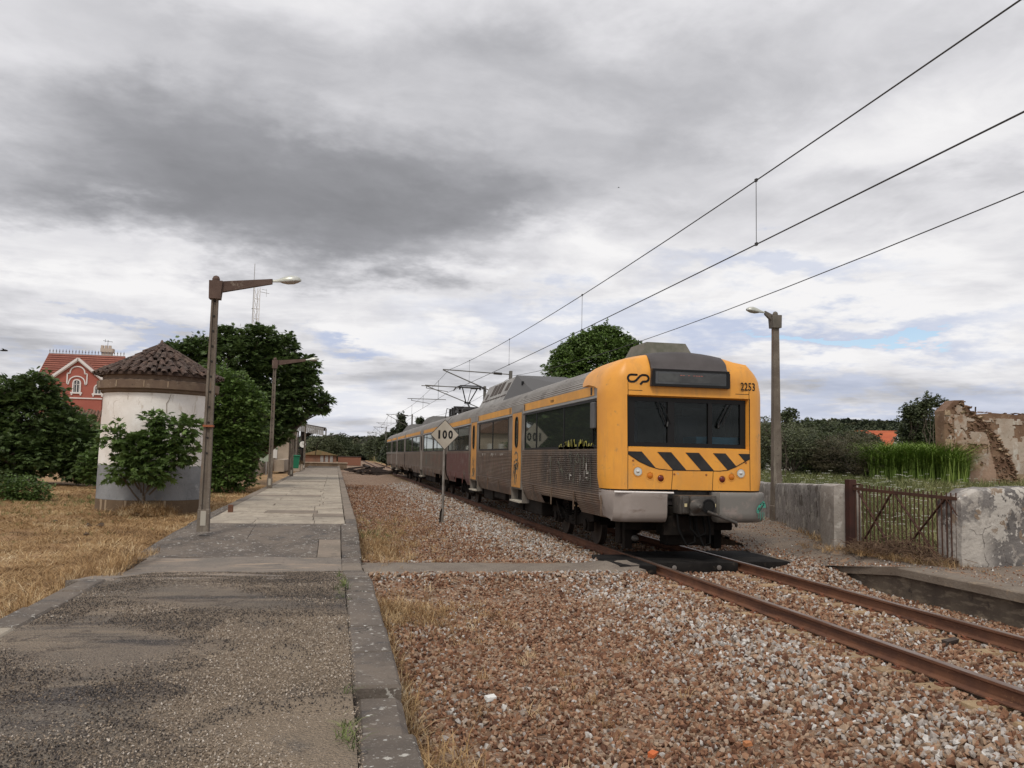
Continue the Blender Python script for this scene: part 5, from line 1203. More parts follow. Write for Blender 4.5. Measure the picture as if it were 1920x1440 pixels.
def cyl(nm, m, prof, n=64, parent=hut, smooth=True):
    full = [prof[0]]
    for (r0, z0), (r1, z1) in zip(prof, prof[1:]):
        k = max(1, int(abs(z1-z0)/.12)); full += [(r0+(r1-r0)*i/k, z0+(z1-z0)*i/k) for i in range(1, k+1)]
    mb = MB(); mb.lathe(full, (HX, HY, 0), n)
    mb.v = [(x+(x-HX)*.009*(mn.noise(Vector((x, y, z))*1.6)+.5*mn.noise(Vector((x, y, z))*6)), y+(y-HY)*.009*(mn.noise(Vector((x, y, z))*1.6)+.5*mn.noise(Vector((x, y, z))*6)), z+.006*mn.noise(Vector((x*3, y*3, z)))) for x, y, z in mb.v]
    return mb.build(nm, m, parent, smooth=smooth)
cyl('base_plinth', mat('earth_plinth', (.175, .12, .075), .95, ((.13, .088, .055), 1.3), [(5, .57, .7, (.25, .18, .115)), (14, .6, .7, (.09, .06, .04))], bump=.6, bscale=14), [(1.535, -.4), (1.52, .42), (1.50, .43)])
cyl('grey_band', M_gren, [(1.515, .43), (1.505, 1.38)])
cyl('white_wall', M_wht, [(1.50, 1.38), (1.49, 3.44)])
cyl('cornice', M_brn, [(1.50, 3.40), (1.56, 3.44), (1.56, 3.50), (1.66, 3.52), (1.67, 3.74), (1.52, 3.78), (1.52, 3.93)])
mb = MB()
for a in (-1.25, -1.62, -2.1, -2.6): 
    c, s = math.cos(a), math.sin(a); mb.bar((HX+1.672*c, HY+1.672*s, 3.55), (HX+1.672*c, HY+1.672*s, 3.72), .02, .012)
for a in (-1.18, -1.5, -1.85, -2.28, -2.42):
    c, s = math.cos(a), math.sin(a); mb.bar((HX+1.535*c, HY+1.535*s, 0), (HX+1.53*c, HY+1.53*s, .42), .055, .02)
mb.build('plinth_joint', mat('pale_mortar', (.38, .29, .2), .9), hut)
mb = MB(); pts_ = [(-1.17, 3.38), (-1.20, 3.22), (-1.24, 3.12), (-1.235, 2.98), (-1.23, 2.85)]
for (a, z), (b_, z2) in zip(pts_, pts_[1:]): mb.bar((HX+1.497*math.cos(a), HY+1.497*math.sin(a), z), (HX+1.497*math.cos(b_), HY+1.497*math.sin(b_), z2), .012, .01)
mb.build('crack', mat('crack_brown', (.25, .19, .14), .9), hut, recalc=False)
M_tile = mat('old_clay_tile', (.085, .052, .04), .92, ((.055, .038, .032), 3), [(5, .53, .66, (.125, .085, .065)), (16, .58, .66, (.22, .185, .155)), (8, .56, .66, (.035, .024, .02)), (2.5, .62, .72, (.19, .09, .04))], bump=1, bscale=26, orand=.35)
roofc = cyl('roof', mat('roof_mortar', (.07, .045, .035), .95), [(1.62, 3.90), (1.60, 3.96), (1.15, 4.22), (.55, 4.55), (.10, 4.80), (.04, 4.84)], 40)
def tile_mesh(w0, w1, L, h):
    v = []; n = 4
    for y, w, lift in ((0, w0, 0), (L, w1, .0)):
        for r_ in (1, .78):
            for k in range(n+1): q = PI*k/n; v.append((-w*r_*math.cos(q), y, h*r_*math.sin(q)))
    f = []
    for k in range(n):
        f += [(k, k+1, 2*(n+1)+k+1, 2*(n+1)+k), (n+1+k, 3*(n+1)+k, 3*(n+1)+k+1, n+1+k+1), (k, n+1+k, n+1+k+1, k+1), (2*(n+1)+k, 2*(n+1)+k+1, 3*(n+1)+k+1, 3*(n+1)+k)]
    return mk_mesh('tile', v, f, M_tile)
rows_ = [(1.78, 3.90, 38), (1.58, 4.0, 38), (1.36, 4.115, 33), (1.13, 4.24, 29), (.92, 4.365, 24), (.70, 4.49, 19), (.50, 4.61, 14), (.33, 4.71, 9)]
tmeshes = [tile_mesh(.088, .068, .36, .07), tile_mesh(.093, .07, .36, .065), tile_mesh(.082, .066, .34, .075)]
slope = math.atan2(4.80-3.90, 1.78-.12)
for r0, z0, n in rows_:
    for k in range(n):
        a = 2*PI*(k+.5*(rows_.index((r0, z0, n)) % 2))/n+rnd.uniform(-.02, .02)
        M = Matrix.Translation((r0*math.cos(a), r0*math.sin(a), z0+.03+rnd.uniform(-.012, .02))) @ Matrix.Rotation(a+PI/2, 4, 'Z') @ Matrix.Rotation(slope*.95+rnd.uniform(-.08, .07), 4, 'X') @ Matrix.Rotation(rnd.uniform(-.11, .11), 4, 'Z') @ Matrix.Diagonal((1.06, 1, rnd.uniform(.9, 1.15), 1))
        if r0 > 1.0 and abs(a-5.25) < .12 and r0 < 1.3: continue
        piece(tmeshes[(k*7) % 3], 'tile', roofc, M)
mb = MB(); mb.lathe([(.2, 4.68), (.17, 4.78), (.08, 4.86), (.05, 5.0), (.02, 5.06), (.0, 5.07)], (HX, HY, 0), 12); mb.build('finial', M_brn, hut, smooth=True)

# ------------------------------------------------------------------ foliage
def leafmat(name, c, c2, dark=None): return mat(name, c, .5, (c2, 1.2), island=.45, translucent=.3, spec=.45)
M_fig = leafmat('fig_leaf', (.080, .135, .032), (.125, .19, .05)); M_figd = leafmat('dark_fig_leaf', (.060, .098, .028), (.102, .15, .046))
M_lush = leafmat('lush_leaf', (.085, .145, .030), (.12, .185, .045)); M_bark = mat('grey_bark', (.14, .115, .09), .95, ((.09, .07, .055), 6), bump=.6, bscale=20)
M_olive = leafmat('olive_leaf', (.10, .115, .06), (.14, .155, .08)); M_oak = leafmat('oak_leaf', (.065, .082, .038), (.095, .115, .055)); M_brnb = leafmat('brown_scrub', (.13, .11, .065), (.10, .092, .05)); M_pine = leafmat('pine_needle', (.038, .052, .024), (.055, .07, .032))
def leaf_shape(kind):
    if kind == 'fig':        # lobed, folded along the midrib, drooping tip
        v = [(0, 0, 0), (-.22, .08, .03), (-.46, .30, -.02), (-.28, .40, .03), (-.36, .72, -.06), (-.12, .62, .01), (0, 1.0, -.16), (.12, .62, .01), (.36, .72, -.06), (.28, .40, .03), (.46, .30, -.02), (.22, .08, .03), (0, .45, -.03)]
        f = [(12, 0, 1, 3), (1, 2, 3), (12, 3, 5), (3, 4, 5), (12, 5, 6, 7), (12, 7, 9), (7, 8, 9), (12, 9, 11, 0), (9, 10, 11)]
    elif kind == 'oval': v = [(0, 0, 0), (-.3, .4, .06), (0, 1, -.1), (.3, .4, .06), (0, .45, -.02)]; f = [(0, 4, 1), (1, 4, 2), (2, 4, 3), (3, 4, 0)]
    elif kind == 'clump': v = [(-.5, 0, 0), (.1, .25, .1), (-.2, .9, -.1), (.5, .1, .05), (.4, .8, .2), (0, .4, .35)]; f = [(0, 1, 2), (1, 3, 4), (0, 3, 5), (2, 4, 5)]
    else: v = [(-.1, 0, 0), (.1, 0, 0), (.06, .6, .04), (-.06, .6, .04), (0, 1, -.05)]; f = [(0, 1, 2, 3), (3, 2, 4)]
    return np.array(v, float), f
def rotmats(d, roll):
    """frames with y along d"""
    y = d/np.linalg.norm(d, axis=1, keepdims=True); h = np.tile([0., 0, 1], (len(y), 1)); h[np.abs(y[:, 2]) > .95] = [1, 0, 0]
    x = np.cross(y, h); x /= np.linalg.norm(x, axis=1, keepdims=True); z = np.cross(x, y); c = np.cos(roll)[:, None]; s = np.sin(roll)[:, None]
    return np.stack([x*c+z*s, y, z*c-x*s], axis=2)
def leaves_arrays(pos, dirs, size, kind, roll=.5):
    v0, f0 = leaf_shape(kind); n = len(pos); Rm = rotmats(dirs, NR.normal(0, roll, n)); V = np.einsum('nij,kj->nki', Rm, v0)*size[:, None, None]+pos[:, None, :]
    V = V.reshape(-1, 3); k = len(v0); F = [tuple(i+b for i in q) for b in range(0, n*k, k) for q in f0]; return V, F
def crown_points(blobs, n, clus=0, cr=.3, shell=.55, cut=None):
    """points in the outer part of a set of ellipsoids, gathered in clusters at shoot ends"""
    B = np.array([b[:6] for b in blobs], float); w = (B[:, 3]*B[:, 4]+B[:, 4]*B[:, 5]+B[:, 3]*B[:, 5]); w = w/w.sum()
    m = n if not clus else max(10, n//clus)
    out = []; 
    while len(out) < m:
        i = NR.choice(len(B), p=w); d = NR.normal(size=3); d /= np.linalg.norm(d); r = 1-(1-shell)*NR.rand()**1.3; r *= 1+.16*mn.noise(Vector(d*2.3)+Vector((i, 0, 0)))+.07*NR.normal()*.6
        p = B[i, :3]+B[i, 3:]*d*r
        inside = False
        for j in range(len(B)):
            if j != i and (((p-B[j, :3])/B[j, 3:])**2).sum() < (shell*.8)**2: inside = True; break
        if inside or p[2] < (cut if cut is not None else -1e9): continue
        out.append((p, d))
    P = np.array([o[0] for o in out]); D = np.array([o[1] for o in out])
    if clus:
        k = clus; off = NR.normal(size=(m, k, 3)); off /= np.linalg.norm(off, axis=2, keepdims=True); off[:, :, 2] = np.abs(off[:, :, 2])*.5-.1
        crr = cr*(.5+.7*NR.rand(m, 1, 1)); P2 = (P[:, None, :]+off*crr*.5).reshape(-1, 3); D2 = (off+D[:, None, :]*.5+np.array([0, 0, -.25])).reshape(-1, 3); return P2, D2
    return P, D+NR.normal(size=D.shape)*.6+np.array([0, 0, -.2])
def limb(mb, a, b, r0, r1, k=4, wob=.12):
    a = Vector(a); b = Vector(b); L = (b-a).length; pts_ = [a.lerp(b, i/k)+(Vector((rnd.uniform(-1, 1), rnd.uniform(-1, 1), rnd.uniform(-.5, .5)))*L*wob*.5 if 0 < i < k else Vector((0, 0, 0))) for i in range(k+1)]
    mb.tube(pts_, [r0+(r1-r0)*i/k for i in range(k+1)], 6)
def tree(name, label, cat, base, blobs, n, size, kind, m, clus=0, cr=.3, shell=.5, group=None, trunk=.15, cut=None, stems=1, nleafparts=0, bark=M_bark, sprigs=0):
    """a crown of leaf-sized faces over a trunk with limbs to every lobe"""
    t = thing(name, label, cat, base, group); bl = [(base[0]+b[0], base[1]+b[1], base[2]+b[2], *b[3:6]) for b in blobs]
    P, D = crown_points(bl, n, clus, cr, shell, cut); sz = size*(.65+.6*NR.rand(len(P)))
    nl = nleafparts
    if nl:
        o_ = np.argsort(P[:, 1]-sz*3)[:nl]; msk = np.ones(len(P), bool); msk[o_] = False
        v0, f0 = leaf_shape(kind); me = mk_mesh('leaf', v0, f0, m); Rm = rotmats(D[o_], NR.normal(0, .5, nl)); off = Vector(base)
        hold = None
        for i, q in enumerate(o_):
            M = Matrix(Rm[i].tolist()).to_4x4(); M = Matrix.Translation(Vector(P[q])-off) @ M @ Matrix.Scale(sz[q], 4); piece(me, 'leaf', t, M)
        P, D, sz = P[msk], D[msk], sz[msk]
    mb = MB()
    sp, sd, ss = [], [], []
    for _ in range(sprigs):                              # shoots standing out of the crown, so the outline is ragged
        b = bl[NR.randint(len(bl))]; d = Vector((rnd.gauss(0, 1), rnd.gauss(0, 1), rnd.gauss(.5, .8))).normalized(); ctr = Vector(b[:3]); rr = Vector(b[3:6]); e0 = ctr+Vector((d.x*rr.x, d.y*rr.y, d.z*rr.z))*.85; k_ = rnd.uniform(1.06, 1.3)
        e1 = ctr+Vector((d.x*rr.x, d.y*rr.y, d.z*rr.z))*k_+Vector((0, 0, rnd.uniform(0, size*.8))); limb(mb, e0, e1, size*.07, size*.03, 3, .2)
        for _q in range(rnd.randint(7, 15)):
            t_ = rnd.random()**.5; q = e0.lerp(e1, t_)+Vector((rnd.gauss(0, 1), rnd.gauss(0, 1), rnd.gauss(0, 1)))*size*.35; sp.append(q[:]); sd.append((d.x+rnd.gauss(0, .7), d.y+rnd.gauss(0, .7), d.z*.3+rnd.gauss(-.1, .5))); ss.append(size*rnd.uniform(.6, 1.15))
    if sp: P = np.vstack([P, np.array(sp)]); D = np.vstack([D, np.array(sd)]); sz = np.concatenate([sz, ss])
    V, F = leaves_arrays(P, D, sz, kind); o = mesh_obj('crown', V, F, m, t, recalc=False); o['kind'] = 'stuff'
    for s in range(stems):
        bs = Vector(base)+Vector((rnd.uniform(-.1, .1), rnd.uniform(-.1, .1), -.1))*(stems > 1)
        for b in bl:
            top = Vector(b[:3]); fork = bs.lerp(top, .35); fork.x = bs.x+(top.x-bs.x)*.15; fork.y = bs.y+(top.y-bs.y)*.15
            if b is bl[0] or stems > 1: limb(mb, bs, fork, trunk, trunk*.7, 3, .08)
            limb(mb, fork, top, trunk*.6, trunk*.25, 4, .15)
            for _ in range(4):
                d = Vector((rnd.gauss(0, 1), rnd.gauss(0, 1), rnd.gauss(.2, .8))).normalized(); e = top+Vector((d.x*b[3], d.y*b[4], d.z*b[5]))*.92; limb(mb, top.lerp(fork, rnd.uniform(0, .4)), e, trunk*.28, trunk*.06, 3, .15)
    mb.build('trunk', bark, t, smooth='all'); return t
# fig bush in front of the tower
tree('fig_bush', 'young fig bush with lobed leaves in front of the white tower', 'bush', (-4.95, 24.2, .05),
     [(-.05, 0, 1.55, .75, .6, .62), (.45, 0, 2.0, .62, .5, .55), (-.35, .05, 1.8, .5, .45, .55), (.15, 0, 2.55, .32, .3, .38), (1.0, 0, 2.35, .38, .35, .42), (-.75, 0, 2.05, .35, .35, .32), (.9, 0, 1.65, .5, .45, .42), (-.6, 0, 1.2, .45, .4, .35), (.25, -.1, 1.15, .5, .4, .35)],
     2500, .19, 'fig', M_fig, 5, .24, .3, trunk=.045, stems=1, nleafparts=300, cut=.5, sprigs=26)
tree('fig_tree', 'large dark fig tree left of the white tower, below the red house', 'tree', (-14.5, 46, .1),
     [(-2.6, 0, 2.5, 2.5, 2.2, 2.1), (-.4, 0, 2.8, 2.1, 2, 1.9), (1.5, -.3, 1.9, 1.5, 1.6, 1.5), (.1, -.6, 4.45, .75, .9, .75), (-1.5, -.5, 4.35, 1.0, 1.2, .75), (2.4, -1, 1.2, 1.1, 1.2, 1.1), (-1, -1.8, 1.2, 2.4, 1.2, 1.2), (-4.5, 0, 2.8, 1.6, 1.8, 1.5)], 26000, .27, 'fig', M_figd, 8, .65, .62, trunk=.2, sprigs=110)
tree('garden_tree', 'green leafy tree between the red house and the white tower', 'tree', (-9.9, 42, .1), [(.2, 0, 1.7, 1.0, 1.1, 1.6), (.5, 0, 2.9, .6, .8, .85), (-.5, -.4, .9, .9, .9, .9)], 8000, .17, 'fig', M_fig, 6, .4, .6, trunk=.09, sprigs=40)
for i, (x, y, r_, h, lb) in enumerate([(-9.9, 30.5, .75, .75, 'low scruffy shrub on the dry grass left of the white tower'), (-11.9, 31.2, 1.25, 1.15, 'broad low shrub at the left edge of the dry grass'), (-12.6, 28.0, 1.2, 1.0, 'leftmost low shrub cut by the left edge of the picture'), (-8.2, 44, .9, .8, 'dark low shrub under the trees behind the white tower')]):
    tree('low_shrub', lb, 'shrub', (x, y, .05), [(0, 0, h*.45, r_, r_*.8, h*.55), (r_*.5, -.1, h*.3, r_*.6, r_*.5, h*.4), (-r_*.4, 0, h*.6, r_*.6, r_*.5, h*.5)], 2600, .11, 'oval', M_fig if i != 1 else M_figd, 5, .25, .4, 'low shrubs on the left grass', .02, stems=3, sprigs=30)
# the big tree over the platform
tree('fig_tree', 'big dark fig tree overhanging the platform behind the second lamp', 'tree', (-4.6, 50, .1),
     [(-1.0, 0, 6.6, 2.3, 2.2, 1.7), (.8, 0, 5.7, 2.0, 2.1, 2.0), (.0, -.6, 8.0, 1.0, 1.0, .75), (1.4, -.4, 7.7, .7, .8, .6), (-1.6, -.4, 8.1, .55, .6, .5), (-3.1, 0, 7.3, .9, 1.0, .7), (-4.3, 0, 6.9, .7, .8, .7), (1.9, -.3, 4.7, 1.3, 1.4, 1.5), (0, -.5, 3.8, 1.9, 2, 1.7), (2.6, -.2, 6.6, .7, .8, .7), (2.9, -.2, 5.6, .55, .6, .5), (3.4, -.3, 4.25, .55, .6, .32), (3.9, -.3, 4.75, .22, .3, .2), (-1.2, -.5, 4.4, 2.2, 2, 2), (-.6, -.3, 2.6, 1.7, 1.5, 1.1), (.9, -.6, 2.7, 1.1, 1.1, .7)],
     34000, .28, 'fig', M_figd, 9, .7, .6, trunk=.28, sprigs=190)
tree('leafy_tree', 'lighter green bushy tree between the white tower and the big dark tree', 'tree', (-4.9, 38.5, .05),
     [(-.3, 0, 3.9, 1.75, 1.5, 1.5), (-1.4, .2, 4.4, 1.3, 1.2, 1.1), (.6, -.1, 3.2, 1.35, 1.3, 1.6), (0, 0, 1.8, 1.5, 1.3, 1.6), (.9, -.2, 2.0, .9, .9, 1.2), (-.9, 0, 2.7, 1.5, 1.3, 1.6), (.4, -.5, .9, 1.2, .9, .9)], 30000, .15, 'fig', M_lush, 8, .45, .62, trunk=.16, sprigs=160)

# ------------------------------------------------------------------ red house
red = thing('red_house', 'red house with tiled roof, white trim and crested ridge above the trees', 'house', (-38.5, 140, 0))
M_redw = mat('red_render', (.36, .115, .085), .85, ((.33, .10, .075), .4)); M_redt = mat('red_roof_tile', (.28, .10, .07), .8, ((.22, .078, .056), .7), [(8, .6, .7, (.3, .12, .08))]); M_wt = mat('white_trim', (.70, .68, .67), .8); M_win = mat('house_window_dark', (.05, .055, .06), .2)
mb = MB(); mb.box(-43.2, -32.9, 137, 146, 0, 12.2); mb.box(-41.4, -34.2, 135, 138, 0, 11.6); mb.prism([(-41.4, 11.6), (-37.65, 14.75), (-34.0, 11.6)], 135, 140, 'y'); mb.build('wall', M_redw, red)
mb = MB(); ridge = [(-43.75, 141.5, 16.3), (-32.8, 141.5, 16.3)]; ev = 11.6
mb.add([(-43.9, 136.4, ev), (-31.2, 136.4, ev), ridge[1], ridge[0], (-44.5, 146.6, ev), (-32.4, 146.6, ev)], [(0, 1, 2, 3), (5, 4, 3, 2), (0, 3, 4), (1, 5, 2)])
mb.add([(-41.9, 134.7, 11.5), (-37.65, 134.7, 15.0), (-37.65, 141, 15.0), (-41.9, 137.5, 11.5)], [(0, 1, 2, 3)]); mb.add([(-33.4, 134.7, 11.5), (-37.65, 134.7, 15.0), (-37.65, 141, 15.0), (-33.4, 137.5, 11.5)], [(0, 3, 2, 1)])
rf = mb.build('roof', M_redt, red)
M_course = mat('tile_course_dark', (.13, .04, .028), .9)
for k in range(1, 13):
    t = k/13; z = ev+(16.3-ev)*t; y = 136.4+5.1*t
    mb = MB()
    x0, x1 = -43.9+.15*t+.05, -31.2-1.6*t-.05
    gx = (15.0-z)/3.5*4.2 if z < 15.0 else 0
    for a, b_ in (((x0, -37.65-gx), (-37.65+gx, x1)) if gx > 0 and z > 11.5 else ((x0, x1),)):
        pass
    spans = [(x0, -37.65-gx), (-37.65+gx, x1)] if z < 15.0 else [(x0, x1)]
    for a, b_ in spans:
        if b_ > a: mb.box(a, b_, y-.09, y-.02, z-.03, z+.05)
    mb.build('tile_course', M_course, rf)
mb = MB()
for s in (-1, 1):
    mb.bar((-37.65, 134.62, 14.95), (-37.65+s*4.2, 134.62, 11.5), .32, .25, up=(0, 1, 0)); mb.bar((-37.65, 134.75, 14.7), (-37.65+s*4.1, 134.75, 11.3), .18, .2, up=(0, 1, 0))
mb.build('gable_trim', M_wt, red)
mb = MB()
for k in range(24): 
    x = -43.65+k*.463; mb.box(x-.03, x+.03, 141.45, 141.55, 16.2, 16.95 if k % 1 == 0 else 16.6); mb.box(x-.07, x+.07, 141.45, 141.55, 16.55, 16.72)
mb.box(-43.75, -32.8, 141.4, 141.6, 16.15, 16.3); mb.build('ridge_crest', mat('crest_grey', (.3, .29, .29), .8), rf)
mb = MB(); mb.box(-36.5, -35.1, 142.6, 143.6, 15, 17.4); mb.box(-36.7, -34.9, 142.4, 143.8, 16.9, 17.5)
for dx in (-.75, -.2, .35): mb.box(-35.8+dx-.1, -35.8+dx+.28, 142.4, 142.8, 17.5, 17.95)
mb.build('chimney', mat('cream_chimney', (.5, .42, .35), .9), rf)
mb = MB(); mb.bar((-35.8, 143, 17.5), (-35.8, 143, 18.9), .05); mb.bar((-36.5, 143, 18.75), (-35.1, 143, 18.6), .06); mb.bar((-36.2, 143, 18.5), (-36.2, 143, 19.0), .04); mb.build('weather_vane', M_dk, red)
def arch_window(cx, z0, w, h, y=134.95, hood=False):
    pts_ = [(cx-w, z0), (cx-w, z0+h-w)]+[(cx-w*math.cos(q), z0+h-w+w*math.sin(q)) for q in np.linspace(0, PI, 9)]+[(cx+w, z0+h-w), (cx+w, z0)]
    mb = MB()
    for p, q in zip(pts_, pts_[1:]): mb.bar((p[0], y, p[1]), (q[0], y, q[1]), .18, .16, up=(0, 1, 0))
    mb.box(cx-w-.3, cx+w+.3, y-.12, y+.05, z0-.22, z0); mb.box(cx-w-.2, cx-w, y-.1, y+.02, z0-.45, z0-.2); mb.box(cx+w, cx+w+.2, y-.1, y+.02, z0-.45, z0-.2)
    wnd = mb.build('window', M_wt, red, recalc=False)
    mb = MB(); mb.prism(pts_, y+.02, y+.05, 'y'); mb.build('pane', M_win, wnd)
    mb = MB(); mb.box(cx-.05, cx+.05, y-.03, y+.01, z0, z0+h); mb.box(cx-w, cx+w, y-.03, y+.01, z0+h*.6, z0+h*.6+.07); mb.box(cx-w*.6, cx-w*.6+.04, y-.03, y+.01, z0, z0+h*.8); mb.box(cx+w*.6, cx+w*.6+.04, y-.03, y+.01, z0, z0+h*.8); mb.build('glazing_bar', M_wt, wnd)
    if hood:
        mb = MB(); q = [(cx-1.15, z0+1.1), (cx-1.35, z0+1.3), (cx-1.35, z0+2.75), (cx-1.0, z0+2.75)]+[(cx-1.0*math.cos(t), z0+2.95+.85*math.sin(t)) for t in np.linspace(0, PI, 10)]+[(cx+1.0, z0+2.75), (cx+1.35, z0+2.75), (cx+1.35, z0+1.3), (cx+1.15, z0+1.1)]+[(cx+1.1*math.cos(t), z0+1.4+.95*math.sin(t)) for t in np.linspace(.15, PI-.15, 10)]+[(cx-1.15, z0+1.1)]
        for p, r_ in zip(q, q[1:]): mb.bar((p[0], y, p[1]), (r_[0], y, r_[1]), .16, .14, up=(0, 1, 0))
        mb.build('window_hood', M_wt, red, recalc=False)
arch_window(-37.7, 10.0, .5, 1.85, hood=True)
arch_window(-34.75, 9.9, .5, 1.3); arch_window(-40.8, 9.6, .5, 1.2)
arch_window(-37.9, 5.3, .8, 2.2)
mb = MB(); mb.box(-41.5, -34.1, 134.86, 135.0, 9.05, 9.22); mb.build('string_course', M_wt, red)
low = thing('tiled_outbuilding', 'low outbuilding with old brown tiled roof under the red house', 'outbuilding', (-23, 90, 0))
mb = MB(); mb.box(-27, -20, 88, 92, 0, 3.4); mb.build('wall', mat('ochre_wall', (.3, .22, .15), .9), low)
mb = MB(); mb.prism([(87.6, 3.3), (90, 5.45), (92.4, 3.3)], -27.4, -19.6, 'x'); r_ = mb.build('roof', mat('old_brown_roof', (.20, .11, .075), .9, ((.13, .07, .05), 3)), low)
mb = MB()
for x in np.arange(-27.2, -19.7, .32): mb.tube([(x, 87.55, 3.35), (x, 90, 5.53)], .09, 6)
mb.build('roof_ribs', mat('old_brown_roof', (.2, .11, .075)), r_, smooth='all')

# ------------------------------------------------------------------ station side, far left
stn = thing('station_building', 'station building with open canopy beyond the big tree', 'building', (-6, 92, .3))
M_cw = mat('cream_station_wall', (.40, .33, .26), .9, ((.32, .26, .2), 1)); M_wood = mat('dark_canopy_wood', (.06, .045, .038), .85); M_val = mat('grey_valance', (.32, .31, .30), .8, ((.25, .24, .23), 2))
mb = MB(); mb.box(-11, -4.6, 88, 106, .2, 4.4); mb.box(-5.0, -4.2, 74, 88, .2, 1.2); mb.build('wall', M_cw, stn)
mb = MB(); mb.prism([(-11.3, 4.3), (-7.8, 6.0), (-4.3, 4.3)], 87.6, 106.4, 'y'); mb.build('roof', mat('old_brown_roof', (.2, .11, .075)), stn)
mb = MB(); mb.add([(-4.6, 90, 4.9), (-1.2, 90, 4.35), (-1.2, 100, 4.35), (-4.6, 100, 4.9), (-4.6, 90, 5.02), (-1.05, 90, 4.47), (-1.05, 100, 4.47), (-4.6, 100, 5.02)], [(0, 1, 2, 3), (4, 5, 6, 7), (0, 1, 5, 4), (1, 2, 6, 5), (2, 3, 7, 6), (3, 0, 4, 7)]); mb.build('canopy', M_wood, stn)
mb = MB()
x = -4.5
while x < -1.3:
    z = 4.92-(x+4.6)*.165; mb.box(x, x+.15, 89.95, 89.99, z-.75, z+.02); x += .17
for y in np.arange(90, 100, .3): mb.box(-1.12, -1.08, y, y+.26, 3.75, 4.42)
mb.build('valance', M_val, stn)
mb = MB()
for y in (90.4, 93.4, 96.4, 99.4): mb.box(-3.6, -3.45, y, y+.15, .3, 4.7); mb.bar((-3.5, y+.07, 3.6), (-2.0, y+.07, 4.3), .12)
mb.build('canopy_post', M_wood, stn)
M_dw = mat('door_white', (.6, .58, .55), .8)
for y in np.arange(89, 104, 1.9):
    mb = MB(); mb.box(-4.62, -4.56, y, y+.9, .3, 3.2); w_ = mb.build('door', M_dw, stn)
    mb = MB(); mb.box(-4.63, -4.53, y-.12, y, .3, 3.35); mb.box(-4.63, -4.53, y+.9, y+1.02, .3, 3.35); mb.build('door_frame', mat('stone_surround', (.34, .28, .22), .9), w_)
for y, w0 in ((88.05, -4.9),):
    mb = MB()
    for k in range(3): mb.box(-8.6+k*1.2, -8.1+k*1.2, 87.92, 88.0, 1.2, 3.2)
    mb.build('end_window', M_dw, stn)
mb = MB(); mb.tube([(-2.2, 97, 1.6), (-1.95, 97, 3.0), (-1.2, 97, 3.6), (.9, 97, 4.1), (1.2, 97, 3.9), (2.4, 97, 3.45), (2.6, 97, 3.1)], .04, 6); hk = mb.build('water_crane_pipe', M_wood); tag(hk, 'thin curved metal pipe arching beyond the station canopy', 'pipe')
ck = thing('platform_clock', 'round white-faced clock in a black case on a bracket by the station', 'clock', (-3.1, 84, 2.6))
mb = MB(); mb.lathe([(.32, .12), (.36, .08), (.36, -.10), (.31, -.12)], (-3.1, 84, 2.62), 24, 'y'); mb.box(-3.52, -3.0, 83.95, 84.05, 2.15, 2.35); mb.build('case', M_dk, ck)
mb = MB(); mb.lathe([(.30, -.125), (.30, -.13)], (-3.1, 84, 2.62), 24, 'y'); fc = mb.build('dial', mat('dial_white', (.72, .70, .66), .6), ck)
mb = MB(); mb.bar((-3.1, 83.865, 2.62), (-3.1, 83.865, 2.82), .025, .01, up=(0, 1, 0)); mb.bar((-3.1, 83.865, 2.62), (-2.98, 83.865, 2.66), .03, .01, up=(0, 1, 0)); mb.build('hand', M_dk, fc)
mb = MB(); mb.box(-3.62, -3.50, 83.9, 84.1, .3, 3.9); mb.build('clock_post', M_wood, ck)
bn = thing('litter_bin', 'green plastic litter bin hung on the dark post', 'bin', (-2.95, 62.6, .3))
mb = MB(); mb.add([(-2.62-.28, 61.8, .72), (-2.62+.10, 61.8, .72), (-2.62+.10, 62.15, .72), (-2.62-.28, 62.15, .72), (-2.62-.34, 61.74, 1.55), (-2.62+.16, 61.74, 1.55), (-2.62+.16, 62.2, 1.55), (-2.62-.34, 62.2, 1.55)], [(0, 1, 2, 3), (4, 5, 6, 7), (0, 1, 5, 4), (1, 2, 6, 5), (2, 3, 7, 6), (3, 0, 4, 7)]); mb.build('bin_body', mat('bin_green', (.015, .16, .085), .5), bn)
mb = MB(); mb.cbox(-3.0, -2.42, 61.7, 62.24, 1.55, 1.66, .03); mb.build('bin_lid', MATS['bin_green'], bn)
mb = MB(); mb.cbox(-3.12, -2.95, 59.9, 60.1, .3, 3.0, .015); o = mb.build('wooden_post', mat('dark_wood_post', (.055, .042, .035), .9, ((.09, .07, .055), 4))); tag(o, 'dark weathered wooden post at the platform edge beside the green bin', 'post')
nb = thing('name_board', 'pale green board on two thin legs under the big tree', 'sign', (-5.6, 62, .3))
mb = MB(); mb.box(-5.6, -4.5, 62, 62.06, 1.15, 1.95); mb.build('board', mat('pale_green_board', (.38, .43, .34), .8, ((.30, .36, .27), 3)), nb)
for x in (-5.4, -4.75):
    mb = MB(); mb.box(x, x+.07, 62, 62.06, .2, 1.15); mb.build('leg', M_val, nb)
for k, (y, lb) in enumerate(((70.5, 'nearer long concrete planter box on the platform'), (76, 'farther concrete planter box on the platform'))):
    p = thing('planter', lb, 'planter', (-3.0, y, .3), 'planters by the station')
    mb = MB(); mb.cbox(-3.5, -2.75, y, y+1.6, .3, .8, .03); mb.build('box', M_cw, p)
    V, F = leaves_arrays(*[a for a in crown_points([(-3.1, y+.8, .9, .35, .7, .22)], 500)], size=.1*(.6+NR.rand(500)), kind='oval'); o = mesh_obj('plants', V, F, mat('dry_plant', (.12, .07, .04), .9, ((.08, .08, .035), 3)), p, recalc=False); o['kind'] = 'stuff'
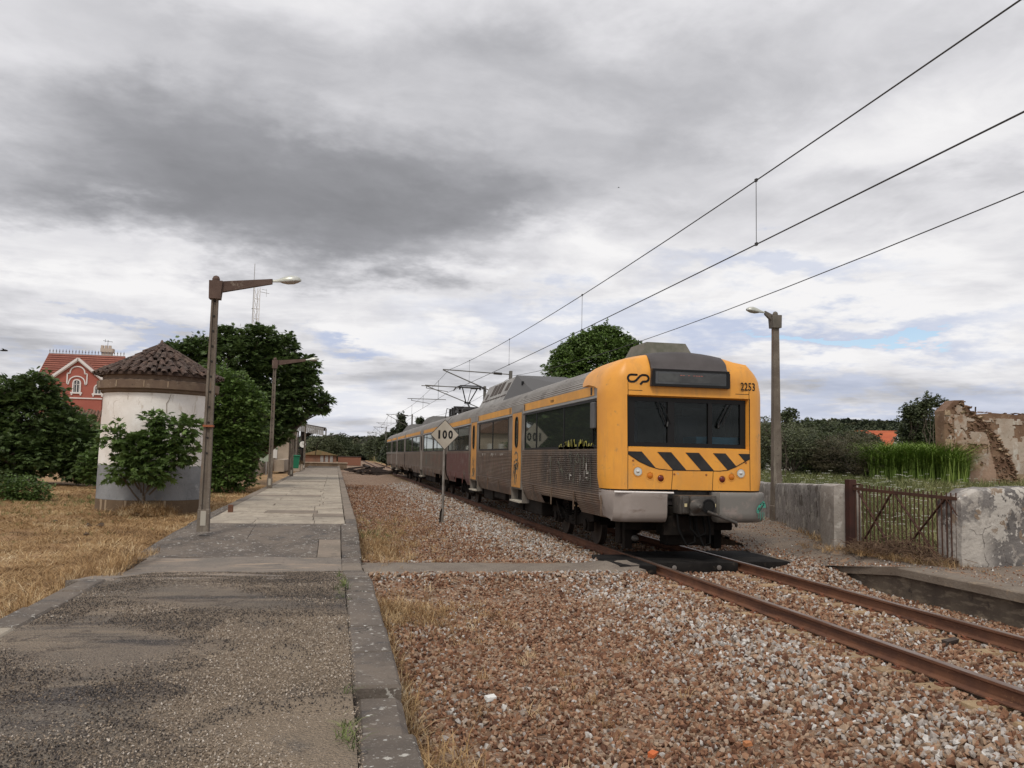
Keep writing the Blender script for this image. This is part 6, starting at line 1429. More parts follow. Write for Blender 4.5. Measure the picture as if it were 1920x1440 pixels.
# wall along the rear of the platform, white distant blocks
bw = thing('garden_wall', 'low plastered wall behind the big tree at the back of the platform', 'wall', (-6, 60, 0))
mb = MB(); mb.box(-9, -5.9, 57, 57.3, 0, 1.3); mb.box(-6.1, -5.9, 57.3, 88, 0, 1.25); mb.build('wall', M_cw, bw)
w2 = thing('end_wall', 'brown low wall closing the far end of the platform', 'wall', (-1, 112, 0))
mb = MB(); mb.box(-4.5, 1.5, 112, 112.3, -.3, .55); mb.build('wall', mat('mottled_brown_wall', (.17, .125, .085), .95, ((.11, .08, .055), 1.3), [(2, .6, .7, (.3, .24, .18))], bump=.6, bscale=8), w2)
mb = MB(); mb.box(-4.6, 1.6, 111.9, 112.4, .55, .68); mb.build('coping', M_cw, w2)
sh = thing('brick_outbuilding', 'brown outbuilding with pale shutters beyond the platform end', 'outbuilding', (-1.5, 150, 0))
mb = MB(); mb.box(-5.5, .2, 150, 156, -.3, 1.55); mb.build('wall', mat('brown_brick_wall', (.23, .12, .08), .9, ((.17, .1, .07), 1)), sh)
mb = MB()
for k in range(3): mb.box(-2.5+k*.8, -2.0+k*.8, 149.9, 150, .1, 1.4)
mb.build('shutter', M_val, sh); mb = MB(); mb.prism([(-5.8, 1.5), (-3.0, 2.35), (.5, 1.5)], 149.6, 156.4, 'y'); mb.build('roof', mat('ochre_roof', (.22, .15, .08), .9, ((.15, .13, .06), 1)), sh)
sh = thing('brick_outbuilding', 'low reddish brick outbuilding right of the shuttered one', 'outbuilding', (3, 158, 0))
mb = MB(); mb.box(.5, 4.6, 158, 162, -.3, 1.25); mb.build('wall', mat('red_brick_far', (.25, .115, .075), .9), sh)
mb = MB(); mb.box(.4, 4.7, 157.9, 162.1, 1.25, 1.36); mb.build('roof', M_wood, sh)
# pile of old sleepers
pile = thing('timber_pile', 'heap of old black timber sleepers beside the far platform end', 'timber pile', (3.0, 92, -.3), None)
pm = None; r = random.Random(9)
for k in range(46):
    a = r.uniform(-.5, .5)+PI/2*(r.random() < .25); t = r.random(); cx = 1.6+r.uniform(0, 4.2)*1.0; cy = 97-(cx-1.6)*2.6+r.uniform(-1.5, 3.5); cz = -.2+r.uniform(0, .75)*(1-abs(cx-3.4)/3.2); L = r.uniform(1.2, 2.6)
    if pm is None: mb = MB(); mb.box(-.5, .5, -.13, .13, -.075, .075, jit=.02); o = mb.build('timber', mat('creosoted_timber', (.028, .02, .018), .9, ((.06, .045, .038), 3)), pile, world=False); pm = o.data
    else: o = piece(pm, 'timber', pile)
    o.matrix_local = Matrix.Translation((cx-3.0, cy-92, cz+.3)) @ Matrix.Rotation(a, 4, 'Z') @ Matrix.Rotation(r.uniform(-.2, .2), 4, 'Y') @ Matrix.Diagonal((L, 1, 1, 1))
# lattice mast and water tower
lm = thing('lattice_mast', 'thin white lattice radio mast with whip antenna above the dark tree', 'radio mast', (-12.3, 130, 0))
mb = MB(); bx0, by0 = -12.3, 130
cs = [(-.42, -.3), (.42, -.3), (0, .42)]
for (a, b_) in cs: mb.bar((bx0+a, by0+b_, 0), (bx0+a*.95, by0+b_, 26.2), .09)
z = 8
while z < 26:
    for (a, b_), (c_, d_) in ((cs[0], cs[1]), (cs[1], cs[2]), (cs[2], cs[0])): mb.bar((bx0+a, by0+b_, z), (bx0+c_, by0+d_, z), .05); mb.bar((bx0+a, by0+b_, z), (bx0+c_, by0+d_, z+1.5), .04)
    z += 1.5
M_mw = mat('mast_white', (.62, .61, .60), .6); mb.build('lattice', M_mw, lm)
mb = MB(); mb.bar((bx0-.6, by0, 8), (bx0-.55, by0, 29.8), .08); mb.bar((bx0+.4, by0, 25.6), (bx0+1.7, by0, 25.4), .06); mb.bar((bx0+.6, by0, 26), (bx0+1.3, by0, 25.9), .05); mb.bar((bx0+1.3, by0, 24.9), (bx0+1.3, by0, 26.1), .04)
for zz in (23, 19, 15, 11): mb.bar((bx0-.75, by0, zz), (bx0-.3, by0, zz), .08)
mb.build('antenna', mat('antenna_grey', (.3, .3, .3), .6), lm)
wt_ = thing('water_tower', 'grey pointed cupola of a tower peeping over the dark tree', 'tower', (-7.6, 130, 0))
M_wtw = mat('cupola_grey', (.36, .37, .37), .8); mb = MB(); mb.box(-9.0, -6.5, 129, 131, 0, 16.6); mb.lathe([(.95, 16.6), (.95, 17.9), (1.05, 17.95), (1.05, 18.05)], (-7.2, 130, 0), 6); mb.build('tower_body', M_wtw, wt_)
mb = MB(); mb.lathe([(1.1, 18.05), (.06, 19.2), (.02, 19.6)], (-7.2, 130, 0), 6); mb.build('roof', mat('cupola_roof', (.17, .17, .17), .7), wt_)
mb = MB()
for dx in (-.35, .35): mb.box(-7.2+dx-.18, -7.2+dx+.18, 128.98, 129.14, 17.0, 17.7)
mb.build('tower_window', M_win, wt_)

# ------------------------------------------------------------------ masts and wires
M_mast = mat('mast_grey', (.15, .14, .13), .7, ((.1, .095, .085), 2)); M_wire = mat('wire_dark', (.06, .058, .055), .6, metal=.3); M_ins = mat('insulator_dark', (.03, .025, .022), .5)
def mast(label, Xm, Y, xc, zm=7.0, zc=5.65, flip=1, far=False):
    t = thing('catenary_mast', label, 'overhead line mast', (Xm, Y, -.2), 'overhead line masts along the track')
    mb = MB()
    for s in (-1, 1): mb.box(Xm-.09, Xm+.09, Y+s*.09-.008, Y+s*.09+.008, -.2, zm+.1)
    mb.box(Xm-.008, Xm+.008, Y-.085, Y+.085, -.2, zm+.1); mb.build('post', M_mast, t)
    mb = MB(); mb.bar((Xm, Y, zm-.12), (xc-.35, Y, zm+.02), .055); mb.bar((xc-.35, Y, zm), (Xm, Y, zc-.3), .06); mb.build('cantilever', M_mast, t)
    mb = MB(); mb.bar((xc-1.6, Y, zc+.35), (xc+1.2, Y, zc+.35), .045); mb.bar((xc-1.3, Y, zc+.33), (xc-1.3, Y, zc+.2), .04); mb.bar((xc-1.3, Y, zc+.22), (xc, Y, zc+.04), .035); mb.build('steady_arm', M_mast, t)
    mb = MB(); mb.tube([(Xm-.55, Y, zm-.10), (Xm-1.05, Y, zm-.08)], .075, 8); mb.build('insulator', M_ins, t)
    return t
MAST = [(10.25, 50.3, 6.45, 6.95, 5.6, 'nearest catenary mast rising behind the train roof hood'), (10.6, 61.5, 6.55, 6.9, 5.55, 'catenary mast mostly hidden behind the pantograph'), (9.75, 112.5, 6.7, 7.1, 5.6, 'catenary mast over the rear of the train by the pointed conifer'),
        (9.43+.35, 172, 7.6, 7.3, 5.7, 'catenary mast just left of the train tail'), (9.9+.3, 225, 8.2, 7.6, 5.8, 'small far catenary mast left of the train tail'), (11.0, 285, 9.0, 7.6, 5.8, 'smaller far catenary mast in line down the track'), (11.7, 340, 9.7, 7.6, 5.8, 'tiny catenary mast far down the track'), (12.8, 420, 10.6, 7.6, 5.8, 'farthest catenary mast visible at the hill foot')]
for a in MAST: mast(a[5], a[0], a[1], a[2], a[3], a[4])
sup = [(-12.0, 6.7, 7.3, 5.5)]+[(m_[1], m_[2], m_[3], m_[4]) for m_ in MAST if m_[1] != 61.5]
mw = thing('catenary_wire', 'overhead messenger and contact wires with droppers above the track', 'overhead wire', (XT, 0, 6))
mb = MB(); mc = MB(); md_ = MB()
for (ya, xa, za, ca), (yb, xb, zb, cb_) in zip(sup, sup[1:]):
    n = 20; L = yb-ya; P1 = []; P2 = []
    for i in range(n+1):
        t = i/n; y = ya+L*t; sag = 4*t*(1-t)*(.75 if L < 70 else .8)
        P1.append((xa+(xb-xa)*t, y, za+(zb-za)*t-sag)); P2.append((xa+(xb-xa)*t, y, ca+(cb_-ca)*t-.17*4*t*(1-t)))
    rr = .011 if ya < 60 else .016
    mb.tube(P1, rr, 6); mc.tube(P2, rr, 6)
    nd = max(4, int(L/9))
    for i in range(nd):
        t = (i+.5)/nd
        if ya < 0: t = (2.6+9.93*i-ya)/L
        if t > .97: continue
        y = ya+L*t; x = xa+(xb-xa)*t; z1 = za+(zb-za)*t-4*t*(1-t)*(.75 if L < 70 else .8); z2 = ca+(cb_-ca)*t-.17*4*t*(1-t)
        md_ = MB(); md_.tube([(x, y, z2), (x, y, z1)], .006 if ya < 40 else .011, 5); md_.box(x-.015, x+.015, y-.03, y+.03, z2-.02, z2+.03); md_.box(x-.015, x+.015, y-.03, y+.03, z1-.02, z1+.03); md_.build('dropper', M_wire, mw)
mb.build('messenger_wire', M_wire, mw); mc.build('contact_wire', M_wire, mw)
mb = MB(); fs_ = [(-12, 9.6, 6.9), (50.3, 10.35, 6.75), (112.5, 9.9, 6.95), (172, 9.9, 7.1), (225, 10.2, 7.2)]
for (ya, xa, za), (yb, xb, zb) in zip(fs_, fs_[1:]):
    mb.tube([(xa+(xb-xa)*t, ya+(yb-ya)*t, za+(zb-za)*t-4*t*(1-t)*(1.0 if ya < 60 else .5)) for t in np.linspace(0, 1, 20)], .011 if ya < 60 else .015, 5)
o = mb.build('feeder_wire', M_wire); tag(o, 'single feeder wire strung along the tops of the masts right of the track', 'overhead wire')

# ------------------------------------------------------------------ right side: wall, gate, ruin
M_pl = mat('grey_weathered_plaster', (.33, .305, .285), .92, ((.23, .21, .195), 1.0), [(2, .52, .68, (.15, .135, .125), (1.5, 1.5, .5)), (5, .55, .66, (.42, .40, .375)), (3, .58, .66, (.12, .10, .085), (1, 1, 1), .9, [(2, 1.0, 1.8, .15)]), (12, .62, .7, (.10, .09, .08)), (3.2, .565, .575, (.44, .41, .37)), (2.6, .60, .612, (.13, .11, .095))], bump=1, bscale=14, cracks=(1.3, .02, (.07, .06, .05), .8))
M_pl2 = mat('mottled_dark_plaster', (.20, .185, .175), .92, ((.12, .11, .105), 1.7), [(1.6, .54, .565, (.46, .43, .39)), (4, .56, .62, (.33, .30, .27)), (7, .57, .64, (.075, .068, .065)), (3.4, .60, .612, (.24, .18, .13)), (9, .60, .62, (.52, .49, .45)), (1.4, .40, .52, (.50, .465, .42), (1, 1, 1), .8, [(0, 9.7, 10.35, .22)])], bump=1.3, bscale=12, cracks=(1.5, .02, (.06, .05, .045), .8))
def wall_strip(name, path, thick, m, parent, base=-.2, round_=.06, nz=6, rough=.012):
    """wall along a path [(x,y,top)], with an uneven worn surface and rounded top"""
    P = []
    for (x0, y0, t0), (x1, y1, t1) in zip(path, path[1:]):
        n = max(2, int(math.hypot(x1-x0, y1-y0)/.22))
        for i in range(n): P.append((x0+(x1-x0)*i/n, y0+(y1-y0)*i/n, t0+(t1-t0)*i/n))
    P.append(path[-1]); v = []; prof_ = None
    for i, (x, y, tp) in enumerate(P):
        a = P[max(0, i-1)]; b_ = P[min(len(P)-1, i+1)]; d = Vector((b_[0]-a[0], b_[1]-a[1], 0)).normalized(); nn = Vector((-d.y, d.x, 0)); tp += mn.noise(Vector((x*2, y*2, 0)))*.03
        ring_ = [(-thick/2, base+(tp-round_-base)*k/nz) for k in range(nz+1)]+[(-thick/2+round_*.3, tp-round_*.3), (-thick/2+round_, tp), (thick/2-round_, tp), (thick/2-round_*.3, tp-round_*.3)]+[(thick/2, base+(tp-round_-base)*(nz-k)/nz) for k in range(nz+1)]
        for s, z in ring_:
            q = Vector((x, y, z))+nn*s; dn = mn.noise(q*3.1)*rough+mn.noise(q*9)*rough*.6; v.append(tuple(q+nn*dn*(1 if s > 0 else -1)+Vector((0, 0, dn*.5))))
    k = len(ring_); f = [(i*k+j, i*k+j+1, (i+1)*k+j+1, (i+1)*k+j) for i in range(len(P)-1) for j in range(k-1)]+[tuple(range(k))[::-1], tuple((len(P)-1)*k+j for j in range(k))]
    return mesh_obj(name, v, f, m, parent, smooth=True)
lw_ = thing('plastered_wall', 'low grey plastered wall running from the lamp to the rusty gate', 'wall', (11, 19, .2))
wall_strip('wall', [(14.8, 29.5, 1.2), (13.0, 24.0, 1.22), (9.98, 15.75, 1.40)], .42, M_pl, lw_)
wall_strip('gate_pillar', [(9.98, 15.75, 1.42), (9.78, 14.95, 1.44)], .52, mat('pale_worn_plaster', (.40, .365, .33), .92, ((.30, .27, .24), 1.6), [(4, .55, .65, (.50, .47, .43)), (6, .6, .7, (.16, .13, .1)), (2.2, .5, .62, (.24, .17, .10), (1, 1, 1), .8, [(2, -.2, .45, .15)])], bump=1, bscale=12), lw_, round_=.1)
rw = thing('end_pillar_wall', 'thick mottled grey and white plastered wall right of the gate', 'wall', (10.6, 12, .2))
wall_strip('wall', [(9.86, 12.25, 1.34), (10.12, 12.23, 1.47), (10.5, 12.25, 1.50), (14.8, 12.9, 1.52)], .62, M_pl2, rw, round_=.12, rough=.03, nz=10)
gate = thing('iron_gate', 'rusty brown iron gate with crossed braces between the two walls', 'gate', (9.72, 13.3, .2))
M_gr = mat('gate_rust', (.055, .026, .018), .85, ((.085, .04, .026), 6), [(10, .6, .7, (.13, .06, .035))])
gy0, gy1, gx0, gx1 = 14.66, 12.02, 9.72, 9.86
def gp(t, z): return (gx0+(gx1-gx0)*t, gy0+(gy1-gy0)*t, z)
mb = MB(); mb.cbox(gx0-.08, gx0+.07, 14.66, 14.82, .1, 1.54, .006); mb.build('post', mat('post_rust_red', (.065, .024, .018), .8, ((.04, .018, .014), 3)), gate)
mb = MB(); mb.bar(gp(-.02, 1.37), gp(1, 1.31), .03, .055); mb.bar(gp(-.02, .38), gp(1, .30), .03, .045); mb.build('rail', M_gr, gate)
bar_me = None
for k in range(25):
    t = (k+.6)/25.2; z1 = 1.37-.06*t+.085+rnd.uniform(-.01, .012)
    mb = MB(); a, b_ = gp(t, .26-.08*t), gp(t+rnd.uniform(-.003, .003), z1); mb.tube([a, b_], .013, 6); mb.build('bar', M_gr, gate)
for (t0, z0, t1, z1) in ((.05, 1.33, .37, .40), (.12, .45, .40, 1.33), (.43, 1.33, .80, .36), (.54, .42, .89, 1.3), (.90, 1.3, .99, 1.05)):
    mb = MB(); mb.bar(gp(t0, z0), gp(t1, z1), .016, .042, up=(1, 0, 0)); mb.build('brace', M_gr, gate)
mb = MB(); mb.tube([(gx0, 14.66, 1.44), (gx0, 14.42, 1.46), (gx0, 14.42, 1.36)], .016, 6); mb.build('latch', M_gr, gate)
# tangle of dead brush against the gate
M_twig = mat('dead_twig', (.10, .06, .04), .95, ((.16, .105, .065), 6))
mb = MB(); r = random.Random(21)
for k in range(1100):
    y = 12.1+2.5*r.random(); x = 9.6+r.gauss(.1, .15); z = .2+abs(r.gauss(0, .12+.06*math.sin(y*3))); a = r.uniform(0, 6.28); L = r.uniform(.1, .35)
    mb.tube([(x, y, z), (x+math.cos(a)*L*.5, y+math.sin(a)*L*.5, z+r.uniform(0, .12)), (x+math.cos(a+.5)*L, y+math.sin(a+.5)*L, z+r.uniform(-.03, .1))], .0045, 3, cap=False)
o = mb.build('dead_brush', M_twig, recalc=False); o['kind'] = 'stuff'

# ruin
D = 31.0
ru = thing('ruined_house', 'roofless ruined stone house with peeling plaster and broken gable', 'ruin', (26.5, D, 1))
M_rp = mat('peeling_plaster', (.36, .28, .22), .95, ((.44, .365, .31), .9), [(.9, .50, .60, (.30, .185, .125)), (2.2, .57, .63, (.52, .475, .43)), (4, .60, .66, (.20, .125, .085)), (9, .64, .7, (.55, .52, .48)), (1.2, .40, .5, (.34, .22, .155), (1, 1, 1), .8, [(2, .8, 2.9, .4)])], bump=1.4, bscale=7)
M_rs = mat('rubble_brown', (.15, .085, .055), .95, ((.23, .145, .095), 1.8), [(5, .58, .68, (.33, .25, .185)), (4, .6, .7, (.07, .045, .035))], bump=1, bscale=12)
M_qs = mat('sandy_quoin', (.40, .30, .205), .95, ((.33, .24, .16), 2), bump=.6, bscale=12)
outline = [(24.87, .4), (24.80, 4.14), (25.0, 4.30), (25.34, 4.60), (25.78, 4.62), (25.82, 4.42), (26.0, 4.38), (26.1, 4.16), (26.35, 4.02), (26.62, 3.92), (26.72, 3.72), (27.0, 3.60), (27.1, 3.42), (27.2, 3.28), (27.42, 3.12), (27.55, 2.82), (27.78, 2.62), (27.95, 2.38), (27.98, 2.1), (28.2, 1.9), (28.22, 1.6), (28.32, 1.3), (28.3, .4)]
mb = MB(); mb.prism(outline, D, D+.55, 'y'); mb.build('gable_wall', M_rs, ru)
face = [(24.88, .45), (24.83, 4.05), (25.05, 4.26), (25.35, 4.48), (25.72, 4.3), (25.8, 3.95), (26.2, 3.85), (26.4, 3.66), (26.75, 3.3), (26.95, 2.9), (26.98, 2.55), (27.1, 2.1), (27.25, 1.7), (27.22, 1.3), (27.1, .45)]
# plaster skin as an uneven sheet clipped to the face outline
def inpoly(x, z, P):
    c = False
    for (x0, z0), (x1, z1) in zip(P, P[1:]+P[:1]):
        if (z0 > z) != (z1 > z) and x < (x1-x0)*(z-z0)/(z1-z0)+x0: c = not c
    return c
def skin(P, y, nm, m, hole=lambda x, z: False, step=.05):
    xs_ = np.arange(min(p[0] for p in P), max(p[0] for p in P)+step, step); zs_ = np.arange(min(p[1] for p in P), max(p[1] for p in P)+step, step); idx = {}; v = []; f = []
    for j in range(len(zs_)-1):
        for i in range(len(xs_)-1):
            cx, cz = xs_[i]+step/2, zs_[j]+step/2
            if not inpoly(cx, cz, P) or hole(cx, cz): continue
            q = []
            for a, b_ in ((i, j), (i+1, j), (i+1, j+1), (i, j+1)):
                if (a, b_) not in idx:
                    X0, Z0 = xs_[a], zs_[b_]; w = Vector((X0*1.7, 0, Z0*1.7)); idx[(a, b_)] = len(v)
                    v.append((X0+mn.noise(w*4)*.03, y-.03-.035*mn.noise(w)-.012*mn.noise(w*5), Z0+mn.noise(w*4+Vector((9, 0, 0)))*.03))
                q.append(idx[(a, b_)])
            f.append(tuple(q))
    n = len(v); v2 = v+[(a, y+.02, c) for a, b_, c in v]; ed = {}
    for q in f:
        for a, b_ in zip(q, q[1:]+q[:1]): ed[(a, b_)] = 1
    f2 = f+[(a, a+n, b_+n, b_) for (a, b_) in ed if (b_, a) not in ed]
    return mesh_obj(nm, v2, f2, m, ru, smooth=True, recalc=False)
def hole1(x, z):
    if z > 4.02: return mn.noise(Vector((x*2, 0, z*2))) > -.15
    if x < 25.3 and z > 1.5: return mn.noise(Vector((x*3, 2, z*2.2)))+.4*mn.noise(Vector((x*8, 2, z*8))) > -.1
    if 2.42 < z < 2.82 and x < 26.9: return mn.noise(Vector((x*2.5, 5, z*3))) > -.18
    if 3.3 < z < 3.75 and x > 25.9: return mn.noise(Vector((x*2.5, 5, z*3))) > -.25
    return mn.noise(Vector((x*1.6, 7, z*1.6)))+.35*mn.noise(Vector((x*6, 7, z*6))) > .5
skin(face, D, 'plaster', M_rp, hole1)
# stones: quoins on the left, rubble along the break and in the bare patches
qm = None
def stn_piece(x, z, w, h, d, y, m, nm='stone'):
    mb = MB(); mb.box(-w/2, w/2, 0, d, -h/2, h/2, jit=min(w, h)*.13); o = mb.build(nm, m, ru, world=False); o.location = (x-26.5, y-D, z-1); o.rotation_euler = (rnd.uniform(-.1, .1), rnd.uniform(-.12, .12), rnd.uniform(-.15, .15)); return o
z = 1.0; k = 0
while z < 4.0:
    h = rnd.uniform(.22, .34); w = rnd.choice((.5, .3, .24, .4)); (stn_piece(24.86+w/2, z+h/2, w, h-.03, .3, D-.035, M_qs if rnd.random() < .5 else M_rs) if rnd.random() < .75 else None); z += h; k += 1
rub = [stone_mesh(70+i, M_rs, .55) for i in range(4)]; rub2 = [stone_mesh(80+i, M_qs, .6) for i in range(2)]
r = random.Random(4); cnt = 0
edge = outline[4:]
for (x0, z0), (x1, z1) in zip(edge, edge[1:]):
    L = math.hypot(x1-x0, z1-z0); n = max(2, int(L/.085))
    for i in range(n):
        for dep in range(3):
            t = (i+r.random())/n; x = x0+(x1-x0)*t-abs(r.gauss(0, .10))*(dep > 0)*1.6; z = z0+(z1-z0)*t-abs(r.gauss(0, .05)); s = r.uniform(.11, .25)
            if cnt >= 300: continue
            M = Matrix.Translation((x-26.5, -.04+r.uniform(0, .5 if dep == 0 else .03), z-1)) @ Euler((r.uniform(-.5, .5), r.uniform(-.4, .4), r.uniform(0, 6))).to_matrix().to_4x4() @ Matrix.Diagonal((s*1.5, s, s, 1))
            piece((rub if r.random() < .85 else rub2)[r.randint(0, 1)], 'stone', ru, M); cnt += 1
V = []; F = []
for _ in range(520):
    x = r.uniform(24.9, 27.9); z = r.uniform(.9, 4.45)
    if not inpoly(x, z, outline) or (inpoly(x, z, face) and not hole1(x, z)): continue
    s = r.uniform(.08, .17); me = rub[r.randint(0, 3)]; E_ = Euler((r.uniform(-.6, .6), r.uniform(-.3, .3), r.uniform(0, 6))).to_matrix(); o_ = len(V)
    V += [tuple(Vector((x, D-.01, z))+E_ @ Vector((q.co.x*s*1.6, q.co.y*s, q.co.z*s))) for q in me.vertices]; F += [tuple(o_+i for i in p.vertices) for p in me.polygons]
o = mesh_obj('rubble', V, F, M_rs, ru); o['kind'] = 'stuff'
# the long wall behind
D2 = 34.5
b2 = [(27.5, .7), (27.9, 4.30), (28.6, 4.36), (29.4, 4.28), (30.3, 4.38), (31.5, 4.33), (33.5, 4.4), (36.5, 4.4), (36.5, .7)]
mb = MB(); mb.prism(b2, D2, D2+.5, 'y'); mb.build('long_wall', M_rs, ru)
skin([(27.95, .8), (28.2, 4.2), (29.4, 4.16), (31, 4.24), (34.0, 4.25), (34.0, .8)], D2, 'plaster', mat('streaked_plaster', (.44, .37, .31), .95, ((.35, .27, .215), 1), [(1.6, .52, .62, (.54, .50, .45), (1.6, 1, .5)), (2, .56, .66, (.27, .175, .12)), (6, .6, .68, (.2, .13, .09))], bump=1.2, bscale=7), lambda x, z: mn.noise(Vector((x*.9, 3, z*1.2)))+.3*mn.noise(Vector((x*5, 3, z*5))) > .42 or z > 4.1+.2*mn.noise(Vector((x*3, 0, 0))), .09)
for k in range(40):
    x = 27.9+k*.21; piece(rub[k % 4], 'stone', ru, Matrix.Translation((x-26.5, D2-D+.15, 3.36+rnd.uniform(-.03, .06))) @ Euler((rnd.uniform(-.3, .3), 0, rnd.uniform(0, 6))).to_matrix().to_4x4() @ Matrix.Diagonal((.3, .22, .13, 1)))
for x, z in ((27.6, 1.3), (28.3, 1.35), (29.0, 1.25), (29.6, 1.3)): stn_piece(x, z, .65, .5, .5, D2-2.2, M_qs)
for x in (28.05, 29.5): stn_piece(x, 4.52, .05, .28, .05, D2+.2, M_wood, 'iron_stub')

# ------------------------------------------------------------------ meadow, reeds, shrubs, trees on the right
M_mead = tone_mat('meadow_blade', [(0, (.07, .085, .03)), (.4, (.14, .16, .06)), (.7, (.22, .22, .095)), (1, (.36, .32, .17))])
tufts = [blade_tuft(200+i, M_mead, 16, (.25, .6), .014, .22, (.05, .6), .6) for i in range(4)]
pts = []; sc = []; tn = []
for _ in range(30000):
    d = 13+34*rnd.random()**1.2; px = rnd.uniform(1400, 1990); a = YAW+math.atan((px-960)/FPX); X_ = d*math.sin(a); Y_ = d*math.cos(a)
    lim = 9.98+(min(Y_, 24)-15.75)*.365+max(0, Y_-24)*.33 if Y_ > 15.6 else 9.95
    if X_ < lim+.35 or (Y_ < 13.2 and X_ > 9.9 and X_ < 15): continue
    if (24.6 < X_ < 29 and 30.6 < Y_ < 32): continue
    if X_ < 10: continue
    if px > 1740 and (d > 14 and rnd.random() < .75): continue
    pts.append((X_, Y_, max(gz(X_, Y_), .1)-.02)); s = rnd.uniform(.6, 1.15)*(.8 if d < 18 else 1); sc.append(s); tn.append(max(0, min(1, rnd.gauss(.48, .24)+(.15 if px > 1690 else 0)-(.12 if d > 30 else 0))))
scatter('meadow_grass', pts, np.stack([np.zeros(len(pts)), np.zeros(len(pts)), NR.uniform(0, 6.28, len(pts))], 1), sc, tufts, tones=tn); print('meadow', len(pts))
M_flw = mat('white_flower', (.55, .55, .47), .8); M_stem = mat('flower_stem', (.12, .14, .05), .9)
def umbel(i):
    mb = MB(); r = random.Random(i); h = r.uniform(.4, .72); mb.bar((0, 0, 0), (.04, 0, h), .01, mi=1)
    for k in range(7): a = k*.9; mb.bar((.04+.05*math.cos(a), .05*math.sin(a), h+.01), (.04+.07*math.cos(a), .07*math.sin(a), h+.012), .013)
    me = bpy.data.meshes.new('flower'); me.from_pydata(mb.v, [], mb.f); me.materials.append(M_flw); me.materials.append(M_stem); me.polygons.foreach_set('material_index', mb.m); return me
pp = [p for p in pts if rnd.random() < .05 and p[1] < 30]
scatter('meadow_flowers', pp, np.stack([np.zeros(len(pp)), np.zeros(len(pp)), NR.uniform(0, 6.28, len(pp))], 1), [rnd.uniform(.6, 1.05) for _ in pp], [umbel(i) for i in range(3)])
M_reed = tone_mat('reed_blade', [(0, (.10, .16, .03)), (.5, (.20, .30, .06)), (.85, (.30, .38, .10)), (1, (.45, .43, .22))])
reeds = [blade_tuft(300+i, M_reed, 26, (1.4, 2.9), .05, .35, (.02, .3), 1.1) for i in range(4)]
pts = []; sc = []; tn = []
for _ in range(2600):
    px = rnd.uniform(1525, 1800); d = 38.5+rnd.random()*8
    if px < 1640 and d < 43: continue
    a = YAW+math.atan((px-960)/FPX); X_ = d*math.sin(a); Y_ = d*math.cos(a)
    pts.append((X_, Y_, 1.0)); sc.append(rnd.uniform(.62, .95)); tn.append(max(0, min(1, rnd.gauss(.45, .2)+.3*mn.noise(Vector((X_*.8, Y_*.8, 0))))))
scatter('reed_bed', pts, np.stack([np.zeros(len(pts)), np.zeros(len(pts)), NR.uniform(0, 6.28, len(pts))], 1), sc, reeds, tones=tn)
def polar(px, d): a = YAW+math.atan((px-960)/FPX); return d*math.sin(a), d*math.cos(a)
def shrub(label, px, d, w, h, m, n=5000, size=.16, kind='oval', zb=1.0, name='shrub', cat='shrub', tr=.05, group=None, lift=0, shell=.5, lobes=5):
    x, y = polar(px, d); r = random.Random(px*7+int(d)); bl = [(0, 0, lift+h*.5, w*.5, w*.45, h*.5)]
    for k in range(lobes): bl.append((r.uniform(-.45, .45)*w, r.uniform(-.3, .2)*w, lift+h*r.uniform(.3, .8), w*r.uniform(.2, .32), w*r.uniform(.2, .3), h*r.uniform(.18, .32)))
    return tree(name, label, cat, (x, y, zb), bl, n, size, kind, m, 5, size*2.5, shell, group, tr, sprigs=max(6, n//160))
shrub('dark dense shrub right of the lamp behind the wall', 1545, 42, 3.2, 2.0, M_oak, 9000, .13)
shrub('brownish feathery shrub at the left end of the reeds', 1610, 40, 4.0, 2.1, M_brnb, 14000, .10, 'grass')
shrub('brown and green shrub before the middle of the reeds', 1655, 39, 1.9, 1.25, M_brnb, 5000, .10, 'grass')
shrub('small olive tree with crooked trunk right of the lamp', 1488, 40, 2.6, 1.9, M_olive, 5200, .11, 'oval', .9, 'olive_tree', 'tree', .07, lift=.9, shell=.3)
shrub('grey-green bushy tree directly behind the tall lamp', 1458, 48, 4.5, 3.0, M_olive, 9000, .14, 'oval', .8, 'bushy_tree', 'tree', .1, lift=.3)
shrub('dark evergreen tree between lamp and orange roof', 1545, 62, 7, 4.0, M_oak, 12000, .2, 'clump', .5, 'evergreen_tree', 'tree', .15)
shrub('wide dark evergreen tree left of the orange roofed house', 1572, 75, 5.0, 3.6, M_oak, 12000, .24, 'clump', .8, 'evergreen_tree', 'tree', .15)
shrub('broad evergreen tree behind the white cottage', 1500, 90, 11, 4.6, M_oak, 12000, .3, 'clump', .5, 'evergreen_tree', 'tree', .2)
shrub('dense dark tree left of the ruin with bumpy top', 1734, 60, 3.6, 4.3, M_oak, 16000, .19, 'clump', .7, 'evergreen_tree', 'tree', .16, lobes=8)
shrub('dark tree touching the ruin gable', 1766, 62, 3.6, 4.0, M_oak, 12000, .19, 'clump', .6, 'evergreen_tree', 'tree', .16)
shrub('thin tree with sparse top left of the ruin', 1745, 56, 1.3, 1.4, M_oak, 600, .16, 'clump', .8, 'sparse_tree', 'tree', .04, lift=3.9, shell=.2, lobes=4)
shrub('small bushy treetop above the dark trees by the orange roof', 1712, 59, 1.6, 1.6, M_oak, 1500, .16, 'clump', .8, 'sparse_tree', 'tree', .05, lift=3.3, shell=.3)
shrub('small round treetops above the shrubs near the lamp', 1480, 55, 1.0, 1.0, M_oak, 700, .14, 'clump', 1, 'sparse_tree', 'tree', .05, lift=3.2, shell=.3)
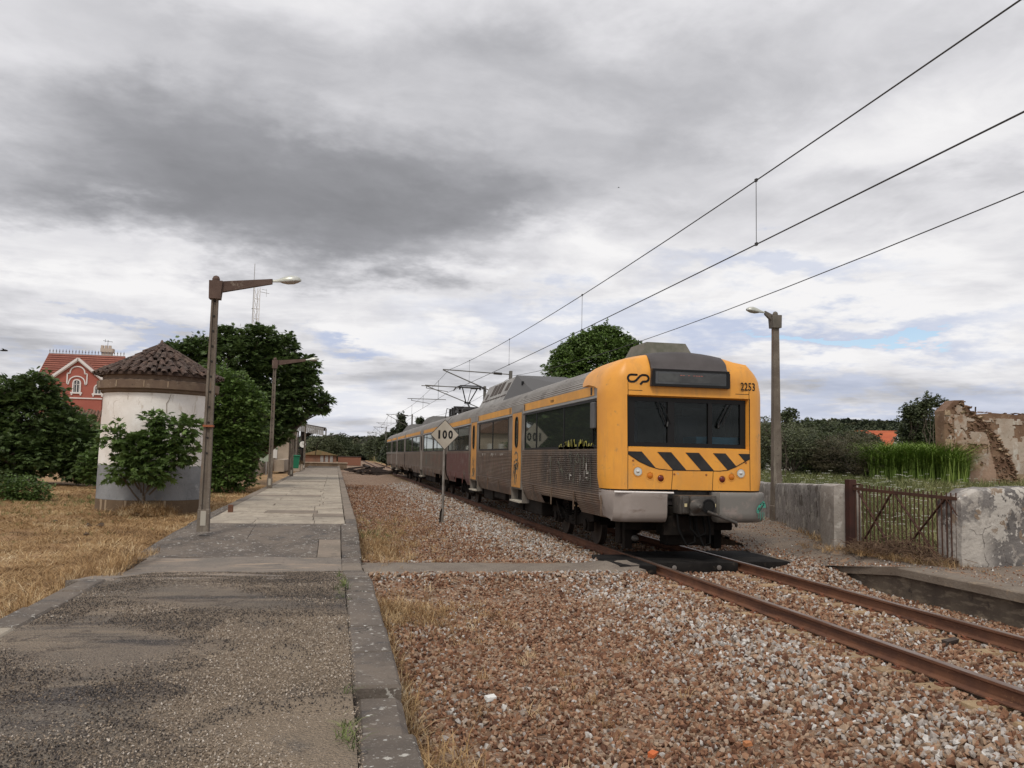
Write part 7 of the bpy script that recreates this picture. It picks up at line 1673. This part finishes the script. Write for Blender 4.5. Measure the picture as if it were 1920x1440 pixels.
for k, (px, d) in enumerate(((1462, 30), (1464.5, 33), (1472, 36))):
    x, y = polar(px, d); t = thing('bare_sapling', ['tallest leafless sapling beside the lamp top foliage', 'second leafless sapling beside the lamp', 'shortest leafless sapling right of the lamp'][k], 'sapling', (x, y, .9), 'bare saplings')
    mb = MB(); limb(mb, (x, y, .7), (x+.1, y, 3.4-.35*k), .02, .006, 5, .05)
    for q in range(7): z = 1.6+q*.22; limb(mb, (x+.04, y, z), (x+rnd.uniform(-.35, .35), y, z+rnd.uniform(.2, .5)), .008, .003, 3, .1)
    mb.build('trunk', M_bark, t)
# houses among the trees
oh = thing('orange_roof_house', 'white house with orange tiled roof among the trees', 'house', (77.5, 110, 1))
mb = MB(); mb.box(74.6, 84, 111, 120, 0, 4.4); mb.build('wall', M_wt, oh)
mb = MB(); x0, x1 = 73.9, 80.4
mb.add([(73.5, 109.0, 4.2), (77.2, 107.5, 3.9), (81.1, 111.0, 6.75), (74.6, 113.0, 6.7), (73.5, 109.0, 4.35), (77.2, 107.5, 4.05), (81.1, 111.0, 6.9), (74.6, 113.0, 6.85)], [(0, 1, 2, 3), (4, 5, 6, 7), (0, 1, 5, 4), (1, 2, 6, 5), (2, 3, 7, 6), (3, 0, 4, 7)])
mb.build('roof', mat('orange_roof', (.46, .115, .045), .85, ((.38, .09, .04), .8)), oh)
mb = MB(); mb.add([(77.3, 107.9, .5), (81.2, 111.2, .5), (81.2, 111.2, 6.7), (77.3, 107.9, 3.95)], [(0, 1, 2, 3)]); mb.add([(81.2, 111.2, 5.9), (84, 108.5, 4.2), (84, 108.5, .5), (81.2, 111.2, .5)], [(0, 1, 2, 3)]); mb.build('gable_wall', M_wt, oh)
mb = MB(); mb.box(80.0, 80.6, 110.0, 110.05, 3.2, 4.0); mb.build('window', M_win, oh)
wc = thing('white_cottage', 'tiny white cottage half hidden in the trees right of the lamp', 'cottage', (47, 90, 1))
x, y = polar(1502, 84); mb = MB(); mb.box(x-1.4, x+2.0, y, y+4, 1, 4.35); mb.build('wall', M_wt, wc)
mb = MB(); mb.prism([(x-1.7, 4.3), (x+.3, 5.0), (x+2.3, 4.3)], y-.3, y+4.3, 'y'); mb.build('roof', mat('grey_roof', (.3, .28, .26), .9), wc)
mb = MB(); mb.box(x+.7, x+1.1, y-.03, y+.02, 3.2, 3.9); mb.box(x-.7, x-.3, y-.03, y+.02, 3.2, 3.9); mb.build('window', M_win, wc)
# tree behind the train, conifers near its tail, trees along the line
tree('plane_tree', 'tall broad green tree rising behind the front car', 'tree', (28.3, 90, 0),
     [(0, 0, 12.3, 3.6, 4, 3.8), (-3.6, 0, 11.2, 2.3, 3, 2.6), (3.9, 0, 11.8, 2.5, 3, 2.6), (1.0, 0, 15.4, 1.6, 1.8, 1.4), (-1.6, 0, 14.4, 1.8, 2, 1.3), (-3.6, 0, 13.2, 1.3, 1.5, 1.0), (4.6, 0, 13.6, 1.5, 2, 1.2), (2.8, 0, 14.4, 1.4, 1.5, 1.2), (-3.0, -1, 8.5, 3.4, 3, 3.0), (3, -1, 8.2, 3.6, 3, 3.0)], 30000, .33, 'clump', M_lush, 7, .9, .55, trunk=.5, sprigs=220)
def conifer(label, px, d, w, h, m=M_pine, n=5000):
    x, y = polar(px, d); bl = [(0, 0, h*(.18+.16*k), w*(1-.16*k)*.5, w*(1-.16*k)*.5, h*.16) for k in range(6)]
    return tree('conifer', label, 'tree', (x, y, 0), bl, n, .45, 'clump', m, 5, .9, .3, 'conifers near the train tail', .2)
conifer('pointed dark conifer above the rear car', 754, 150, 3.6, 7.9, n=7000); conifer('small round-topped pine right of the pointed conifer', 791, 140, 4.0, 7.0, n=5000)
conifer('lower dark pine at the train tail', 742, 150, 5.0, 5.6, n=6000); conifer('dark pine between conifer and roof pod', 770, 152, 4.0, 5.4, n=4000)
for lb, px, d, w, h, m, n in [('rounded grey-green tree beyond the platform end', 616, 190, 6.5, 5.4, M_olive, 9000), ('tallest dark bushy tree at the centre beyond the platform', 633, 200, 7.5, 6.2, M_oak, 10000), ('small tree left of the centre group', 597, 185, 5.0, 4.2, M_olive, 6000),
                              ('low green tree right of the centre group by the track', 661, 260, 9, 5.4, M_oak, 6000), ('tree right of the track beside the far masts', 712, 240, 9, 6.2, M_oak, 6000), ('dense bush left of the train tail', 727, 200, 6, 6.6, M_oak, 7000), ('pale green bush by the far track bend', 688, 300, 9, 3.9, M_olive, 5000)]:
    shrub(lb, px, d, w, h, m, n, .33, 'clump', 0, 'distant_tree', 'tree', .2, 'trees beyond the platform end')
pts = []; 
for _ in range(500):
    px = rnd.uniform(672, 722); d = rnd.uniform(140, 300); x, y = polar(px, d)
    if x < XT+4: continue
    pts.append((x, y, -.2))
scatter('trackside_reeds', pts, np.stack([np.zeros(len(pts)), np.zeros(len(pts)), NR.uniform(0, 6.28, len(pts))], 1), [rnd.uniform(.8, 1.3) for _ in pts], [blade_tuft(330, tone_mat('pale_reed', [(0, (.16, .14, .06)), (.5, (.24, .21, .10)), (1, (.13, .15, .05))]), 26, (1.4, 2.4), .12, .8, (.02, .4), 1.0)])
tw = thing('trackside_wall', 'short pale brown wall at the far side of the track by the train tail', 'wall', (12, 175, 0))
mb = MB(); mb.box(10.2, 13.5, 175, 175.4, -.3, 1.9); mb.box(13.2, 13.5, 150, 175, -.3, 1.9); mb.build('wall', mat('pale_brown_wall', (.38, .27, .19), .95, ((.32, .23, .16), .6)), tw)
kb = thing('relay_cabinet', 'small dark brown trackside cabinet beyond the train tail', 'cabinet', (8.5, 230, 0))
mb = MB(); mb.cbox(9.9, 10.8, 229, 229.8, -.2, 1.4, .04); mb.build('cabinet_body', M_wood, kb); mb = MB(); mb.box(9.8, 10.9, 228.9, 229.9, 1.4, 1.5); mb.build('cabinet_roof', M_wood, kb)
# hedge line left, behind fig trees (keeps the horizon closed)
for lb, px, d, w, h in [('far dark tree behind the low shrubs at the left edge', 30, 80, 12, 4.2), ('dark tree under the red house left of the tower', 140, 95, 9, 5.5), ('tree in the gap right of the white tower', 420, 75, 8, 4.6)]:
    shrub(lb, px, d, w, h, M_figd, 8000, .3, 'clump', 0, 'background_tree', 'tree', .15)

# ------------------------------------------------------------------ hills with their woods
def ridge_h(px): 
    pts_ = [(-600, 14), (300, 12), (560, 6.5), (640, 8), (700, 8.5), (780, 8), (900, 10), (1200, 17), (1440, 25), (1560, 28), (1640, 28), (1760, 27), (2400, 26)]
    for (a, b_), (c_, d_) in zip(pts_, pts_[1:]):
        if px <= c_: return b_+(d_-b_)*max(0, (px-a)/(c_-a))
    return 26
M_hill = mat('hill_scrub', (.045, .055, .028), .95, ((.07, .07, .038), .02))
v = []; ds = [330, 420, 520, 620, 700, 780, 900, 1400]; pxs = list(range(-500, 2500, 60))
for d in ds:
    for px in pxs:
        x, y = polar(px, d); v.append((x, y, -1+ridge_h(px)*sm(330, 700, d)*(1.0+.08*mn.noise(Vector((px*.01, d*.01, 0))))*(1 if d < 900 else .8)))
tag(mesh_obj('hills', v, quads(len(pxs), len(ds)), M_hill, smooth='all', recalc=False), kind='structure')
def crown_mesh(i, m):
    P, Dd = crown_points([(0, 0, .45, .5, .5, .42), (NR.uniform(-.3, .3), .1, .6, .32, .3, .3), (-.25, -.1, .35, .32, .32, .28)], 420, 0, .1, .6); V, F = leaves_arrays(P, Dd, .17*(.6+.7*NR.rand(len(P))), 'clump'); return mk_mesh('crown', V.tolist(), F, m)
M_wood_t = tone_mat('woodland_crown', [(0, (.030, .040, .024)), (.5, (.050, .064, .034)), (.85, (.078, .090, .048)), (1, (.11, .115, .065))])
pts = []; sc = []
for _ in range(6500):
    px = rnd.uniform(520, 2050); d = 330+450*rnd.random()**.8
    if 640 < px < 672 and d < 600: continue
    x, y = polar(px, d); z = -1+ridge_h(px)*sm(330, 700, d); pts.append((x, y, z-.5)); s = rnd.uniform(6, 11); sc.append((s, s, s*rnd.uniform(.55, .95)))
for _ in range(700):
    px = rnd.uniform(1380, 2000); d = rnd.uniform(150, 330); x, y = polar(px, d); k_ = 1610 < px < 1700
    if k_ and d < 200: continue
    pts.append((x, y, 0)); s = rnd.uniform(4, 8); sc.append((s, s, s*.6))
for _ in range(500):
    px = rnd.choice((rnd.uniform(560, 640), rnd.uniform(690, 860))); d = rnd.uniform(250, 330); x, y = polar(px, d)
    pts.append((x, y, 0)); s = rnd.uniform(4, 7); sc.append((s, s, s*.6))
scatter('hillside_wood', pts, np.stack([np.zeros(len(pts)), np.zeros(len(pts)), NR.uniform(0, 6.28, len(pts))], 1), sc, [crown_mesh(i, M_wood_t) for i in range(4)])
# far power line with two poles, and the birds
def pl(px, d, z): x, y = polar(px, d); return (x, y, z)
pw = thing('power_line', 'thin sagging power line on poles above the distant trees at right', 'power line', pl(1560, 130, 0))
mb = MB(); mb.tube([pl(1440+40*k, 130, 6.4+.022*(k-4)**2) for k in range(12)], .025, 4); mb.build('wire', M_wire, pw)
mb = MB()
for px, h in ((1435, 8.2), (1920, 9)): mb.bar(pl(px, 130, 0), pl(px, 130, h), .2)
mb.build('line_pole', M_mast, pw)
for i, (px, py, d, lb) in enumerate(((8, 658, 60, 'small dark bird in flight at the left edge above the trees'), (1160, 352, 90, 'tiny dark bird high in the sky above the wires'))):
    dd = dir_px(px, py); c = Vector((0, 0, CAMZ))+dd*d; b = thing('bird', lb, 'bird', c, 'birds in flight'); k = .12 if i == 0 else .06
    mb = MB(); mb.tube([c+Vector((-2.2*k, 0, 0)), c+Vector((-1*k, 0, .2*k)), c+Vector((.6*k, 0, .3*k)), c+Vector((1.3*k, 0, .2*k)), c+Vector((1.8*k, 0, .1*k))], [.1*k, .4*k, .5*k, .35*k, .05*k], 6); mb.build('body', M_dk, b, smooth='all')
    for s in (-1, 1):
        mb = MB(); mb.add([c+Vector((.5*k, 0, .4*k)), c+Vector((-.5*k, 0, .4*k)), c+Vector((-.6*k, s*2.0*k, 1.0*k)), c+Vector((.2*k, s*1.6*k, 1.0*k))], [(0, 1, 2, 3)]); mb.build('wing', M_dk, b)
# odds and ends lying in the ballast
def debris(name, label, cat, X_, Y_, dims, m, ang=0):
    mb = MB(); mb.box(-dims[0]/2, dims[0]/2, -dims[1]/2, dims[1]/2, 0, dims[2], jit=min(dims)*.2); o = mb.build(name, m); o.location = (X_, Y_, bz(X_, Y_)+.03); o.rotation_euler = (.1, -.08, ang); tag(o, label, cat)
debris('paper_scrap', 'crumpled white scrap lying on the brown ballast', 'litter', 1.42, 7.55, (.09, .06, .03), mat('paper_white', (.7, .7, .68), .8), .3)
debris('brick_fragment', 'bright orange brick fragment in the ballast near the bottom', 'brick fragment', 2.35, 6.05, (.075, .045, .035), mat('orange_brick', (.55, .14, .045), .9), .8)
debris('brick_fragment', 'duller orange brick fragment right of the brighter one', 'brick fragment', 3.15, 6.15, (.06, .04, .03), mat('dull_orange_brick', (.42, .17, .07), .9), .2)
debris('wood_scrap', 'dark bit of burnt wood on the sleeper near the right rail', 'wood scrap', 6.9, 8.6, (.22, .06, .05), M_wood, .3)
